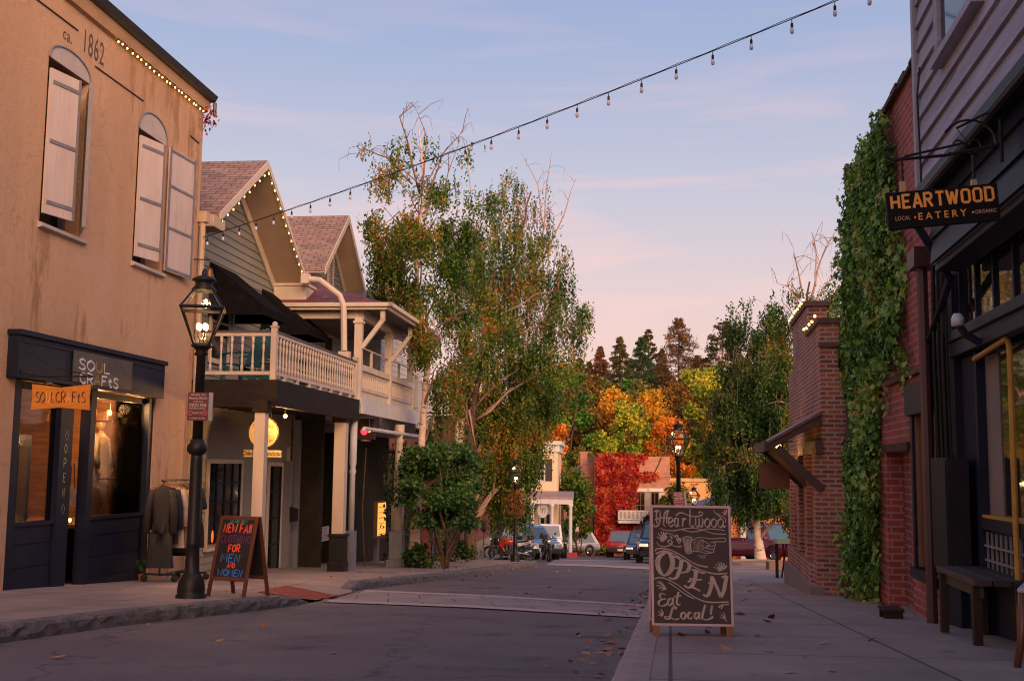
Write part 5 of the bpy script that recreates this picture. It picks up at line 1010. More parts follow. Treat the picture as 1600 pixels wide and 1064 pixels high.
# parking meters
for px, Y, lb in ((678, 31.5, 'parking meter beside the ivy at the first birch'), (757.5, 44.5, 'parking meter in front of the pale stone plinth'), (771, 46, 'parking meter beside the red motorcycle')):
    x, y, z = ground_at(px, Y); t = thing('parking_meter', lb, 'parking meter', (x, y, z), 0, 'parking meters'); MB().lathe([(.06, -.03), (.06, .02), (.032, .03), (.032, 1.05)], n=10).build('post', steel, t, True); MB().lathe([(.05, 1.05), (.085, 1.10), (.10, 1.25), (.095, 1.38), (.06, 1.46), (.01, 1.49)], n=12, sq=.6).build('head', black_iron, t, True); MB().box(-.05, .05, -.068, -.060, 1.30, 1.40).build('display', dark_glass, t)

# ================================================================== the marker sandwich board
def easel(loc, rot, w_, h_, leg, tilt, label, frame_m, board_m, fw):
    t = thing('sandwich_board', label, 'sandwich board', loc, rot); ang = R(tilt); top = (h_ + leg) * math.cos(ang)
    panels = []
    for s, nm in ((1, 'front_panel'), (-1, 'back_panel')):
        p = thing(nm, None, None, (0, s * -.012, top)); p.parent = t; p.rotation_euler = (-ang if s > 0 else -ang, 0, 0 if s > 0 else math.pi)
        f = MB(); f.box(-w_ / 2, -w_ / 2 + fw, -.022, .0, -h_, 0); f.box(w_ / 2 - fw, w_ / 2, -.022, 0, -h_, 0); f.box(-w_ / 2 + fw, w_ / 2 - fw, -.022, 0, -fw, 0); f.box(-w_ / 2 + fw, w_ / 2 - fw, -.022, 0, -h_, -h_ + fw); f.build('frame', frame_m, p, bevel=.003)
        MB().box(-w_ / 2 + fw, w_ / 2 - fw, -.014, -.004, -h_ + fw, -fw).build('board', board_m, p); panels.append(p)
    return t, panels, top
chalk_black = M('black marker board', (.016, .015, .017), (.026, .022, .024), 5, .5)
red_wood = M('red brown wood frame', (.17, .055, .028), (.10, .032, .018), 5, .45, .2, 30, stretch=(1, 1, .2))
q = G(372, 931, .135); lrot = R(-24)
eb, pn, tp = easel((q.x, q.y, gz(q.y) + .135), lrot, .56, .78, .20, 13, 'dark marker board with bright hand-lettered colours standing beside the left gas lamp', red_wood, chalk_black, .045)
for p in pn:
    for s in (-1, 1): MB().box(s * .28 - (.045 if s > 0 else 0), s * .28 + (.045 if s < 0 else 0), -.022, 0, -.985, -.781).build('leg', red_wood, p)
cols = {'g': plain('mint marker', (.05, .38, .18), .6), 'r': plain('coral marker', (.90, .10, .05), .6), 'p': plain('purple marker', (.16, .018, .13), .6), 'b': plain('blue marker', (.03, .20, .58), .6)}
for s, c, v, h, bold, wf in (('WE ARE OPEN', 'g', -.085, .033, .010, 1.05), ('NEW FAll', 'r', -.215, .105, .028, .86), ('CLOTHING', 'p', -.345, .085, .022, .98), ('FOR', 'r', -.465, .085, .026, 1.0), ('MEN', 'b', -.595, .095, .026, 1.35), ('AND', 'r', -.665, .05, .018, 1.1), ('WOMEN', 'b', -.775, .08, .024, 1.2)):
    v *= .93
    m = MB(); L = textlen(s, h, wf); handtext(m, s, -L / 2 + (-.03 if s == 'MEN' else 0.0), v, h, lambda u, vv, e: (u, -.0145 - e, vv), bold * .8, 60, wf, jit=.05, thin=.8); m.build('marker_lettering', cols[c], pn[0])

# ================================================================== the eatery chalkboard
pink_frame = M('pale pink frame paint', (.74, .50, .46), (.62, .38, .35), 5, .6); chalk_b = M('dark brown chalkboard', (.060, .036, .034), (.085, .055, .050), 2.2, .75, .1, 30)
q = G(1079, 991.5, .135); ch_rot = R(-2)
def cbm(zx, zy):
    "photo tracing frame (crop pixels) to the panel's own u, v"
    L = 135 + (zy - 150) * .0235; Rr = 622 + (zy - 150) * .046; return ((zx - L) / (Rr - L) - .5, (zy - 150) / (876 - 150))
CW = (122.5 * q.y / F) * 1.0; CH = 178 * q.y / F / math.cos(R(8))
es, pn, tp = easel((q.x, q.y, gz(q.y) + .135), ch_rot, CW, CH, .085, 8, 'large chalkboard with pink frame lettered Heartwood OPEN Eat Local on the right pavement', pink_frame, chalk_b, .018)
stump = M('orange brown leg wood', (.33, .14, .055), (.20, .08, .03), 4, .6, .2, 30, stretch=(1, 1, .2))
for p in pn:
    for s in (-1, 1): MB().box(s * CW / 2 - (.058 if s > 0 else -.008), s * CW / 2 + (.058 if s < 0 else -.008), -.02, 0.0, -CH - .095, -CH - .001).build('leg', stump, p)
def cm(zx, zy, e): u, v = cbm(zx, -zy); return (u * CW, -.0145 - e, -v * CH)
def tr(lines): return [[(x, -y) for x, y in L] for L in lines]
chalk = M('cream chalk', (.60, .46, .36), (.42, .31, .25), 14, .9)
A, Bt, Cc = MB(), MB(), MB()
bb = [  # Heartwood
 [(160, 188), (176, 182), (192, 186), (196, 215), (192, 255), (178, 277), (160, 280), (158, 268)], [(176, 180), (172, 220), (176, 262)], [(238, 180), (222, 200), (218, 240), (218, 270), (232, 280)], [(246, 178), (236, 215), (236, 260)], [(165, 238), (200, 226), (250, 226)],
 [(252, 258), (274, 240), (262, 224), (248, 236), (248, 266), (260, 279), (276, 268)], [(306, 232), (288, 228), (284, 262), (294, 279), (306, 262)], [(306, 226), (306, 268), (316, 279)], [(328, 224), (334, 236), (332, 279)], [(334, 244), (346, 228), (356, 236)],
 [(376, 172), (378, 220), (378, 268), (392, 279), (402, 270)], [(412, 226), (414, 268), (424, 279), (434, 268), (434, 226)], [(434, 268), (444, 279), (454, 268), (456, 236), (450, 224)],
 [(486, 226), (470, 240), (470, 266), (484, 280), (498, 266), (498, 240), (486, 226)], [(526, 226), (510, 240), (510, 266), (524, 280), (538, 266), (538, 240), (526, 226)], [(566, 228), (550, 240), (550, 266), (564, 280), (578, 266), (580, 240), (560, 215), (530, 190), (520, 172)], [(578, 268), (586, 279), (592, 268)]]
strokes(A, tr(bb), cm, 11, 45, True, .45)
strokes(A, tr([[(292, 212), (306, 198), (332, 194), (372, 210), (412, 216), (446, 208), (456, 194), (440, 186), (430, 196)], [(544, 196), (572, 210), (592, 226), (594, 250)]]), cm, 9.1, 60, True, .45)
strokes(A, tr([[(194, 291), (230, 302), (280, 304), (340, 292), (400, 286), (450, 296), (520, 318), (600, 322)], [(330, 298), (390, 310), (440, 302), (490, 290), (560, 294), (590, 300)]]), cm, 6.5, 60, True, .4)
for c, k in (((590, 205), ((-18, -20), (-4, -34), (10, -36))), ((208, 372), ((-32, -30), (-24, -50), (-8, -62), (8, -62), (22, -50), (30, -34))), ((560, 545), ((-34, -22), (-24, -42), (-6, -52), (12, -52), (30, -46), (46, -34))), ((600, 830), ((-28, -26), (-30, -8), (-12, -38), (12, 12))), ((210, 820), ((-22, -30), (-24, -8), (-2, -42), (8, -26))), ((238, 660), ((-60, -42), (-62, -22), (-48, -6), (-30, 6), (-50, -50))), ((590, 745), ((-30, 18), (-14, 26), (30, -4)))):
    strokes(A, tr([[(c[0], c[1]), (c[0] + dx * .6 - dy * .1, c[1] + dy * .6 + dx * .1), (c[0] + dx, c[1] + dy)] for dx, dy in k]), cm, 10.4, 30, True, .5)
strokes(A, tr([[(176, 375), (190, 395), (225, 402), (258, 392), (270, 372), (256, 360), (244, 374), (256, 382)], [(262, 390), (300, 402), (330, 398)], [(228, 318), (262, 324), (292, 345), (306, 372), (320, 385)], [(285, 340), (302, 332), (308, 352)], [(300, 362), (322, 352), (318, 374)], [(276, 350), (258, 336), (270, 356)]]), cm, 10.4, 40, True, .4)
# pointing hand with its cuff
strokes(Bt, tr([[(334, 346), (362, 340), (392, 344)], [(392, 344), (384, 390), (392, 436)], [(334, 346), (346, 395), (356, 438)], [(356, 438), (374, 442), (392, 436)]]), cm, 7, 45, True, .8)
for i in range(5): strokes(Bt, tr([[(344 + i * 9, 350), (354 + i * 7, 398), (362 + i * 6, 434)]]), cm, 8, 90, True, .6)
strokes(Bt, tr([[(394, 362), (420, 348), (450, 343), (500, 350), (552, 348), (590, 345), (598, 356), (586, 368), (540, 368), (506, 374)], [(506, 374), (530, 374), (536, 386), (524, 394), (480, 392)], [(524, 394), (532, 404), (522, 414), (474, 408)], [(522, 414), (526, 426), (514, 434), (470, 424)], [(514, 434), (480, 440), (440, 430), (396, 428)], [(440, 356), (478, 372), (500, 392), (470, 402), (450, 388)]]), cm, 6, 45, True, .7)
for i in range(9): strokes(Cc, tr([[(398 + i * 8, 366 - i * 1.5), (404 + i * 7, 396), (402 + i * 8, 424)]]), cm, 4, 60, True, .5)
strokes(Bt, tr([[(430, 452), (460, 456), (480, 450)], [(440, 464), (462, 468), (476, 464)]]), cm, 4, 80)
for L in ([(164, 430), (180, 416), (220, 414), (270, 426), (330, 456), (390, 492), (440, 514), (492, 522)], [(170, 446), (220, 428), (270, 440), (330, 474), (390, 512), (460, 546), (540, 562), (610, 558)], [(164, 598), (200, 590), (250, 602), (310, 634), (370, 676), (430, 712), (500, 732), (620, 730)], [(250, 618), (300, 650), (360, 690), (410, 714)]):
    strokes(A, tr([L]), cm, 9.1, 70, True, .6)
# OPEN
strokes(Cc, tr([[(226, 436), (190, 470), (184, 520), (206, 566), (234, 574), (266, 540), (274, 488), (254, 444), (226, 436)]]), cm, 31.2, 8, True, .42)
strokes(Cc, tr([[(166, 490), (186, 486), (184, 506)], [(170, 516), (188, 512)], [(274, 462), (300, 466), (322, 480)], [(330, 484), (322, 530), (304, 580), (280, 596), (252, 588)], [(322, 486), (356, 488), (378, 516), (366, 548), (336, 558), (318, 552)], [(286, 534), (306, 530)], [(394, 540), (424, 544), (446, 556), (474, 560)], [(418, 546), (414, 590), (398, 632), (372, 648), (346, 634)], [(378, 592), (412, 600), (456, 598)], [(392, 642), (420, 654), (446, 668)], [(368, 612), (390, 606)]]), cm, 24.7, 12, True, .42)
strokes(Cc, tr([[(516, 578), (514, 630), (500, 680), (482, 698), (464, 686)], [(516, 580), (546, 640), (572, 700)], [(606, 572), (598, 620), (590, 664), (572, 702)], [(494, 620), (514, 614)], [(576, 584), (606, 572)]]), cm, 23.4, 12, True, .42)
strokes(Cc, tr([[(232, 692), (206, 684), (198, 704), (214, 718), (236, 716)], [(214, 718), (192, 734), (196, 756), (222, 758), (246, 744)], [(278, 716), (258, 716), (248, 738), (258, 756), (274, 742)], [(280, 708), (278, 744), (290, 756)], [(312, 674), (304, 720), (306, 750), (326, 748)], [(286, 702), (330, 696)],
 [(292, 778), (300, 764), (280, 768), (268, 800), (258, 832), (236, 836), (232, 824), (256, 824), (290, 838), (318, 832)], [(348, 794), (332, 804), (330, 826), (344, 834), (358, 820), (356, 802), (348, 794)], [(398, 800), (382, 794), (372, 812), (378, 832), (400, 826)], [(438, 800), (420, 796), (412, 818), (422, 834), (438, 816)], [(442, 792), (440, 822), (452, 834)], [(478, 748), (466, 790), (460, 826), (478, 836), (504, 832), (528, 818)], [(520, 752), (514, 782), (512, 806)], [(510, 818), (514, 824)]]), cm, 14.3, 25, True, .45)
A.build('chalk_flourishes', chalk, pn[0]); Bt.build('chalk_hand', chalk, pn[0]); Cc.build('chalk_lettering', chalk, pn[0])

# ================================================================== the eatery (dark blue timber front, right foreground)
E = framed('eatery_building', 'eatery with weathered grey clapboards above a blue-black timber shopfront', 'building', RF)
def RX(px, py=700, y=0.0): return RF.px(px, py, y)[0]
def RZ(px, py, y=0.0): return RF.px(px, py, y)[1]
weath = M('weathered grey blue clapboard', (.42, .405, .475), (.23, .22, .27), 3, .8, .4, 30, stretch=(.25, 1, 2.5), spots=((.09, .08, .09), 5, .64))
YU = .33; ec = RX(1440, 200, YU); el = -27.0; zs = RZ(1448, 290, YU); zd_ = RZ(1500, 368, YU)  # facade runs on unseen behind the camera, lengthened to shade the street
MB().siding([(el, zs), (el, 8.6), (ec, 8.6), (ec, zs)], .2, YU, .03, zs).build('siding', weath, E)
MB().siding([(el, zd_), (el, zs - .1), (ec - .05, zs - .1), (ec - .05, zd_)], .2, YU - .05, .025, zd_).build('dark_siding', navy, E)
i0 = RX(1471, 940); MB().box(el, ec, YU - .06, .0, zd_, 8.6).box(el, ec, -7, -7.3, -.6, 8.6).box(ec - .3, ec - .001, -.001, -7, zd_ + .11, 8.6).box(el, ec, YU - .06, -7.3, 8.6, 8.8).box(el, el + .3, -.3, -7, -.6, 8.6).box(el, i0 - .005, -6.9, .0, zd_ + .03, zd_ + .1).build('core', weath, E)
m = MB(); m.box(el, ec + .03, YU - .04, YU + .07, zs - .10, zs - .002); m.tube([(el, YU + .09, zs - .14), (ec - .02, YU + .09, zs - .14), (ec + .04, YU + .05, zs - .3), (ec + .08, .12, zd_ - .1), (i0 - .06, .06, zd_ - .5), (i0 - .04, .07, 1.2)], .035, 8); m.build('drip_moulding', navy, E)
m = MB(); m.box(ec - .0, ec + .09, -.06, YU + .05, zs - .1, 8.6); m.build('corner_board', M('pale blue grey corner board', (.34, .33, .38), (.24, .23, .27), 4, .6), E)
yc_ = plain('yellow cable', (.45, .24, .03), .5); MB().tube([(ec + .105, YU + .02, 7), (ec + .105, YU + .02, zs + .6), (ec + .10, YU, zs - .2)], .010, 5).build('yellow_cable', yc_, E)
wi = thing('window', None, None); wi.parent = E; a, b = RX(1479, 40, YU), RX(1479, 40, YU) - 1.0; z0 = RZ(1480, 66, YU)
MB().box(a, b, YU + .034, YU + .04, z0, z0 + 1.9).build('pane', dark_glass, wi); MB().box(a, a + .13, YU, YU + .07, z0 - .1, z0 + 2.0).box(b - .13, b, YU, YU + .07, z0 - .1, z0 + 2.0).box(a + .15, b - .15, YU, YU + .10, z0 - .16, z0 - .1).box(a + .13, b - .13, YU + .04, YU + .06, z0 + .9, z0 + .95).build('frame', weath, wi)
m = MB(); x, z = RF.px(1446, 155, YU); m.tube([(x - .06, YU + .05, z + .25), (x - .08, YU + .08, z), (x - .04, YU + .06, z - .6), (x + .02, YU + .05, z - 1.0)], .009, 5); m.build('wiring', black_iron, E)
# lower timber front
tz1, tz0 = RZ(1492, 386), RZ(1492, 524); bz0 = RZ(1494, 557); pa = RX(1486, 700); 
m = MB(); m.box(el, i0 - .01, -.3, -.05, tz1 + .0, zd_ + .02); m.box(el, i0 - .005, -.05, .03, tz1, tz1 + .22); m.box(el, ec - .01, .031, YU - .07, zd_ - .06, zd_ - .001); m.build('header_beam', navy, E, bevel=.01)
m = MB(); m.box(el, RX(1490), -.08, .02, bz0, tz0); m.box(el, RX(1490), .02, .05, tz0 - .06, tz0 + .03); m.build('sill_beam', navy, E, bevel=.01)
gE = RF.g(0); m = MB(); m.box(RX(1490), i0 - .01, -.3, -.02, gE - .8, tz1); m.box(RX(1509), RX(1491), -.3, -.08, gE - .3, bz0); m.box(RX(1524, 700, -.1), RX(1510), -.3, -.1, gE - .3, bz0); m.build('timber_pier', navy, E, bevel=.008)
ref_glass = newmat('reflecting window glass'); ref_glass[2].inputs['Base Color'].default_value = (.02, .018, .02, 1); ref_glass[2].inputs['Roughness'].default_value = .03; ref_glass[2].inputs['Specular IOR Level'].default_value = 1.0; ref_glass[2].inputs['IOR'].default_value = 3.6
rgl = ref_glass[0]; bumpn(ref_glass[1], ref_glass[2], noise(ref_glass[1], coords(ref_glass[1]), 1.5, 2), .05, .05)
tw = thing('transom_window', None, None); tw.parent = E
MB().box(el + .3, RX(1490), -.05, -.04, tz0, tz1).build('pane', rgl, tw)
x = RX(1490)
for i in range(12):
    q = x - .3 - i * .55
    MB().box(q - .022, q + .022, -.039, -.018, tz0, tz1).build('mullion', navy, tw)
sw = thing('shop_window', None, None); sw.parent = E; x0_ = RX(1531, 700, -.06); zl = RZ(1540, 815, -.06)
MB().box(el + .3, x0_, -.14, -.13, zl + .03, bz0).build('pane', rgl, sw); MB().box(el, x0_, -.16, -.05, zl - .06, zl + .03).box(x0_, x0_ + .07, -.16, -.05, gE - .4, bz0).build('frame', navy, sw)
MB().box(x0_ - .42, x0_ - .01, -.129, -.12, zl + .035, bz0 - .05).build('curtain', M('grey brown blind', (.24, .185, .15), (.18, .14, .115), 3, .8), sw)
yw = M('worn yellow tube', (.52, .27, .03), (.38, .18, .02), 5, .5); y0_, z0_ = RF.px(1575, 540, -.02), RF.px(1584, 800, -.02)
MB().tube([(x0_ - .05, -.03, y0_[1] - .0), (y0_[0] + .05, -.03, y0_[1] + .06), (y0_[0], -.03, y0_[1] - .03), (z0_[0], -.03, z0_[1]), (z0_[0] - .02, -.03, gE)], .022, 8).box(el, x0_, -.128, -.06, zl + .031, zl + .055).build('yellow_tube', yw, E)
lt = MB(); lx0, lx1 = RX(1538, 850, -.06), RX(1600, 850, -.06) - 3.2; zz0, zz1 = RZ(1545, 897, -.06), zl - .08
for i in range(40): x = lx0 - .02 - i * .135; lt.box(x - .008, x + .008, -.09, -.075, zz0, zz1)
for k in (.33, .67): z = zz0 + (zz1 - zz0) * k; lt.box(lx1 - .4, lx0, -.074, -.06, z - .008, z + .008)
lt.build('lattice', M('pale lattice', (.26, .23, .21), None, 5, .6), E); MB().box(el, x0_, -.2, -.12, gE - .4, zl - .061).build('lower_panel', navy, E)
x, z = RF.px(1528, 512, .03); fl_ = thing('floodlight', None, None); fl_.parent = E; MB().tube([(x, .02, z - .12), (x + .02, .12, z - .05), (x + .04, .16, z + .02)], .03, 8).build('arm', navy, fl_); MB().lathe([(.0, 0), (.05, .0), (.05, .06), (.03, .10)], (x + .05, .17, z + .02), 10).build('head', plain('frosted lamp glass', (.6, .6, .6), .3), fl_, True)
# pipes, meter box and downspout between the two buildings
m = MB()
for i, (px, r) in enumerate(((1462, .022), (1469, .016), (1476, .026), (1482, .012))): x = RX(px, 550, .06); m.tube([(x, .06, RZ(px, 380, .06)), (x + .01, .07, RZ(px, 560, .06)), (x, .06, RZ(px, 730, .06))], r, 6)
m.build('conduit', black_iron, E)
bxm = M('blue-black enamel box', (.016, .015, .022), (.010, .010, .015), 4, .6, .15, 30, spec=.15, spots=((.10, .06, .04), 25, .72)); xa, xb = RX(1457, 800, .16), RX(1481, 800, .16)
MB().box(xb, xa, -.02, .16, RZ(1470, 889, .16), RZ(1470, 715, .16)).box(xb + .02, xa - .02, .16, .168, RZ(1470, 885, .2), RZ(1470, 719, .2)).build('meter_box', bxm, E, bevel=.01)

# ---- hanging HEARTWOOD sign on its scrolled bracket
HS = framed('hanging_sign', 'black HEARTWOOD eatery sign with orange letters hanging from a scrolled iron bracket', 'sign', RF)
hx_ = RX(1568, 250, YU + .03); pts = [RF.pxx(p, q, hx_) for p, q in ((1384.5, 303), (1559, 287), (1560.5, 346), (1386.5, 359))]
yL, yRr = pts[0][0], pts[1][0]; dzs = pts[1][1] - pts[0][1]; zT = (pts[0][1] + pts[1][1]) / 2; zB = (pts[2][1] + pts[3][1]) / 2; Wd = yL - yRr
nr = thing('board_hanger', None, None, (hx_, (yL + yRr) / 2, (zT + zB) / 2)); nr.parent = HS
th_ = math.atan2(dzs, Wd)
def HB(y, z): return (y - (yL + yRr) / 2, z)
HH = zT - zB; bo = MB().box(-.018, .018, -Wd / 2, Wd / 2, -HH / 2, HH / 2).build('board', M('black painted board', (.008, .007, .008), (.012, .010, .011), 4, .6, .1, 30, spec=.1), nr, bevel=.004)
nr.name = 'board'; bo.name = 'panel'; nr.rotation_euler = (-th_, 0, 0)
or_m = plain('orange painted lettering', (1.0, .40, .07), .5); or_p = plain('pale orange lettering', (.62, .36, .20), .5)
rt, upv = (0, -1, 0), (0, 0, 1); fx = -.0195
def htext(s, size, k, off, mat, **kw): text(s, size, mat, nr, (fx, -off * Wd, HH * k), rt, upv, **kw)
t_ = 'HEARTWOOD'
BG = {'H': [[(0, 0), (0, 1)], [(.5, 0), (.5, 1)], [(0, .5), (.5, .5)]], 'E': [[(0, -.09), (0, 1.09)], [(0, 1), (.48, 1)], [(0, .5), (.4, .5)], [(0, 0), (.48, 0)]], 'A': [[(-.02, -.09), (.26, 1.09)], [(.26, 1.09), (.54, -.09)], [(.12, .28), (.4, .28)]], 'R': [[(0, -.09), (0, 1.09)], [(0, 1), (.36, 1), (.46, .9), (.46, .62), (.36, .52), (0, .52)], [(.22, .5), (.5, -.09)]], 'T': [[(.25, -.09), (.25, 1.0)], [(-.03, 1), (.53, 1)]], 'W': [[(-.02, 1.09), (.17, -.06)], [(.17, -.06), (.35, .95)], [(.35, .95), (.53, -.06)], [(.53, -.06), (.72, 1.09)]], 'O': [[(.1, 0), (0, .1), (0, .9), (.1, 1), (.4, 1), (.5, .9), (.5, .1), (.4, 0), (.1, 0)]], 'D': [[(0, -.09), (0, 1.09)], [(0, 1), (.38, 1), (.5, .88), (.5, .12), (.38, 0), (0, 0)]]}
m = MB(); hh = HH * .34; tl = sum(max(p[0] for L in BG[c] for p in L) + (.22 if c in 'AT' else .30) for c in t_) - .36; wf = Wd * .905 / (tl * hh); u = -Wd * .4525
for ch in t_:
    for L in BG[ch]: strokes(m, [[(u + x * hh * wf, y * hh) for x, y in L]], lambda uu, vv, e: (fx - .0004 - e, -uu, HH * .055 + vv), hh * .20, 90, False, 1.0)
    u += (max(p[0] for L in BG[ch] for p in L) + (.22 if ch in 'AT' else .24 if ch == 'E' else .30)) * hh * wf
m.build('sign_lettering', or_m, nr)
htext('EATERY', HH * .27, -.31, -.01, or_m, bold=.006, spacing=1.5, name='sign_lettering', fit=Wd * .43); htext('LOCAL', HH * .155, -.275, -.365, or_p, spacing=1.15, bold=.004, name='sign_lettering', fit=Wd * .135); htext('ORGANIC', HH * .14, -.275, .375, or_p, spacing=1.1, bold=.004, name='sign_lettering', fit=Wd * .19)
MB().ball((fx, .255 * Wd, -HH * .235), .008, 6).ball((fx, -.262 * Wd, -HH * .235), .008, 6).build('sign_dot', or_m, nr)
zA = RF.pxx(1480, 243, hx_)[1]; yW = YU + .04; yO = RF.pxx(1392, 255, hx_)[0]
m = MB(); m.tube([(hx_, yW, zA + .06), (hx_, (yW + yO) / 2, zA), (hx_, yO - .02, zA - .02), (hx_, yO + .03, zA + .0), (hx_, yO + .035, zA + .05), (hx_, yO - .01, zA + .055)], .010, 6); m.tube([(hx_, yW, zA + .30), (hx_, yW + .26, zA + .17), (hx_, yO * .55, zA + .08), (hx_, yO - .08, zA)], .008, 6); m.tube([(hx_, yW, zA - .05), (hx_, yW, zA + .42)], .014, 6)
m.tube([(hx_, yW + .02, zA + .05)] + [(hx_, yW + .19 - .16 * math.cos(a) * 1.0, zA + .07 + .15 * math.sin(a)) for a in np.linspace(0, 2.6, 9)] , .008, 5)
for c, s in ((yW + .17, 1), (yO * .62, 1)): m.tube([(hx_, c + (.012 + .011 * a) * math.cos(a * s), zA + .065 + (.012 + .009 * a) * math.sin(a * s)) for a in np.linspace(0, 5.4, 18)], .006, 5)
m.build('bracket', black_iron, HS)
for y in (yL - .10, yRr + .14):
    ck = MB()
    for i in range(9): z = zT + .03 + (zA - zT - .03) * i / 9; ck.tube([(hx_, y, z), (hx_, y, z + (zA - zT) / 9 * .7)], .007 if i % 2 else .010, 5)
    ck.build('chain', black_iron, HS)
    pl_ = MB(); pl_.box(hx_ - .014, hx_ + .014, y - .016, y + .016, zT - .02, zT + .05)
    pl_.build('padlock', M('worn brass', (.45, .30, .20), None, 6, .4, 0, 10, .5), HS)

# ---- bench and wooden chair
bn_w = M('dark bench boards', (.05, .032, .025), (.03, .02, .015), 3, .6, .2, 30, stretch=(.3, 3, 1))
lc = Vector((RF.px(1522, 906, .28)[0], .28, 0)); bt = thing('bench', 'dark low wooden bench standing against the eatery front', 'bench', RF.w(lc.x, lc.y - .18, RF.g(lc.x, lc.y - .18)), RF.rot)
zst = RF.px(1523, 905.5, lc.y)[1] - RF.g(lc.x, lc.y); L_ = 1.2
m = MB()
for i in range(3): m.box(-.06, L_, -.20 + i * .135, -.075 + i * .135, zst - .045, zst)
m.build('seat', bn_w, bt, bevel=.004); MB().box(-.02, L_ - .04, .12, .15, zst - .13, zst - .046).build('apron', bn_w, bt)
for x in (.0, L_ - .12):
    for y in (-.17, .13): MB().box(x, x + .06, y, y + .06, -.03 - (.03 if x else 0), zst - .046).build('leg', dark_wood, bt)
ct = thing('wooden_chair', 'reddish wooden chair with curved legs at the right edge', 'chair', RF.w(-3.62, .10, RF.g(-3.62, .10)), RF.rot + R(70))
cwd = M('reddish varnished wood', (.16, .055, .025), (.10, .03, .014), 4, .35, .1, 30, stretch=(1, 1, .2))
MB().box(-.22, .22, -.22, .22, .43, .46).build('seat', plain('pale seat pad', (.42, .40, .42), .8), ct, bevel=.015)
for x in (-1, 1): MB().tube([(x * .19, .19, .43), (x * .20, .21, .2), (x * .23, .25, 0)], [.026, .024, .02], 8).build('leg', cwd, ct, True); MB().tube([(x * .19, -.24, 0), (x * .19, -.20, .44), (x * .185, -.24, .72), (x * .17, -.29, .95)], [.02, .024, .022, .02], 8).build('leg', cwd, ct, True)
MB().box(-.19, .19, -.29, -.265, .84, .95).box(-.19, .19, -.265, -.245, .62, .68).build('backrest', cwd, ct, bevel=.008); MB().box(-.2, .2, -.2, .2, .37, .429).build('apron', cwd, ct)

# ================================================================== ivy clad red brick building
mar_brick = brick('maroon brick', (.38, .064, .044), (.25, .04, .03), (.32, .18, .15), .23, .080, .012)
IV = framed('brick_building', 'dark red brick building covered in green ivy beside the eatery', 'building', RF)
i1 = 5.55; zt = RZ(1437, 82); zbelt = RZ(1400, 598)
nz1, nz0 = RZ(1400, 705), RF.g(3) - .2; n0, n1 = RX(1419, 800), RX(1383, 800); wx0, wx1 = RX(1471, 750), RX(1424, 750); wz1, wz0 = RZ(1446, 628), RZ(1446, 893)
MB().wall(i0, i1, -1.2, zt, -.03, -.45, [(n0, n1, -1.0, nz1), (max(wx0, i0 + .05), wx1, wz0, wz1)]).box(i1 - .4, i1, -.45, -8, -1.2, zt).box(i0, i0 + .3, -.45, -8, -1.2, zt).box(i0 + .3, i1 - .4, -7.7, -8, -1.2, zt).build('wall', mar_brick, IV)
MB().box(n0, n1, -.22, -.44, -1.0, nz1).build('blocked_doorway', brick('plum brick', (.20, .045, .032), (.15, .032, .026), (.25, .16, .14), .23, .085, .012), IV)
MB().box(n0 - .06, n1 + .06, -.031, .01, nz1, nz1 + .09).build('lintel', dark_wood, IV)
m = MB(); m.box(i0, i1, -.03, .03, zbelt, zbelt + .07); m.build('belt_course', M('dark painted belt', (.10, .028, .024), None, 4, .7), IV)
m = MB()
x = i0
while x < i1: w_ = random.uniform(.25, .6); h_ = random.uniform(.02, .09); m.box(x, min(i1, x + w_), -.48, .02 + random.uniform(0, .03), zt, zt + h_); x += w_
m.build('coping', M('broken coping', (.09, .045, .04), (.05, .028, .025), 4, .9, .6, 15), IV)
wi = thing('window', None, None); wi.parent = IV; a, b = max(wx0, i0 + .05), wx1
MB().box(a, b, -.06, -.07, wz0, wz1).build('pane', rgl, wi); MB().box(a, a + .05, -.059, -.0, wz0, wz1).box(b - .10, b, -.059, -.0, wz0, wz1).box(a - .04, b + .06, -.15, .04, wz1 - .1, wz1 + .22).box(a - .04, b + .04, -.15, .03, wz0 - .1, wz0).build('frame', navy, wi); MB().box(b - .16, b - .101, -.059, -.03, wz0 + .01, wz1 - .101).build('inner_sash', warm_wood, wi)
x, z = RF.px(1440, 410, .1); m = MB(); m.ext([(x - .16, .0, z - .06), (x + .16, .0, z - .06), (x + .19, .0, z + .12), (x - .19, .0, z + .12)], (0, .2, 0)); m.tube([(x, .1, z - .05), (x - .02, .1, RZ(1447, 690, .1)), (x - .02, .1, RF.g(1))], .05, 8); m.build('downspout', M('brown red downspout', (.085, .026, .024), (.06, .02, .02), 4, .5), IV)
def inpoly(P, poly):
    x, y = P; c = False; j = len(poly) - 1
    for i in range(len(poly)):
        if (poly[i][1] > y) != (poly[j][1] > y) and x < (poly[j][0] - poly[i][0]) * (y - poly[i][1]) / (poly[j][1] - poly[i][1]) + poly[i][0]: c = not c
        j = i
    return c
def creeper_cover(fr, poly_px, n, y0, ydep, size, ragged=.12):
    "leaf places on a facade inside an outline given in photo pixels, thicker in the middle"
    P = [fr.px(*p) for p in poly_px]; xs, zs = [p[0] for p in P], [p[1] for p in P]; out = []
    while len(out) < n:
        x, z = random.uniform(min(xs), max(xs)), random.uniform(min(zs), max(zs)); j = ragged
        if inpoly((x + random.gauss(0, j), z + random.gauss(0, j)), P):
            lump = .5 + .5 * math.sin(x * 2.7 + 1.3 * math.sin(z * 1.9)) * math.sin(z * 2.3 + 1.1 * math.sin(x * 2.2))
            out.append((x, y0 + ydep * (lump * .75 + .25) * random.random() ** .5, z))
    return out
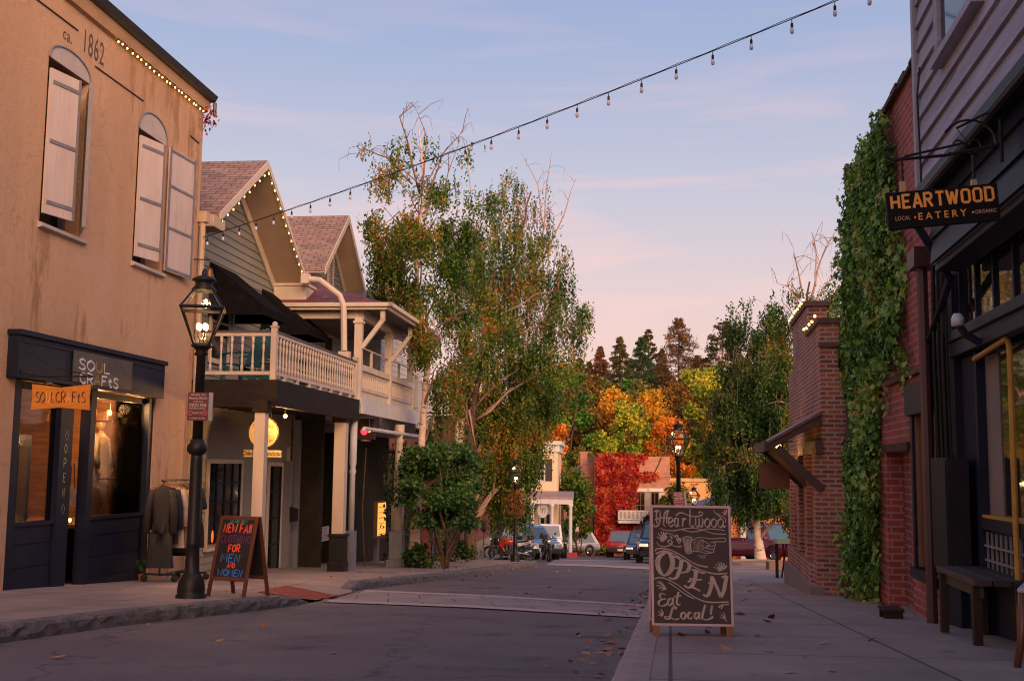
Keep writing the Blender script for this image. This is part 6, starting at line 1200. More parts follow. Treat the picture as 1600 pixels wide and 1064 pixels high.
def runners(fr, poly_px, n, y, step, lo, hi):
    "trailing shoots that leave the edge of a creeper"
    P = [fr.px(*p) for p in poly_px]; cx_, cz_ = sum(p[0] for p in P) / len(P), sum(p[1] for p in P) / len(P); out = []
    for _ in range(n):
        i = random.randrange(len(P)); a, b = P[i - 1], P[i]; k = random.random(); x, z = a[0] + (b[0] - a[0]) * k, a[1] + (b[1] - a[1]) * k
        an = math.atan2(z - cz_, x - cx_) + random.gauss(0, .5); L = random.uniform(lo, hi); q = 0.0
        while q < L: an += random.gauss(0, .25); x += math.cos(an) * step; z += math.sin(an) * step; q += step; out += [(x + random.gauss(0, step * .7), y + random.random() * .06, z + random.gauss(0, step * .7)) for _ in range(2)]
    return out
ivy_m = leafmat('green ivy leaf', [(.22, (.03, .09, .014)), (.45, (.12, .27, .04)), (.65, (.25, .42, .08)), (.88, (.36, .46, .13)), (.97, (.45, .26, .07))], 1.6, .62, .2)
ivt = framed('ivy', 'thick green ivy climbing the red brick wall to its coping', 'ivy', RF)
poly = [(1380, 200), (1392, 195), (1398, 300), (1408, 390), (1414, 470), (1410, 560), (1395, 580), (1380, 560), (1376, 620), (1372, 700), (1376, 760), (1372, 850), (1374, 935), (1352, 938), (1340, 905), (1328, 800), (1316, 700), (1316, 600), (1322, 500), (1326, 400), (1324, 320), (1336, 265)]
C = runners(RF, [p for p in poly if p[0] > 1365], 34, .0, .05, .15, .7) + creeper_cover(RF, poly, 27000, -.02, .24, .13); C += [(x + random.gauss(0, .03), .05 + random.random() * .25, z) for x, y, z in creeper_cover(RF, [(1372, 780), (1378, 930), (1345, 938), (1336, 850), (1340, 780)], 900, 0, .2, .085)]
quads('leaves', leaf_faces(C, rng.choice([.045, .06, .09], len(C)), (0, 1.0, .25), .62, 1.25, True, hang=.5), ivy_m, ivt)
m = MB(); xb_ = RX(1345, 930); gI = RF.g(xb_)
for i in range(7):
    x = xb_ + random.uniform(-.22, .22); m.tube([(x + random.gauss(0, .04), .10 + random.random() * .08, gI - .1), (x + random.gauss(0, .08), .1, gI + .8), (x + random.gauss(0, .15), .08, gI + 1.8), (x + random.gauss(0, .3), .05, gI + 3.2), (x + random.gauss(0, .5), .03, gI + 4.6)], [.07, .055, .04, .03, .015], 6)
m.build('stem', M('ivy bark', (.085, .045, .03), (.05, .028, .02), 6, .9, .6, 20), ivt)
x, y = RX(1392, 945, .35), .35; bxw = thing('wooden_box', 'small low wooden box at the foot of the ivy', 'box', RF.w(x, y, RF.g(x, y)), RF.rot); MB().box(-.16, .16, -.10, .10, .075, .10).build('top', dark_wood, bxw); MB().box(-.14, -.11, -.09, .09, -.02, .075).build('leg', dark_wood, bxw); MB().box(.11, .14, -.09, .09, -.02, .075).build('leg', dark_wood, bxw)

# ================================================================== old brick building with the shed awning
old_brick = brick('old mixed brick', (.46, .125, .07), (.17, .06, .048), (.42, .31, .26), .20, .066, .013, patch=((.42, .32, .27), 5.5, .64))
AW = framed('old_brick_building', 'old brick building with a stepped parapet and a sloping timber awning', 'building', RF); y_ = .42
a0, a1, a2, a3 = RF.px(1286, 800, y_)[0], RF.px(1262, 540, y_)[0], RF.px(1240, 600, y_)[0], RF.px(1233, 640, y_)[0]
z1_, z2_, z3_ = RF.px(1284, 501, y_)[1], RF.px(1262, 477, y_)[1], RF.px(1232, 585, y_)[1]; gA = RF.g(a2)
ww = [(RF.px(p1, 800, y_)[0], RF.px(p0, 800, y_)[0]) for p0, p1 in ((1257.5, 1262), (1275, 1283))]
wz0, wz1 = RF.px(1270, 868, y_)[1], RF.px(1278, 690, y_)[1]
MB().wall(a0, a1, gA - .6, z1_, y_, y_ - .28, [(min(w_), max(w_), wz0, wz1) for w_ in ww if max(w_) < a1]).wall(a1, a2, gA - .6, z2_, y_, y_ - .31, [(min(w_), max(w_), wz0 - .1, wz1) for w_ in ww if min(w_) > a1]).box(a2, a3, y_, y_ - .3, gA - .8, z3_).box(a0, a0 + .3, y_ - .281, -7, gA - .6, z1_ - .3).box(a3 - .3, a3, y_ - .301, -7, gA - .9, z3_ - .2).box(a0 + .3, a3 - .3, -6.7, -7, gA - .9, z3_).build('wall', old_brick, AW)
m = MB(); m.box(a0 - .05, a1, y_ + .04, y_ - .34, z1_, z1_ + .07); m.box(a1 - .05, a2 + .04, y_ + .04, y_ - .36, z2_, z2_ + .08); m.box(a0 - .06, a0 - .001, y_ + .03, y_ - .33, z1_ - .35, z1_ - .28); m.build('coping', M('weathered coping', (.17, .10, .085), (.10, .06, .05), 4, .9, .4, 20), AW)
m = MB()
for x in (a0 + .0, (a0 + a1) / 2 + .45, a1 + .9, a2 - .3): m.box(x, x + .42, y_, y_ + .10, gA - .6, RF.px(1270, 700, y_)[1])
m.build('brick_pier', old_brick, AW); m = MB(); m.box(a0 + .42, a2 + .1, y_ + .0, y_ + .14, gA - .8, wz0 - .02); m.build('brick_sill_wall', old_brick, AW); MB().box(a0 - .02, a2 + .2, y_ + .0, y_ + .20, gA - .9, RF.g(a1) + .22).build('footing', M('grey footing concrete', (.24, .19, .17), None, 3, .9, .4, 30), AW)
glow = plain('warm lit interior', (.3, .15, .05), .6, 0, (1, .42, .08), .35)
for w_ in ww: wi = thing('window', None, None); wi.parent = AW; a, b = min(w_), max(w_); MB().box(a, b, y_ - .24, y_ - .25, wz0 - .1, wz1).build('pane', dark_glass, wi); MB().box(a, a + .06, y_ - .23, y_ - .14, wz0, wz1).box(b - .06, b, y_ - .23, y_ - .14, wz0, wz1).build('frame', warm_wood, wi)
# awning
zi = RF.px(1287, 640, y_)[1]; yo, zo = RF.pxx(1198, 694, a0); xA, xB = a0 - .08, a1 + 1.0; awd = M('dark red brown timber', (.075, .030, .024), (.045, .02, .017), 4, .6, .2, 25)
m = MB(); m.ext([(xA, y_, zi), (xA, yo, zo + .04), (xA, yo, zo), (xA, y_, zi - .05)], (xB - xA, 0, 0)); m.build('awning_roof', M('maroon tin sheet', (.17, .062, .052), (.11, .04, .034), 3, .5, .2, 20), AW)
m = MB(); m.box(xA - .01, xB, yo, yo + .04, zo - .10, zo + .05)
for i in range(6):
    x = xA + .03 + (xB - xA - .1) * i / 5; m.ext([(x, y_, zi - .052), (x, yo, zo - .005), (x, yo, zo - .10), (x, y_, zi - .17)], (.06, 0, 0))
m.build('awning_rafter', awd, AW)
for x in (xA + .03, (xA + xB) / 2, xB - .15): MB().bar((x + .04, y_ + .01, zi - 1.12), (x + .04, yo - .14, zo - .05), .09, .12).build('awning_brace', awd, AW)
MB().box(xA, xB, y_, y_ + .1, zi - .62, zi - .42).build('awning_beam', awd, AW)
al = thing('wall_lamp', None, None); al.parent = AW; x = a2 - .9; MB().ball((x, y_ + .35, zi - .45), .05, 8).build('bulb', bulb_on, al, True); MB().tube([(x, y_ + .1, zi - .35), (x, y_ + .35, zi - .38)], .012, 5).build('bracket', black_iron, al); point(al, (x, y_ + .42, zi - .55), 6, (1, .45, .12), .05); point(al, (a0 + .9, y_ + .45, zi - .6), 2.0, (1, .45, .12), .05)
hsb = framed('hanging_sign', 'plain rusty brown board sign hanging under the timber awning', 'sign', RF); xs2 = xB - .9; ya, za = RF.pxx(1186, 724, xs2); yb, zb = RF.pxx(1234, 763, xs2)
MB().box(xs2 - .02, xs2 + .02, min(ya, yb), max(ya, yb), zb, za).build('board', M('rusty brown board', (.17, .065, .03), (.10, .04, .02), 5, .6, .2, 20), hsb); MB().tube([(xs2, ya - .1, za), (xs2, ya - .1, zo + .02)], .01, 5).tube([(xs2, yb + .1, za), (xs2, yb + .1, zo + .25)], .01, 5).build('hanger', black_iron, hsb)
for nm, (xa, xb, z, lb) in enumerate(((a0 + .05, a1 - .05, z1_, 'string of lit bulbs along the lower step of the brick parapet'), (a1, a2, z2_, 'string of lit bulbs along the top step of the brick parapet'))):
    s_ = framed('string_lights', lb, 'string lights', RF, 'strings of small lit bulbs'); m = MB(); n = 9 if nm else 5
    for i in range(n): x = xa + (xb - xa) * i / (n - 1); MB().ball((x, y_ + .06, z + .10 + random.uniform(-.02, .02)), .022, 6).build('bulb', bulb_on, s_, True)
    m.tube([(xa, y_ + .06, z + .08), (xb, y_ + .06, z + .08)], .006, 4); m.build('cable', black_iron, s_)
# pale green topped rail beside the old brick building
p = at(1233, 845, 24.5); t = thing('counter_rail', 'dark lattice rail with a pale green top beyond the old brick building', 'railing', (p.x, p.y, gz(p.y) + .135), R(8)); hr = p.z - t.location.z
MB().box(-.30, .26, -.08, .08, hr - .05, hr + .05).build('top', plain('pale green board', (.38, .52, .30), .6), t); m = MB()
for i in range(7): m.bar((-.26 + i * .08, 0, 0), (-.22 + i * .08 + (.08 if i % 2 else -.08), 0, hr - .05), .025, .03)
m.box(-.30, -.26, -.04, .04, -.05, hr - .05).box(.22, .26, -.04, .04, -.05, hr - .05).build('lattice', dark_wood, t)

# ================================================================== the long string of festoon bulbs over the street
def festoon(A_, B_, nb, sag, label, bulbs=True):
    t = thing('festoon_lights', label, 'string lights', A_, 0, 'festoon strings over the street'); A_, B_ = Vector(A_), Vector(B_); f = lambda k: (B_ - A_) * k + Vector((0, 0, -sag * 4 * k * (1 - k)))
    m = MB(); m.tube([f(i / 90) for i in range(91)], .006, 5); m.tube([f(i / 90) + Vector((0, .0, .014 + .006 * math.sin(i * 1.3))) for i in range(91)], .004, 4); m.build('cable', black_iron, t)
    if bulbs:
        for i in range(nb):
            q = f((i + .35) / nb); b_ = thing('bulb', None, None, q); b_.scale = (.8, .8, .85); b_.parent = t
            MB().tube([(0, 0, -.01), (0, 0, -.08)], .006, 5).lathe([(.010, -.05), (.020, -.065), (.019, -.12)], n=8).build('socket', black_iron, b_); MB().lathe([(.019, -.12), (.028, -.15), (.029, -.175), (.017, -.198), (.002, -.202)], n=10).build('glass', bulb_off, b_, True)
    return t
A_, B_ = at(316, 372, 20.3), at(1350, -16, 11.4)
mid = at(860, 204, 15.0); lin = (A_ + B_) * .5; k_ = 0.5
festoon(A_, B_, 25, .12, 'sagging black cable of unlit bulbs crossing the sky above the street')
festoon(at(1352, -12, 11.3), at(1470, -120, 8.2), 5, .05, 'short second run of unlit bulbs at the top right corner')
# small wires hanging beside the balcony corner

# ================================================================== buildings at the end of the street
def facing(px, Y, ang=0.0, h=0.0):
    "frame whose outward side looks back up the street"
    f = Fr.__new__(Fr); p = at(px, 730, Y); a = math.pi + ang; f.x = Vector((math.cos(a), math.sin(a), 0)); f.y = Vector((-f.x.y, f.x.x, 0)); f.o = Vector((p.x, Y, gz(Y) + h)); f.rot = a; return f
def win(root, x0, x1, z0, z1, y, fr_m, trim=.08, cols=2, rows=2, shut=None, sw_=.0):
    x0, x1 = sorted((x0, x1)); wi = thing('window', None, None); wi.parent = root; MB().box(x0, x1, y + .005, y + .02, z0, z1).build('pane', dark_glass, wi)
    f = MB(); f.box(x0 - trim, x0, y, y + .06, z0 - trim, z1 + trim).box(x1, x1 + trim, y, y + .06, z0 - trim, z1 + trim).box(x0, x1, y, y + .06, z1, z1 + trim).box(x0, x1, y, y + .06, z0 - trim, z0)
    for i in range(1, cols): x = x0 + (x1 - x0) * i / cols; f.box(x - .025, x + .025, y + .02, y + .045, z0, z1)
    for i in range(1, rows): z = z0 + (z1 - z0) * i / rows; f.box(x0, x1, y + .02, y + .042, z - .025, z + .025)
    f.build('frame', fr_m, wi)
    if shut:
        for a, b in ((x0 - trim - sw_, x0 - trim - .01), (x1 + trim + .01, x1 + trim + sw_)):
            s = MB().box(a, b, y, y + .04, z0 - .05, z1 + .05)
            for k in range(12): z = z0 + (z1 - z0) * k / 12; s.box(a + .05, b - .05, y + .04, y + .055, z + .02, z + .06)
            s.build('shutter', shut, wi)
    return wi
cream_wall = M('cream stucco', (.74, .56, .37), (.64, .48, .31), 1.2, .85, .2, 20)
FC = facing(846, 68, R(-4)); CB = framed('cream_house', 'two-storey cream building with a white cornice and a columned porch', 'building', FC)
P = lambda px, py, y=0: FC.px(px, py, y)
xr, xl = P(871, 750)[0], P(796, 750)[0]; zt = P(850, 698)[1]
MB().box(xr, xl, 0, -9, -.6, zt).build('wall', cream_wall, CB)
m = MB(); m.box(xr - .25, xl + .1, .25, -9.2, zt + .12, zt + .36).box(xr - .12, xl + .05, .12, -9.1, zt - .3, zt + .12); m.build('cornice', white_wood, CB)
blk = M('black shutters', (.03, .028, .032), None, 5, .6)
a, b = P(845, 735)[0], P(848.5, 735)[0]; z1, z0 = P(847, 718)[1], P(847, 750)[1]
win(CB, a + .2, b - .05, z0, z1, 0, white_wood, .08, 2, 2, blk, .42)
win(CB, P(818, 735)[0], P(825, 735)[0], z0, z1, 0, white_wood, .08, 2, 2, blk, .42)
zpt, zpb = P(860, 767, 0)[1], P(860, 779, 2.4)[1]; pxr, pxl = P(896, 775, 2.4)[0], P(812, 775, 2.4)[0]
m = MB(); m.ext([(pxr, 0.02, zpt), (pxr, 2.5, zpb + .12), (pxr, 2.5, zpb), (pxr, .02, zpb)], (pxl - pxr, 0, 0)); m.build('porch_roof', M('mauve tin roof', (.33, .22, .21), (.27, .18, .17), 2, .5), CB)
MB().box(pxr + .02, pxl, 2.28, 2.46, zpb - .3, zpb - .002).build('porch_beam', white_wood, CB)
for px in (891.5, 862.5, 832, 822): x = P(px, 800, 2.35)[0]; MB().lathe([(.16, -.1), (.16, .15), (.11, .2), (.10, zpb - .5), (.15, zpb - .4), (.15, zpb - .301)], (x, 2.37, 0), 12).build('column', white_wood, CB, True)
for a, b in ((845, 850.5), (853.5, 859), (827, 832)): win(CB, P(a, 820)[0], P(b, 820)[0], .3, 2.5, 0, white_wood, .1, 1, 3)
ov = thing('hanging_sign', 'pale oval sign hanging from the cream porch', 'sign', FC.w(P(848, 797, 2.2)[0], 2.2, P(848, 797, 2.2)[1]), FC.rot)
MB().lathe([(.36, -.03), (.36, .03)], (0, 0, 0), 28, 'y').build('board', M('pale oval board', (.5, .46, .45)), ov); ov.children[0].scale = (.85, 1, 1.2)
m = MB(); strokes(m, [[(-.12, .2), (-.15, 0), (-.05, -.2)], [(.02, .18), (-.02, -.15)], [(.02, .05), (.14, .12), (.12, -.18)]], lambda u, v, e: (-u, .031 + e, v), .04, 40); m.build('sign_lettering', dk, ov); MB().tube([(0, 0, .43), (0, 0, zpb - P(848, 797, 2.2)[1] - .1)], .015, 5).build('hanger', black_iron, ov)
# vine-covered brick building
FI = facing(990, 77, R(3)); VB = framed('vine_covered_building', 'flat-topped red brick building half covered in scarlet creeper with a white balcony', 'building', FI); P = lambda px, py, y=0: FI.px(px, py, y)
orange_brick = brick('weathered orange brick', (.46, .17, .10), (.36, .125, .075), (.42, .26, .18), .24, .08, .013)
xr, xl, xll = P(1047, 780)[0], P(931, 780)[0], P(884, 780)[0]; zt, zt2, zs2 = P(1000, 713)[1], P(932, 722)[1], P(886, 750)[1]
MB().box(xr, xl, 0, -9, -.6, zt).box(xr - .05, xl + .02, .001, .06, P(1000, 745)[1], P(1000, 743)[1] + .05).build('wall', orange_brick, VB)
MB().ext([(xl + .002, -1.2, -.6), (xl + .002, -1.2, zt2), (xll, -1.2, zs2), (xll, -1.2, -.6)], (0, -7, 0)).build('side_wing', orange_brick, VB)
c = P(913, 735, -1.2)[0]; MB().box(c - .24, c + .24, -1.5, -2.1, 3, P(913, 708, -1.2)[1]).box(c - .30, c + .30, -1.45, -2.15, P(913, 708, -1.2)[1], P(913, 708, -1.2)[1] + .12).build('chimney', orange_brick, VB)
for a, b in ((975, 985), (996, 1006), (1018, 1028)):
    xa, xb = P(a, 790)[0], P(b, 790)[0]; z1, z0 = P(a, 770)[1], P(a, 808)[1]; win(VB, xa, xb, z0, z1, 0, M('brown window frames', (.16, .08, .05)), .06, 2, 2, M('pale shutters', (.55, .48, .42), None, 5), .38); MB().box(xa + .35, xb - .35, .002, .09, z1 + .10, z1 + .32).build('lintel', white_wood, VB)
m = MB(); bx_l, bx_r = P(966, 800, 1)[0], P(1036, 800, 1)[0]; zb1, zb0 = P(985, 797, 1)[1], P(985, 812, 1)[1]
m.box(bx_l, bx_r, 0, 1.1, zb0 - .22, zb0 - .04).box(bx_l, bx_r, 1.02, 1.1, zb1 - .07, zb1).box(bx_l - .06, bx_l, .0, 1.1, zb1 - .07, zb1).box(bx_l, bx_r, 1.02, 1.1, zb0, zb0 + .06)
n = 34
for i in range(n + 1): x = bx_l + (bx_r - bx_l) * i / n; m.box(x - .028, x + .028, 1.04, 1.08, zb0, zb1 - .07)
m.build('balcony', white_wood, VB)
win(VB, P(983, 838)[0], P(990, 838)[0], .4, 2.3, 0, white_wood, .1, 1, 2); win(VB, P(926, 832, -1.2)[0], P(935, 832, -1.2)[0], .5, 2.6, -1.2, M('worn cream frame', (.4, .3, .2)), .08, 2, 3); win(VB, P(905, 805, -1.2)[0], P(909, 805, -1.2)[0], 2.0, 3.1, -1.2, MATS['worn cream frame'], .06, 1, 2); MB().box(P(904, 840, -1.2)[0], P(896, 840, -1.2)[0], -1.199, -1.12, -.1, 2.1).build('door', white_wood, VB)
rc = framed('creeper', 'scarlet creeper covering half of the brick building at the end of the street', 'creeper', FI)
poly = [(931, 722), (938, 712), (960, 709), (985, 711), (996, 714), (990, 730), (984, 742), (980, 750), (974, 755), (972, 770), (968, 785), (962, 800), (966, 825), (950, 862), (936, 862), (934, 830), (930, 790), (933, 750)]
C = creeper_cover(FI, poly, 9500, .05, .55, .28, .75); C += [q for q in runners(FI, poly[4:13], 40, .05, .12, .6, 2.4) if q[2] < zt + .1] + creeper_cover(FI, [(1000, 738), (1030, 742), (1020, 750), (990, 752)], 260, .05, .2, .2, .3)
quads('leaves', leaf_faces(C, .21, (0, 1, .3), .65, 1.3, False, hang=.6), red_leaf, rc)
m = MB()
for i in range(14):
    x0 = P(940 + random.uniform(-6, 10), 860)[0]; pts_ = [(x0, .06, -.1)]
    for k in range(1, 6): pts_.append((pts_[-1][0] + random.gauss(-.12, .25), .06, k * zt / 5.2))
    m.tube(pts_, .03, 5)
x, z = P(1022, 735); m.tube([(x, .05, z - .2), (x - .3, .05, z + .4), (x - .5, .05, z + .9)], .04, 4); m.build('stem', dark_wood, rc)
FY = facing(1078, 96, R(2)); YB = framed('yellow_building', 'pale orange rendered building behind the chalkboard lamp', 'building', FY); P = lambda px, py, y=0: FY.px(px, py, y)
MB().box(P(1112, 770)[0], P(1040, 770)[0], 0, -8, -.5, P(1070, 752)[1]).build('wall', M('peach orange render', (.62, .36, .14), (.50, .26, .09), 1, .8, .2, 10), YB); m = MB(); m.box(P(1113, 770)[0], P(1039, 770)[0], .2, -8.2, P(1070, 752)[1], P(1070, 747)[1]); m.build('parapet', M('ochre parapet', (.55, .33, .15)), YB)
FS = facing(1120, 62, R(-3)); SB = framed('tin_roofed_shed', 'orange brick shed with a blue grey metal hip roof behind the weeping tree', 'building', FS); P = lambda px, py, y=0: FS.px(px, py, y)
xr, xl, ze, zr_ = P(1300, 800)[0], P(1092, 800)[0], P(1110, 801, 0)[1], P(1122, 762, -3)[1]
MB().box(xr, xl, 0, -7, -.6, ze).build('wall', brick('bright orange brick', (.62, .19, .045), (.50, .14, .035), (.52, .24, .10), .24, .08, .013), SB)
m = MB(); A4 = [(xl + .5, .5, ze), (xr, .5, ze), (xr, -7.5, ze), (xl + .5, -7.5, ze)]; B2 = [(xl - 2.6, -3, zr_), (xr, -3, zr_)]; m.v = A4 + B2; m.f = [(0, 1, 5, 4), (1, 2, 5), (2, 3, 4, 5), (3, 0, 4), (0, 3, 2, 1)]
for i in range(26):
    k = (i + .5) / 26; x = xl + .5 + (xr - xl - .5) * k; t_ = 1 if x < xl - 2.6 else (xl + .5 - x) / 3.1; m.bar((x, .5, ze + .03), (x, .5 - 3.5 * t_, ze + .03 + (zr_ - ze) * t_), .05, .05)
m.build('metal_roof', M('blue grey metal roof', (.13, .13, .155), (.09, .09, .11), 2, .6, 0, 10, .1), SB); MB().box(P(1165, 840, .3)[0], P(1157, 840, .3)[0], .3, .42, -.2, ze).build('door_post', white_wood, SB); MB().box(P(1180, 840, .02)[0], P(1166, 840, .02)[0], .01, .04, -.2, 2.4).build('door', M('grey door', (.25, .24, .25)), SB)
rk_ = MB(); p = at(885, 857, 64); tag(rk_.ext([(p.x - .6, 64, gz(64) + .002), (p.x + .62, 64, gz(64) + .002), (p.x + .62, 64.3, gz(64) + .25), (p.x - .55, 64.3, gz(64) + .2)], (0, .5, 0)).build('red_kerb', M('red kerb paint', (.50, .045, .035), (.36, .03, .025), 3, .6)), 'short red painted kerb in front of the cream porch', 'kerb')

# ================================================================== cars
def loft(m, st):
    "body sections along x: (x, half width low, half width high, z low, z shoulder, z top)"
    n = 10; o = len(m.v)
    for x, wl_, wh, z0, zs_, z1 in st:
        half = [(wl_ * .85, z0), (wl_, z0 + .10), (wl_, (z0 + zs_) / 2), (wh, zs_), (wh * .90, z1)]
        m.v += [(x, y, z) for y, z in half] + [(x, -y, z) for y, z in half[::-1]]
    for i in range(len(st) - 1): m.f += [(o + i * n + k, o + i * n + (k + 1) % n, o + (i + 1) * n + (k + 1) % n, o + (i + 1) * n + k) for k in range(n)]
    m.f += [tuple(range(o, o + n))[::-1], tuple(range(o + (len(st) - 1) * n, o + len(st) * n))]; return m
tail_m = plain('red tail lens', (.35, .012, .012), .2); head_m = plain('headlamp lens', (.75, .78, .82), .08, .6); amber_m = plain('amber lens', (.6, .2, .03), .25); plate_m = plain('number plate', (.6, .6, .6), .5)
def car(label, kind, paint, p, heading, L=4.6, W=.92, H=1.68, group='parked cars'):
    t = thing('parked_car' if kind != 'pickup' else 'pickup_truck', label, 'car' if kind != 'pickup' else 'pickup truck', (p[0], p[1], p[2]), heading, group); t.rotation_mode = 'XYZ'
    sl_x = -.065 * math.sin(heading); sl_y = -.065 * math.cos(heading) if p[1] < 80 else 0
    t.rotation_euler = Matrix(((math.cos(heading), -math.sin(heading), 0), (math.sin(heading), math.cos(heading), 0), (0, 0, 1))).to_euler() if p[1] >= 80 else (Vector((0, .065, 1)).normalized().to_track_quat('Z', 'Y').to_matrix().inverted().to_euler() if False else (math.atan(sl_y), -math.atan(sl_x), heading))
    h = L / 2; wb = L * .29; wr = .34 if kind in ('suv', 'hatch') else .39; zb = .98 if kind != 'hatch' else .88; zb *= H / 1.68 if kind != 'pickup' else 1.08
    if kind == 'jeep': st = [(-h, W * .8, W * .8, .5, 1.0, 1.08), (-h + .05, W * .92, W * .9, .42, 1.05, 1.12), (.5, W * .92, W * .9, .40, 1.05, 1.12), (.55, W * .9, W * .8, .42, 1.02, 1.10), (h - .15, W * .78, W * .66, .48, .98, 1.06), (h - .05, W * .72, W * .62, .5, .95, 1.02)]
    else: st = [(-h, W * .82, W * .78, .42, zb * .8, zb * .92), (-h + .12, W * .97, W * .93, .30, zb * .93, zb), (-h * .45, W, W * .96, .26, zb * .95, zb), (h * .2, W, W * .96, .26, zb * .95, zb), (h * .45, W, W * .93, .26, zb * .93, zb * 1.0), (h - .35, W * .97, W * .88, .28, zb * .82, zb * .92), (h - .08, W * .88, W * .78, .32, zb * .7, zb * .80), (h, W * .80, W * .68, .40, zb * .62, zb * .70)]
    b = loft(MB(), st).build('body', paint, t, True); md = b.modifiers.new('edge', 'BEVEL'); md.width = .03; md.segments = 2; md.limit_method = 'ANGLE'; md.angle_limit = R(40)
    if kind == 'pickup': cb0, cr0, cr1, cb1 = -.35, -.2, .75, 1.25
    elif kind == 'jeep': cb0, cr0, cr1, cb1 = -h + .08, -h + .16, .32, .52
    elif kind == 'hatch': cb0, cr0, cr1, cb1 = -h + .12, -h + .55, .25, 1.15
    else: cb0, cr0, cr1, cb1 = -h + .15, -h + .42, .35, 1.05
    wt = W * (.66 if kind != 'jeep' else .8); wbm = W * (.88 if kind != 'jeep' else .88); z0 = zb - .04 if kind != 'jeep' else 1.08; z1 = H
    base = [(cb0, -wbm, z0), (cb1, -wbm, z0), (cb1, wbm, z0), (cb0, wbm, z0)]; top = [(cr0, -wt, z1 - .05), (cr1, -wt, z1 - .05), (cr1, wt, z1 - .05), (cr0, wt, z1 - .05)]
    c = MB(); c.v = base + top; c.f = [(0, 1, 5, 4), (1, 2, 6, 5), (2, 3, 7, 6), (3, 0, 4, 7)]; o = 8
    mid = [(cr0 + .1, -wt * .85, z1), (cr1 - .12, -wt * .85, z1), (cr1 - .12, wt * .85, z1), (cr0 + .1, wt * .85, z1)]; c.v += mid; c.f += [(4, 5, 9, 8), (5, 6, 10, 9), (6, 7, 11, 10), (7, 4, 8, 11), (8, 9, 10, 11)]
    c.build('cabin', paint, t)
    g = MB(); V = [Vector(v) for v in base + top]
    def inset(q, nm, kx=.07, kz=.10, mat=dark_glass):
        a, b_, c_, d = (V[i] for i in q); cen = (a + b_ + c_ + d) / 4; nr = (b_ - a).cross(d - a).normalized() * .008; u = (b_ - a) * kx; u2 = (c_ - d) * kx; v = (d - a) * kz; v2 = (c_ - b_) * kz
        MB().poly([a + u + v + nr, b_ - u + v2 + nr, c_ - u2 - v2 + nr, d + u2 - v + nr]).build(nm, mat, t)
    wsm = sky_glass
    inset((1, 2, 6, 5), 'windscreen', mat=wsm); inset((3, 0, 4, 7), 'rear_window', mat=wsm)
    for q in ((0, 1, 5, 4), (2, 3, 7, 6)):
        a, b_, c_, d = q; A_, B__, C_, D_ = V[a], V[b_], V[c_], V[d]; nr = (B__ - A_).cross(D_ - A_).normalized() * .008
        L2 = lambda p_, q_, k: p_ + (q_ - p_) * k
        for k0, k1 in ((.08, .49), (.53, .92)):
            lo0, lo1, hi0, hi1 = L2(A_, B__, k0), L2(A_, B__, k1), L2(D_, C_, k0), L2(D_, C_, k1); MB().poly([L2(lo0, hi0, .1) + nr, L2(lo1, hi1, .1) + nr, L2(lo1, hi1, .9) + nr, L2(lo0, hi0, .9) + nr]).build('side_window', sky_glass, t)
    for sx in (-1, 1):
        for sy in (-1, 1):
            w_ = thing('wheel', None, None, (sx * wb, sy * (W - .10), wr)); w_.parent = t
            MB().lathe([(wr * .62, -.11), (wr * .95, -.11), (wr, -.07), (wr, .07), (wr * .95, .11), (wr * .62, .11)], n=22, axis='y', cap=False).build('tyre', rubber, w_, True)
            r_ = MB(); r_.lathe([(wr * .64, sy * .04), (wr * .64, sy * .08), (wr * .56, sy * .085), (wr * .5, sy * .05)] if sy > 0 else [(wr * .5, sy * .05), (wr * .56, sy * .085), (wr * .64, sy * .08), (wr * .64, sy * .04)], n=20, axis='y', cap=False); r_.lathe([(wr * .30, sy * .03), (wr * .62, sy * .03)], n=20, axis='y', cap=False)
            for k in range(6): a = k * math.pi / 3; r_.bar((0, sy * .07, 0), (wr * .6 * math.cos(a), sy * .075, wr * .6 * math.sin(a)), .03, .06, (0, 1, 0))
            r_.build('rim', chrome, w_)
            MB().lathe([(wr + .02, sy * (W - .02) - .04), (wr + .07, sy * (W - .02) - .04), (wr + .07, sy * (W + .005) + .015), (wr + .02, sy * (W + .005) + .015)], (sx * wb, 0, wr + .01), 24, 'y', 1.0, False).build('wheel_arch', rubber if kind in ('suv', 'jeep') else paint, t)
    tz = .5
    MB().box(-h - .06, -h + .10, -W * .85, W * .85, .34, .56).build('rear_bumper', rubber if kind in ('suv', 'jeep', 'hatch') else chrome, t, bevel=.03); MB().box(h - .1, h + .07, -W * .84, W * .84, .30, .52).build('front_bumper', rubber if kind != 'pickup' else chrome, t, bevel=.03)
    for s in (-1, 1):
        if kind == 'jeep': MB().lathe([(.11, 0), (.11, .03), (.07, .055), (.01, .06)], (h - .06, s * W * .45, .86), 14, 'x').build('headlight', head_m, t, True); MB().box(.75, h - .05, s * (W * .72), s * (W + .02), .88, .95).build('fender', rubber, t, bevel=.02); MB().lathe([(.05, 0), (.05, .03)], (h + .0, s * W * .88, .80), 10, 'x').build('indicator', amber_m, t)
        else: MB().box(h - .16, h + .012, s * W * .46, s * W * .86, zb * .66, zb * .80).build('headlight', head_m, t, bevel=.02); MB().box(h - .2, h - .05, s * W * .82, s * W * .90, zb * .62, zb * .7).build('indicator', amber_m, t)
        MB().box(-h - .012, -h + .10, s * W * .60, s * W * .93, zb * .70, zb * .98).build('tail_light', tail_m, t, bevel=.015)
        MB().ext([(cb1 - .18, s * W * .90, zb + .04), (cb1 - .02, s * W * .90, zb + .04), (cb1 - .04, s * W * .90, zb + .18), (cb1 - .16, s * W * .90, zb + .18)], (0, s * .22, 0)).build('wing_mirror', rubber if kind == 'jeep' else paint, t, bevel=.02)
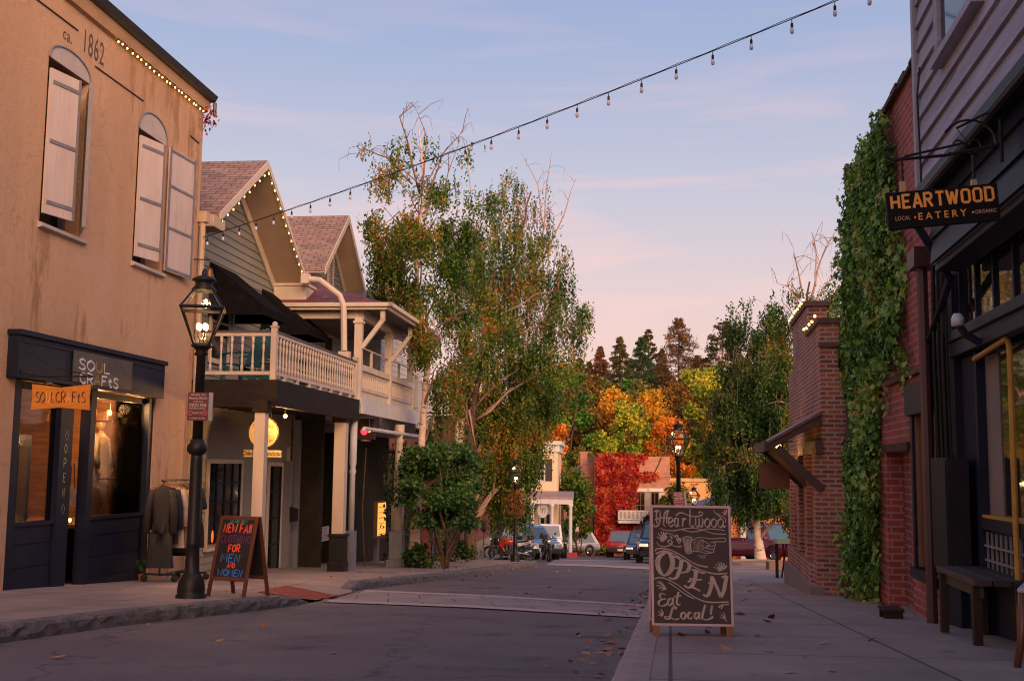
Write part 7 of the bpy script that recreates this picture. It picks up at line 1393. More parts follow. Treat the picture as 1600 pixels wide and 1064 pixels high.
        MB().box(-.25, -.05, s * (W + .0), s * (W + .025), zb * .82, zb * .85).build('handle', chrome, t)
    gr = MB(); gx = h + (.005 if kind != 'jeep' else -.045); gw = W * (.42 if kind != 'jeep' else .36); gz0, gz1 = (zb * .56, zb * .76) if kind != 'jeep' else (.70, 1.0); gr.box(gx - .02, gx + .008, -gw, gw, gz0, gz1)
    for i in range(8): y = -gw + gw * 2 * (i + .5) / 8; gr.box(gx + .008, gx + .02, y - .012, y + .012, gz0, gz1)
    gr.build('grille', black_iron if kind != 'pickup' else chrome, t); MB().box(h + .071, h + .078, -.16, .16, .36, .48).build('number_plate', plate_m, t); MB().box(-h - .069, -h - .061, -.16, .16, .38, .5).build('number_plate', plate_m, t)
    if kind == 'pickup':
        m = MB(); m.box(-h + .08, -.42, W * .80, W * .94, zb - .05, zb + .12).box(-h + .08, -.42, -W * .94, -W * .80, zb - .05, zb + .12).box(-h + .02, -h + .14, -W * .93, W * .93, zb - .1, zb + .12); m.build('bed_side', paint, t, bevel=.02)
    if kind == 'suv':
        for s in (-1, 1): MB().tube([(cr0 + .2, s * wt * .8, z1 + .0), (cr0 + .25, s * wt * .8, z1 + .05), (cr1 - .3, s * wt * .8, z1 + .05), (cr1 - .2, s * wt * .8, z1)], .02, 5).build('roof_rail', black_iron, t)
    return t
def paint(n, c, metal=.35): return plain(n, c, .28, metal, coat=.6)
sky_glass = newmat('sky blue car glass'); sky_glass[2].inputs['Base Color'].default_value = (.05, .10, .13, 1); sky_glass[2].inputs['Roughness'].default_value = .04; sky_glass[2].inputs['IOR'].default_value = 1.9; sky_glass = sky_glass[0]  # blue of reflected sky put into the glass colour
def spot(px, Y): p = at(px, 730, Y); return (p.x, Y, gz(Y))
car('light blue parked car behind the red motorcycle', 'suv', paint('steel blue paint', (.16, .24, .36)), spot(829, 56.5), R(-70), 4.5, .92, 1.66)
car('white boxy four-wheel drive facing up the street', 'jeep', paint('white car paint', (.62, .60, .60), 0), spot(855, 63), R(-86), 4.0, .93, 1.84)
car('silver hatchback parked side-on by the cream porch', 'hatch', paint('silver paint', (.42, .41, .42), .6), spot(884, 73), R(205), 4.4, .88, 1.55)
car('red car seen from behind in front of the scarlet creeper', 'suv', paint('bright red paint', (.28, .012, .014), .2), spot(974, 69), R(80), 4.4, .90, 1.58)
car('dark blue car parked between the red and the black ones', 'hatch', paint('dark blue paint', (.03, .045, .085)), spot(1003, 60), R(-98), 4.4, .88, 1.5)
car('dark green-black off-road car facing up the street beside the chalkboard', 'suv', paint('dark green black paint', (.025, .032, .03), .4), spot(1030, 50), R(-98), 4.7, .96, 1.78)
car('burgundy pickup truck in the small car park beyond the birch trunk', 'pickup', paint('burgundy paint', (.12, .008, .012), .3), spot(1190, 57), R(-56), 5.6, .98, 1.92, 'parked trucks')
# ---- motorcycles
def motorbike(label, p, heading, col):
    t = thing('motorcycle', label, 'motorcycle', p, heading, 'motorcycles parked at the kerb'); r = .31
    for x, nm in ((-.70, 'rear_wheel'), (.72, 'front_wheel')):
        w_ = thing(nm, None, None, (x, 0, r)); w_.parent = t; MB().lathe([(r * .72, -.05), (r * .92, -.065), (r, -.025), (r, .025), (r * .92, .065), (r * .72, .05)], n=24, axis='y', cap=False).build('tyre', rubber, w_, True); m = MB(); m.lathe([(.05, -.06), (.05, .06)], n=10, axis='y'); m.lathe([(r * .70, -.03), (r * .74, -.03), (r * .74, .03), (r * .70, .03)], n=20, axis='y', cap=False)
        for k in range(10): a = k * math.pi / 5; m.tube([(.04 * math.cos(a), 0, .04 * math.sin(a)), (r * .72 * math.cos(a), 0, r * .72 * math.sin(a))], .008, 4)
        m.build('rim', steel, w_)
    m = MB()
    for s in (-1, 1): m.tube([(.72, s * .09, r), (.50, s * .09, .86), (.46, s * .09, .98)], .026, 7); m.tube([(-.70, s * .10, r), (-.18, s * .12, .40)], .03, 6); m.tube([(-.15, s * .12, .40), (-.10, s * .13, .62), (.44, s * .05, .88)], .025, 6); m.tube([(-.2, s * .12, .7), (-.75, s * .08, .82)], .018, 6)
    m.build('frame', steel, t); m = MB(); m.tube([(.44, -.38, 1.06), (.42, -.2, 1.04), (.47, 0, .99), (.42, .2, 1.04), (.44, .38, 1.06)], .016, 6)
    for s in (-1, 1): m.tube([(.42, s * .22, 1.04), (.47, s * .3, 1.22)], .008, 5); m.ball((.47, s * .31, 1.24), .06, 6, .3, 1, .7)
    m.build('handlebar', black_iron, t, True); m = MB(); m.box(-.12, .26, -.13, .13, .28, .52); m.lathe([(.10, 0), (.105, .05), (.10, .10), (.09, .24)], (.10, 0, .5), 10)
    for i in range(5): m.box(-.0, .22, -.12, .12, .54 + i * .035, .555 + i * .035)
    m.build('engine', M('engine metal', (.10, .10, .10), (.05, .05, .05), 12, .4, .2, 40, .7), t, bevel=.01)
    m = MB(); rows = [(-.10, .07, .78, .88), (.05, .13, .70, .97), (.28, .15, .66, 1.0), (.46, .10, .72, .96), (.56, .05, .76, .9)]
    m.v = [(x, y, z) for x, wd, z0, z1 in rows for y, z in ((-wd * .6, z0), (-wd, (z0 + z1) / 2), (-wd * .5, z1), (wd * .5, z1), (wd, (z0 + z1) / 2), (wd * .6, z0))]; m.f = [(i * 6 + k, i * 6 + (k + 1) % 6, i * 6 + 6 + (k + 1) % 6, i * 6 + 6 + k) for i in range(4) for k in range(6)] + [tuple(range(6))[::-1], tuple(range(24, 30))]
    m.build('tank', col, t, True); m = MB(); m.ext([(.40, -.13, .95), (.62, -.06, .86), (.58, -.05, .66), (.42, -.14, .5), (.34, -.15, .68)], (0, .012, 0)); m.ext([(.40, .12, .95), (.62, .05, .86), (.58, .04, .66), (.42, .13, .5), (.34, .14, .68)], (0, .012, 0)); m.box(.50, .90, -.055, .055, .66, .68); m.build('fairing', col, t)
    m = MB(); m.ext([(-.12, -.13, .84), (-.70, -.10, .93), (-.72, -.10, .86), (-.12, -.13, .76)], (0, .24, 0)); m.build('seat', black_iron, t, bevel=.02); m = MB(); m.ext([(-.2, -.14, .78), (-.85, -.06, .92), (-.80, -.06, .80), (-.3, -.14, .66)], (0, .02, 0)); m.ext([(-.2, .12, .78), (-.85, .04, .92), (-.80, .04, .80), (-.3, .12, .66)], (0, .02, 0)); m.build('tail_panel', plain('white panel', (.6, .55, .55), .3), t)
    MB().box(-.95, -.62, -.17, .17, .95, 1.14).build('top_case', black_iron, t, bevel=.04); MB().lathe([(.09, 0), (.085, .03), (.03, .05)], (.60, 0, .90), 12, 'x').build('headlight', head_m, t, True); MB().ext([(.50, -.14, .98), (.62, -.10, .98), (.50, -.10, 1.25), (.44, -.12, 1.22)], (0, .22, 0)).build('windscreen', clear, t); MB().tube([(.15, -.16, .34), (-.3, -.17, .28), (-.85, -.17, .46)], [.025, .03, .05], 8).build('exhaust', chrome, t, True); MB().bar((-.1, .12, .3), (-.2, .32, .01), .02, .02).build('kickstand', steel, t)
    return t
red_p = plain('red motorcycle paint', (.55, .03, .02), .25, 0, coat=.6)
motorbike('red and white motorcycle parked side-on behind the basket lamp', spot(802, 49.5), R(176), red_p)
motorbike('black motorcycle mostly hidden behind the red one', spot(787, 51.5), R(150), plain('black motorcycle paint', (.015, .015, .017), .25, 0, coat=.6))
motorbike('dark motorcycle with chrome lamps facing up the street by the white four-wheel drive', spot(855, 51), R(-82), MATS['black motorcycle paint'])

# ================================================================== trees
bark_white = M('pink white birch bark', (.74, .58, .49), (.52, .37, .30), 3, .8, .4, 20, stretch=(1, 1, 2.4), spots=((.045, .028, .022), 4, .57))
bark_dark = M('rough dark bark', (.15, .085, .055), (.06, .035, .025), 7, .95, .8, 14, stretch=(2, 2, .5), spots=((.40, .29, .22), 4, .64))
twig_m = M('reddish twig', (.25, .125, .085), (.16, .075, .05), 5, .8)
pale_twig = M('pale bare twig', (.42, .27, .21), (.30, .18, .14), 5, .8)
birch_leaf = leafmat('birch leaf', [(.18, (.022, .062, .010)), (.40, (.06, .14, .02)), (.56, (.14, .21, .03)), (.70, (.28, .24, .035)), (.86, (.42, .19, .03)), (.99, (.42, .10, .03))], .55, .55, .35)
def wobble(a, b, n, amp, droop=0.0):
    a, b = Vector(a), Vector(b); d = (b - a).length; o = [a]
    for i in range(1, n + 1):
        k = i / n; p = a + (b - a) * k; p += Vector((random.gauss(0, amp), random.gauss(0, amp), random.gauss(0, amp * .6))) * d * (.6 if i < n else .3); p.z += math.sin(k * math.pi) * droop * d; o.append(p)
    return o
def weeper(name, label, base, trunk, clumps, Y, mats, lsize, dens, hang=(.5, 1.5), extra=None, depth=1.0, group='weeping birch trees', r0=.125, lleaf=.075):
    "trunk: pixel path; clumps: (px, py, rx, ry, density) in photo pixels at the tree's own distance"
    b = Vector(base); t = thing(name, label, 'tree', b, 0, group); s = Y / F
    tk = [at(*p, Y) - b for p in trunk]; tk[0] = Vector((tk[0].x, tk[0].y, -.15)); n = len(tk)
    rad = [r0 * (1 - .82 * i / (n - 1)) for i in range(n)]; rad[0] *= 1.5
    m = MB(); sp_ = []; sr = []
    for i in range(n - 1):
        for k in range(4): q = k / 4; sp_.append(tk[i] + (tk[i + 1] - tk[i]) * q + Vector((random.gauss(0, .025), random.gauss(0, .025), 0))); sr.append(rad[i] + (rad[i + 1] - rad[i]) * q)
    m.tube(sp_ + [tk[-1]], sr + [rad[-1]], 10); tr_ = m.build('trunk', mats[0], t, True)
    br = MB(); leaves = []; tw = MB()
    for (px, py, rx, ry, dn) in clumps:
        c = at(px, py, Y) - b + Vector((0, random.uniform(-1, 1) * depth if py < 650 or px > 900 else .4, 0)); dn *= random.uniform(.7, 1.25); RX_, RZ_ = rx * s, ry * s; RY_ = min(RX_ * 1.1, 1.6)
        j = min(range(len(sp_)), key=lambda i: (sp_[i] - (c - Vector((0, 0, RZ_ + (c - sp_[i]).length * .25)))).length); bp = wobble(sp_[j], c + Vector((0, 0, RZ_ * .5)), 6, .045, .10); rb = max(.02, sr[j] * .45); br.tube(bp, [rb * (1 - .8 * i / 6) for i in range(7)], 6)
        ns = int(dn * dens * rx * ry / 100)
        anch = []
        for _ in range(max(3, int(2.2 + RX_ * RZ_ * 5))):
            a, q = random.uniform(0, math.tau), random.random() ** .5; z = random.uniform(-.5, 1.0); q *= math.sqrt(max(.05, 1 - abs(z) ** 2.2)); anch.append((Vector((math.cos(a) * q * RX_, math.sin(a) * q * RY_, z * RZ_)), random.uniform(.4, 1.6), random.uniform(.7, 1.3)))
        for _ in range(ns):
            A_, wt_, ln_ = random.choices(anch, [w_[1] for w_ in anch])[0]; sg_ = .10 + .07 * RX_
            p = c + A_ + Vector((random.gauss(0, sg_), random.gauss(0, sg_), random.gauss(0, sg_))); L = random.uniform(*hang) * ln_ * (.5 + .5 * min(1, RZ_ / .9)); dx, dy = random.gauss(0, .08), random.gauss(0, .08); st = .07 if lsize > .06 else .05
            k = 0.0
            if random.random() < .04: tw.tube([p + Vector((0, 0, .05)), p + Vector((dx * L * .5, dy * L * .5, -L * .5)), p + Vector((dx * L, dy * L, -L))], .006, 3, False)
            if random.random() < .015: br.tube(wobble(c + Vector((0, 0, RZ_ * .3)), p, 3, .06, .1), [.018, .013, .009, .006], 4)
            while k < L: leaves.append((p.x + dx * k + random.gauss(0, .035), p.y + dy * k + random.gauss(0, .04), p.z - k - .0)); k += random.uniform(.5, 1.5) * st
    br.build('branch', mats[1], tr_, True); tw.build('twig', twig_m, tr_)
    if extra:
        e = MB()
        for path, r in extra:
            P_ = [at(x, y, Y) - b + Vector((0, random.uniform(-.3, .3), 0)) for x, y in path]; e.tube([P_[0]] + [q for a, c in zip(P_, P_[1:]) for q in wobble(a, c, 3, .02)[1:]], [r * (1 - .85 * i / (3 * (len(P_) - 1))) for i in range(3 * (len(P_) - 1) + 1)], 5)
            for q in range(7):
                i = random.randrange(1, len(P_)); k = random.random(); q0 = P_[i - 1] + (P_[i] - P_[i - 1]) * k; q1 = q0 + Vector((random.gauss(0, .35), random.gauss(0, .3), random.uniform(-.1, .55))); e.tube([q0, (q0 + q1) / 2 + Vector((0, 0, .08)), q1, q1 + Vector((random.gauss(0, .1), 0, -random.uniform(.2, .5)))], [.011, .009, .006, .004], 3, False)
        e.build('bare_branch', mats[2], tr_, True)
    quads('crown', leaf_faces(leaves, lleaf, None, 1, 1.5, hang=.8), mats[3], t); return t
b1 = at(646, 730, 30.5); b1.z = gz(30.5) + .13
weeper('birch_tree', 'tall white-barked birch with a bare reddish top rising beside the verandah', b1, [(646, 880), (650, 800), (658, 700), (665, 620), (668, 545), (652, 460), (655, 360), (662, 270), (655, 200)],
 [(660, 300, 62, 40, .75), (610, 285, 42, 32, .55), (600, 345, 34, 34, .45), (625, 350, 46, 46, .8), (690, 345, 52, 44, .8), (655, 400, 62, 50, 1.2), (618, 425, 44, 42, .9), (700, 430, 50, 52, 1.1), (660, 480, 58, 48, 1.25), (705, 520, 48, 54, 1.2), (640, 440, 60, 45, 1.1), (690, 590, 34, 44, .9), (590, 395, 20, 20, .4), (612, 475, 30, 34, .5), (720, 250, 30, 26, .25), (580, 250, 22, 22, .25), (650, 235, 40, 30, .3), (720, 300, 26, 36, .4), (700, 640, 30, 40, .7)],
 30.5, (bark_white, twig_m, twig_m, birch_leaf), .06, 10.5, (.25, .85), [([(655, 300), (640, 230), (625, 185), (655, 160)], .035), ([(660, 300), (668, 220), (650, 172)], .03), ([(668, 300), (690, 240), (730, 200)], .035), ([(645, 290), (605, 250), (565, 228), (562, 248)], .03), ([(690, 330), (700, 270), (720, 215)], .025)])
b2 = at(735, 730, 44.5); b2.z = gz(44.5) + .13
weeper('birch_tree', 'broad weeping birch in the middle of the left pavement with a dark split trunk', b2, [(733, 880), (737, 800), (733, 700), (742, 620), (762, 540), (790, 460), (810, 380), (830, 300)],
 [(800, 300, 42, 36, 0.54), (825, 290, 30, 26, 0.43), (770, 330, 44, 40, 0.37), (840, 350, 40, 42, 0.39), (790, 400, 62, 50, 0.62), (860, 400, 36, 36, 0.33), (730, 400, 44, 44, 0.43), (750, 470, 62, 52, 0.83), (825, 470, 55, 55, 0.76), (880, 440, 24, 42, 0.37), (780, 545, 70, 60, 0.99), (850, 545, 46, 60, 0.34), (735, 590, 58, 62, 1.27), (800, 620, 55, 70, 1.50), (800, 700, 46, 66, 1.73), (825, 660, 36, 60, 0.68), (870, 570, 40, 40, 0.28), (905, 560, 22, 36, 0.21), (780, 740, 30, 36, 1.04), (820, 760, 30, 44, 0.47), (770, 660, 46, 60, 1.15), (690, 520, 40, 50, 0.58), (893, 480, 30, 44, 0.41), (908, 520, 22, 44, 0.41), (870, 500, 36, 50, 0.58), (850, 610, 40, 50, 0.54), (840, 440, 50, 46, 0.58), (905, 545, 16, 50, 0.23), (890, 590, 20, 40, 0.17), (795, 770, 34, 40, 1.27), (775, 720, 30, 50, 1.19), (815, 720, 34, 60, 0.70), (745, 430, 40, 50, 0.42), (720, 470, 36, 50, 0.42), (815, 400, 40, 50, 0.42)],
 44.5, (bark_dark, pale_twig, pale_twig, birch_leaf), .075, 13, (.45, 1.5), [([(830, 420), (850, 360), (855, 290), (862, 240)], .05), ([(850, 400), (880, 340), (900, 280)], .045), ([(850, 360), (840, 290), (815, 240)], .035), ([(770, 470), (745, 400), (735, 300), (725, 220)], .04), ([(790, 460), (750, 430), (700, 440)], .04), ([(800, 560), (770, 520), (730, 510)], .05), ([(733, 640), (745, 700), (712, 600)], .05), ([(800, 600), (840, 560), (890, 545)], .03)], 1.4, r0=.19, lleaf=.088)
b3 = at(1184, 730, 41.0); b3.z = gz(41) + .13
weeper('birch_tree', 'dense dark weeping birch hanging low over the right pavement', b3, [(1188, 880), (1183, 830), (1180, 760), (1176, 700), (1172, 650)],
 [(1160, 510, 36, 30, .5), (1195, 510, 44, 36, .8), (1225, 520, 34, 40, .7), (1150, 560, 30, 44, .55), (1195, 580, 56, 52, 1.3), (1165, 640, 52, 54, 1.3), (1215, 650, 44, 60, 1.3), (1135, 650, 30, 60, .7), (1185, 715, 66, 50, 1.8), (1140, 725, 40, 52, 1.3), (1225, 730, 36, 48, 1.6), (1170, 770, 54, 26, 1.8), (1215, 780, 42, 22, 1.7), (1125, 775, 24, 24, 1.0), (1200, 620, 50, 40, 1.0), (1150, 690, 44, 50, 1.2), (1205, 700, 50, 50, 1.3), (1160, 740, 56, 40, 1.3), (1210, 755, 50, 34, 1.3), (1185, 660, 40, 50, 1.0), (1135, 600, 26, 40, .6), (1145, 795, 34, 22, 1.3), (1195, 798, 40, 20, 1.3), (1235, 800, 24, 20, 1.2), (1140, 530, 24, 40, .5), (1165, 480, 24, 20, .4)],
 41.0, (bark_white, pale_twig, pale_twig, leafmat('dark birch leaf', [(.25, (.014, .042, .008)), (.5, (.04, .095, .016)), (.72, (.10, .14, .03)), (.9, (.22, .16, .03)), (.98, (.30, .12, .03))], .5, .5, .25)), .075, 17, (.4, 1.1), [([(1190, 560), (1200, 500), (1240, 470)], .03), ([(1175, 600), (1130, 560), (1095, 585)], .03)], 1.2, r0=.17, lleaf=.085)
b4 = at(1268, 730, 31.0); b4.z = gz(31) + .13
weeper('birch_tree', 'half bare birch rising behind the old brick parapet', b4, [(1240, 880), (1245, 760), (1252, 640), (1258, 520), (1265, 440)],
 [(1250, 480, 34, 30, .9), (1285, 465, 32, 30, .9), (1225, 480, 24, 30, .8), (1302, 480, 20, 34, .8), (1240, 520, 30, 40, 1.1), (1225, 600, 24, 50, 1.0), (1270, 500, 34, 34, .6), (1230, 690, 22, 50, 1.1), (1232, 760, 20, 40, 1.0)],
 31.0, (bark_dark, pale_twig, pale_twig, birch_leaf), .06, 8.0, (.3, .9), [([(1262, 480), (1245, 420), (1235, 385)], .03), ([(1265, 470), (1285, 400), (1300, 365)], .035), ([(1265, 480), (1295, 440), (1318, 400)], .03), ([(1260, 500), (1230, 450), (1215, 440)], .025), ([(1270, 450), (1275, 390), (1268, 370)], .025)], .6, r0=.13, lleaf=.07)
# bushy small trees and climbing plants
def bush(name, label, cat, base, Y, clumps, n, size, mat, stems, depth=.8, lob=False, group=None, bark=None):
    b = Vector(base); t = thing(name, label, cat, b, 0, group); s = Y / F; C = []; tot = sum(rx * ry for _, _, rx, ry in clumps)
    m = MB()
    for px, py, rx, ry in clumps:
        c = at(px, py, Y) - b + Vector((0, random.uniform(-.5, .5) * depth, 0)); k = int(n * rx * ry / tot); q = rng.normal(size=(k, 3)); q /= np.linalg.norm(q, axis=1, keepdims=True); r = np.minimum(np.abs(rng.normal(.55, .38, (k, 1))), 1.7)
        q *= r * (1 + .18 * np.sin(q[:, :1] * 7 + px) * np.sin(q[:, 2:] * 6 + py)); C.append(np.array(c) + q * np.array([rx * s, min(rx * s, depth), ry * s]))
        for st in stems if len(C) % (6 if len(clumps) > 20 else 3) == 1 else (): p0 = at(*st, Y) - b; p0 = Vector((p0.x, p0.y, -.1)); m.tube(wobble(p0, c, 4, .05, .05), [.055, .045, .035, .022, .012], 6)
    if stems and len(m.v): m.build('trunk', bark or bark_dark, t, True)
    quads('crown' if cat == 'tree' else 'foliage', leaf_faces(np.concatenate(C), size, (0, -.3, .35), .8, 1.5, lob, hang=.4), mat, t); return t
shrub_m = leafmat('maple shrub leaf', [(.25, (.016, .055, .014)), (.5, (.05, .13, .03)), (.75, (.10, .20, .045)), (.95, (.18, .26, .07))], 1.2, .6, .25)
p = at(690, 730, 29.4); p.z = gz(29.4) + .13
bush('maple_tree', 'low spreading green maple in front of the red brick corner building', 'tree', p, 29.4, [(655 + random.uniform(-22, 85), random.uniform(696, 822), random.uniform(13, 24), random.uniform(8, 15)) for _ in range(44)], 24000, .085, shrub_m, [(697, 872)], 1.5)
p = at(602, 730, 27.5); p.z = gz(27.5) + .13
vine_m = leafmat('dark vine leaf', [(.25, (.010, .03, .008)), (.55, (.03, .075, .018)), (.85, (.075, .13, .035))], 1.4, .6, .2)
def vine(label, fr, poly, n, y0, yd, size, stems):
    t = framed('climbing_vine', label, 'vine', fr, 'vines on the verandah shop'); C = creeper_cover(fr, poly, n, y0, yd, size, .12); quads('foliage', leaf_faces(C, size, (0, 1, .3), .8, 1.5, hang=.7), vine_m, t); m = MB()
    for P_ in stems: m.tube([(fr.px(a, b, y0 + .1)[0], y0 + .1, fr.px(a, b, y0 + .1)[1]) for a, b in P_], .02, 5)
    m.build('stem', bark_dark, t)
vine('dark leafy vine filling the corner behind the black plinth', LF, [(556, 700), (585, 690), (588, 800), (590, 885), (553, 886), (555, 800)], 2600, .7, .7, .10, [[(570, 886), (566, 800), (572, 700)]])
vine('vine hanging in a curtain under the verandah beside the turned column', LF, [(585, 668), (640, 672), (668, 668), (664, 720), (640, 735), (636, 690), (618, 690), (612, 740), (600, 720), (590, 700)], 2600, 1.2, .6, .095, [[(640, 740), (630, 690), (600, 670)]])
vine('vine covering the wall past the turned column', LF, [(632, 690), (668, 690), (672, 800), (660, 886), (640, 886), (634, 800)], 3200, .7, .7, .10, [[(650, 886), (652, 800), (645, 700)]])
for px, Y, lb, w_ in ((655, 29.6, 'ivy clump around the foot of the white birch trunk', 26), (715, 39, 'ivy clump around the foot of the dark split trunk', 30)):
    p = at(px, 730, Y); p.z = gz(Y) + .13; y_c = 730 + 1205 / Y + 100 - 0; cy = 844 + 1205 / Y - 12
    bush('ground_ivy', lb, 'plant', p, Y, [(px - w_ * .4, cy, w_ * .6, 13), (px + w_ * .4, cy + 2, w_ * .6, 11), (px, cy - 10, w_ * .5, 14)], 1300, .11, vine_m, [], .7)
bd_ = at(1185, 730, 39.5); tag(MB().lathe([(1.15, -.05), (1.2, .12), (1.0, .16), (.95, .10)], (bd_.x, bd_.y, gz(39.5) + .13), 18, sq=.7).build('tree_bed', M('stone bed edge', (.26, .20, .17), None, 4, .9, .5, 15)), 'low stone edged bed around the right birch trunk', 'planter')
bd_ = at(1212, 730, 33); tag(MB().box(bd_.x - .28, bd_.x + .3, 32.8, 33.2, gz(33) + .12, gz(33) + .36).build('stone_planter', M('planter stone', (.28, .17, .12), None, 4, .9, .5, 15), bevel=.02), 'small stone planter block beyond the old brick wall', 'planter')
# ---- autumn trees on the far hillside
fol = {
 'mixed': leafmat('green and ochre leaf', [(.25, (.02, .06, .01)), (.5, (.07, .14, .02)), (.75, (.14, .18, .025)), (.95, (.30, .20, .03))], .7, .6, .3),
 'green': leafmat('bright green maple leaf', [(.25, (0.025, 0.084, 0.014)), (.5, (0.074, 0.210, 0.020)), (.75, (0.178, 0.357, 0.032)), (.95, (0.420, 0.505, 0.052))], .35, .5, .3),
 'lime': leafmat('yellow green maple leaf', [(.25, (0.090, 0.164, 0.018)), (.5, (0.254, 0.344, 0.030)), (.75, (0.580, 0.525, 0.037)), (.95, (0.834, 0.544, 0.045))], .35, .5, .3),
 'gold': leafmat('golden maple leaf', [(.22, (0.244, 0.174, 0.017)), (.48, (0.661, 0.383, 0.026)), (.72, (0.850, 0.383, 0.029)), (.92, (0.850, 0.209, 0.029))], .35, .5, .3),
 'orange': leafmat('orange maple leaf', [(.25, (0.290, 0.087, 0.012)), (.5, (0.652, 0.189, 0.022)), (.75, (0.800, 0.290, 0.030)), (.95, (0.580, 0.348, 0.036))], .35, .5, .3),
 'rust': leafmat('rusty brown leaf', [(.25, (0.080, 0.043, 0.012)), (.5, (0.203, 0.109, 0.022)), (.75, (0.348, 0.160, 0.026)), (.95, (0.203, 0.189, 0.036))], .35, .5, .25),
 'olive': leafmat('olive leaf', [(.25, (0.056, 0.075, 0.016)), (.5, (0.160, 0.160, 0.025)), (.75, (0.302, 0.226, 0.031)), (.95, (0.490, 0.264, 0.034))], .35, .5, .25)}
needle = {'pine': leafmat('brown green pine needle', [(.25, (0.045, 0.036, 0.012)), (.5, (0.128, 0.072, 0.022)), (.75, (0.254, 0.099, 0.030)), (.95, (0.362, 0.123, 0.036))], .3, .5, .15),
          'fir': leafmat('dark fir needle', [(.25, (0.012, 0.038, 0.011)), (.55, (0.029, 0.080, 0.019)), (.9, (0.072, 0.131, 0.031))], .3, .5, .15),
          'olivefir': leafmat('olive fir needle', [(.25, (0.043, 0.043, 0.012)), (.55, (0.109, 0.090, 0.022)), (.9, (0.189, 0.131, 0.030))], .3, .5, .15)}
def maple(px, Y, py_top, rpx, kind, label, n=8000):
    s = Y / F; p = at(px, 730, Y); z0 = gz(Y); top = at(px, py_top, Y).z; b = Vector((p.x, Y, z0)); t = thing('autumn_tree', label, 'tree', b, 0, 'autumn trees on the hillside'); H = top - z0; Rr = rpx * s; m = MB(); C = []; m.tube(wobble((0, 0, -.3), (0, 0, H * .75), 5, .02), [.28, .24, .2, .16, .1, .05], 7)
    k = 15
    for i in range(k):
        a = i * 2.4 + random.random(); zz = H * (.28 + .66 * ((i + .5) / k)); q = Rr * math.sin(math.pi * min(1, .22 + .70 * (i + .5) / k)) * random.uniform(.55, .95) * (.25 if i == k - 1 else 1); c = np.array([math.cos(a) * q, math.sin(a) * q, zz]); rr = Rr * random.uniform(.26, .44); m.tube(wobble((0, 0, zz * .6), c, 3, .05), [.09, .07, .05, .02], 5)
        for j in range(6):
            v = rng.normal(size=3); v /= np.linalg.norm(v); cc = c + v * rr * np.array([1, 1, .7]) * .7; kk = int(n / k / 6 * random.uniform(.5, 1.4)); d = rng.normal(size=(kk, 3)); C.append(cc + d * rr * .26)
    m.build('trunk', bark_dark, t, True); C = np.concatenate(C); quads('crown', leaf_faces(C, s * 4.2, (0, -.25, .5), .75, 1.3, hang=.3), fol[kind], t)
def conifer(px, Y, py_top, wpx, kind, label, gappy=.0, n=15000):
    s = Y / F; p = at(px, 730, Y); z0 = gz(Y); H = at(px, py_top, Y).z - z0; b = Vector((p.x, Y, z0)); t = thing('conifer', label, 'tree', b, 0, 'conifers on the hillside'); W_ = wpx * s / 2; m = MB(); m.tube(wobble((0, 0, -.3), (0, 0, H), 6, .004), [.35, .3, .25, .2, .14, .08, .02], 7); C = []; nb = int(70 if not gappy else 46); N = []
    for i in range(nb):
        k = (i + random.random() * .6) / nb; z = H * (.12 + .88 * k); L = W_ * ((1 - k) ** (.85 if not gappy else .6) * (1 if not gappy else .95) + .05) * random.uniform(.65, 1.15) * (1 if k > .12 else .8)
        for j in range(5 if not gappy else 4):
            a = random.uniform(0, math.tau); e = Vector((math.cos(a) * L, math.sin(a) * L, L * (random.uniform(-.35, .05) if not gappy else random.uniform(-.05, .3)))); m.tube([(0, 0, z), Vector((0, 0, z)) + e], [.05, .012], 4, False); kk = int(n / nb / (5 if not gappy else 4)); q = rng.uniform(.25, 1.0, (kk, 1)) ** (.7 if not gappy else .45); C.append(np.array([0, 0, z]) + q * np.array(e) + rng.normal(size=(kk, 3)) * np.array([.20, .20, .15]) * (.25 + .75 * L / W_) * (W_ / 3.4))
    m.build('trunk', bark_dark, t, True); quads('crown', leaf_faces(np.concatenate(C), s * 2.3, (0, -.2, .6), .8, 2.2, hang=.1), needle[kind], t)
for a in [(1062, 140, 498, 195, 'pine', 'tallest brown tinged pine with open upper branches on the hill'), (1002, 132, 527, 127, 'fir', 'dense dark green fir pyramid left of the tallest pine'), (968, 138, 526, 102, 'olivefir', 'olive brown conifer left of the dark fir'), (937, 146, 541, 93, 'pine', 'rusty conifer farthest left above the birch fringe'), (1013, 150, 514, 62, 'olivefir', 'thin drooping conifer tip behind the dark fir', .3), (1130, 136, 503, 130, 'pine', 'open crowned pine beside the weeping birch', .8), (1100, 160, 560, 93, 'pine', 'low brown pine between the two open pines', .3), (905, 150, 560, 93, 'olivefir', 'olive conifer behind the weeping birch fringe'), (1185, 150, 530, 109, 'pine', 'brown pine behind the dark weeping birch', .3), (1040, 165, 575, 109, 'pine', 'small far brown pine in the gap beside the tallest pine'), (1240, 150, 560, 109, 'fir', 'dark fir behind the old brick parapet'), (860, 155, 575, 109, 'fir', 'dark fir behind the hanging birch curtain'), (985, 145, 560, 78, 'olivefir', 'short olive conifer between the fir and its left neighbour'), (920, 150, 565, 78, 'pine', 'rusty pine just right of the birch fringe'), (1035, 150, 545, 78, 'olivefir', 'olive conifer left of the tallest pine'), (1090, 150, 555, 78, 'pine', 'dense brown pine right of the tallest pine'), (1155, 148, 545, 91, 'olivefir', 'olive conifer behind the dark weeping birch')]: conifer(*a)
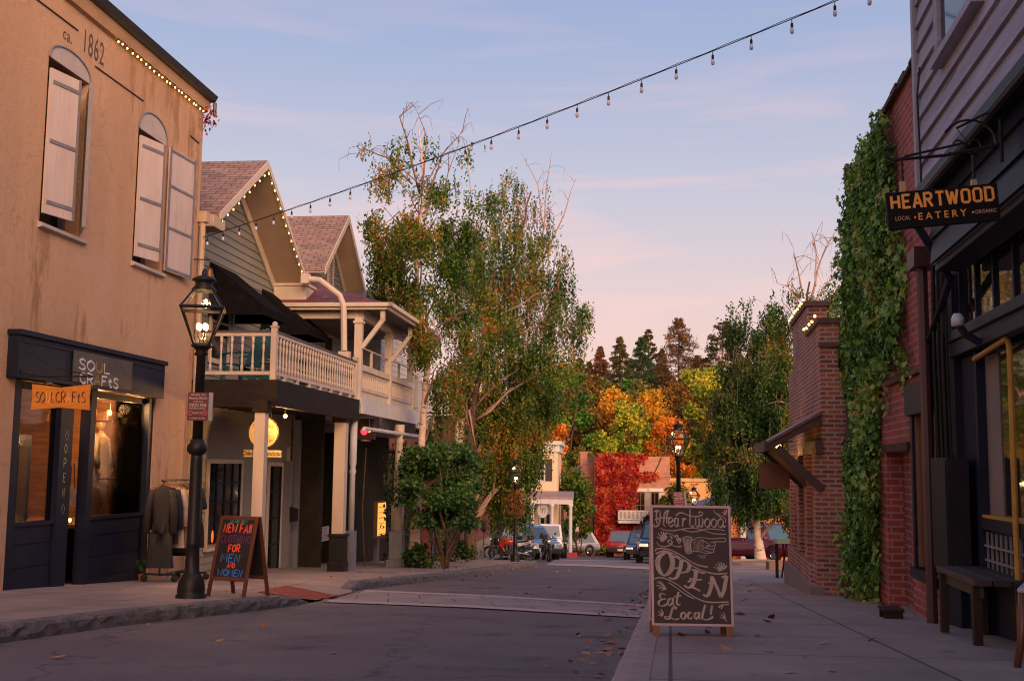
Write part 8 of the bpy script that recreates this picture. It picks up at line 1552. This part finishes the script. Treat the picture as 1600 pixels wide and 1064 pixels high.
for a in [(880, 100, 557, 50, 'green', 'bright green tree right of the weeping birch'), (860, 90, 650, 34, 'orange', 'orange tree above the cream cornice'), (905, 112, 582, 57, 'rust', 'rusty brown tree behind the brick chimney'), (925, 104, 632, 48, 'rust', 'brown olive tree left of the golden maple'), (960, 106, 600, 52, 'gold', 'golden orange maple above the creeper-covered wall'), (985, 98, 622, 48, 'lime', 'yellow green maple directly above the creeper'), (1020, 104, 612, 55, 'gold', 'golden maple left of the right lamp'), (1040, 97, 642, 41, 'orange', 'orange maple behind the right lantern'), (1000, 114, 592, 50, 'olive', 'olive tree under the dark fir'), (1080, 108, 602, 50, 'rust', 'rusty tree between the lantern and the lime tree'), (1110, 100, 562, 48, 'lime', 'lime green tree leaning right of the lantern'), (1140, 96, 592, 46, 'olive', 'olive tree behind the dark weeping birch'), (940, 96, 672, 34, 'lime', 'small yellowing tree beside the brick chimney'), (905, 90, 690, 32, 'olive', 'olive bush-like tree behind the cream house'), (830, 96, 622, 52, 'green', 'green tree behind the birch curtain'), (790, 100, 632, 52, 'orange', 'orange tree glimpsed through the birch'), (740, 110, 602, 64, 'gold', 'golden tree glimpsed above the red brick building'), (690, 105, 582, 57, 'rust', 'rust tree behind the clapboard house'), (1170, 104, 582, 57, 'rust', 'brown tree far behind the pickup'), (1215, 100, 602, 57, 'green', 'green tree far behind the low weeping birch'), (1265, 110, 582, 57, 'olive', 'olive tree behind the old brick building'), (948, 118, 585, 46, 'olive', 'olive brown tree under the olive conifer'), (1050, 116, 590, 46, 'rust', 'rusty tree at the foot of the tallest pine'), (1130, 112, 575, 48, 'green', 'green tree under the open crowned pine'), (880, 120, 570, 50, 'green', 'tall green tree behind the birch fringe'), (1085, 118, 570, 40, 'lime', 'tall lime tree between the pines'), (820, 118, 590, 50, 'rust', 'rusty tree behind the hanging birch curtain'), (1165, 118, 560, 46, 'olive', 'olive tree above the dark weeping birch'), (985, 122, 590, 46, 'green', 'mid green tree at the foot of the dark fir')]: maple(*a)
p = at(900, 730, 72); p.z = gz(72)
bush('green_shrub', 'rounded green tree leaning against the brick side wing', 'tree', p, 72, [(905, 772, 17, 18), (888, 752, 13, 15), (916, 796, 14, 12), (899, 742, 11, 10), (890, 785, 12, 13), (912, 756, 11, 10), (878, 770, 9, 12), (900, 808, 13, 12), (888, 826, 10, 14), (915, 826, 9, 12)], 5600, .22, fol['mixed'], [(903, 860)], 1.6)
p = at(1050, 730, 74); p.z = gz(74)
bush('green_shrub', 'olive shrub in front of the white balcony', 'shrub', p, 74, [(1056, 772, 14, 16), (1042, 788, 13, 12), (1068, 790, 14, 16), (1030, 800, 10, 8)], 3000, .22, fol['olive'], [(1045, 858)], 1.4)
p = at(1015, 730, 73); p.z = gz(73)
bush('purple_shrub', 'dark purple shrub beside the white balcony', 'shrub', p, 73, [(1014, 818, 10, 10), (1022, 808, 9, 9)], 800, .2, leafmat('purple leaf', [(.3, (.03, .01, .015)), (.7, (.09, .025, .03))]), [(1012, 858)], 1.0)
p = at(930, 730, 76); p.z = gz(75)
bush('green_shrub', 'low green hedge at the foot of the brick side wing', 'shrub', p, 75, [(925, 855, 14, 7), (940, 857, 10, 6)], 700, .2, fol['green'], [], .8)
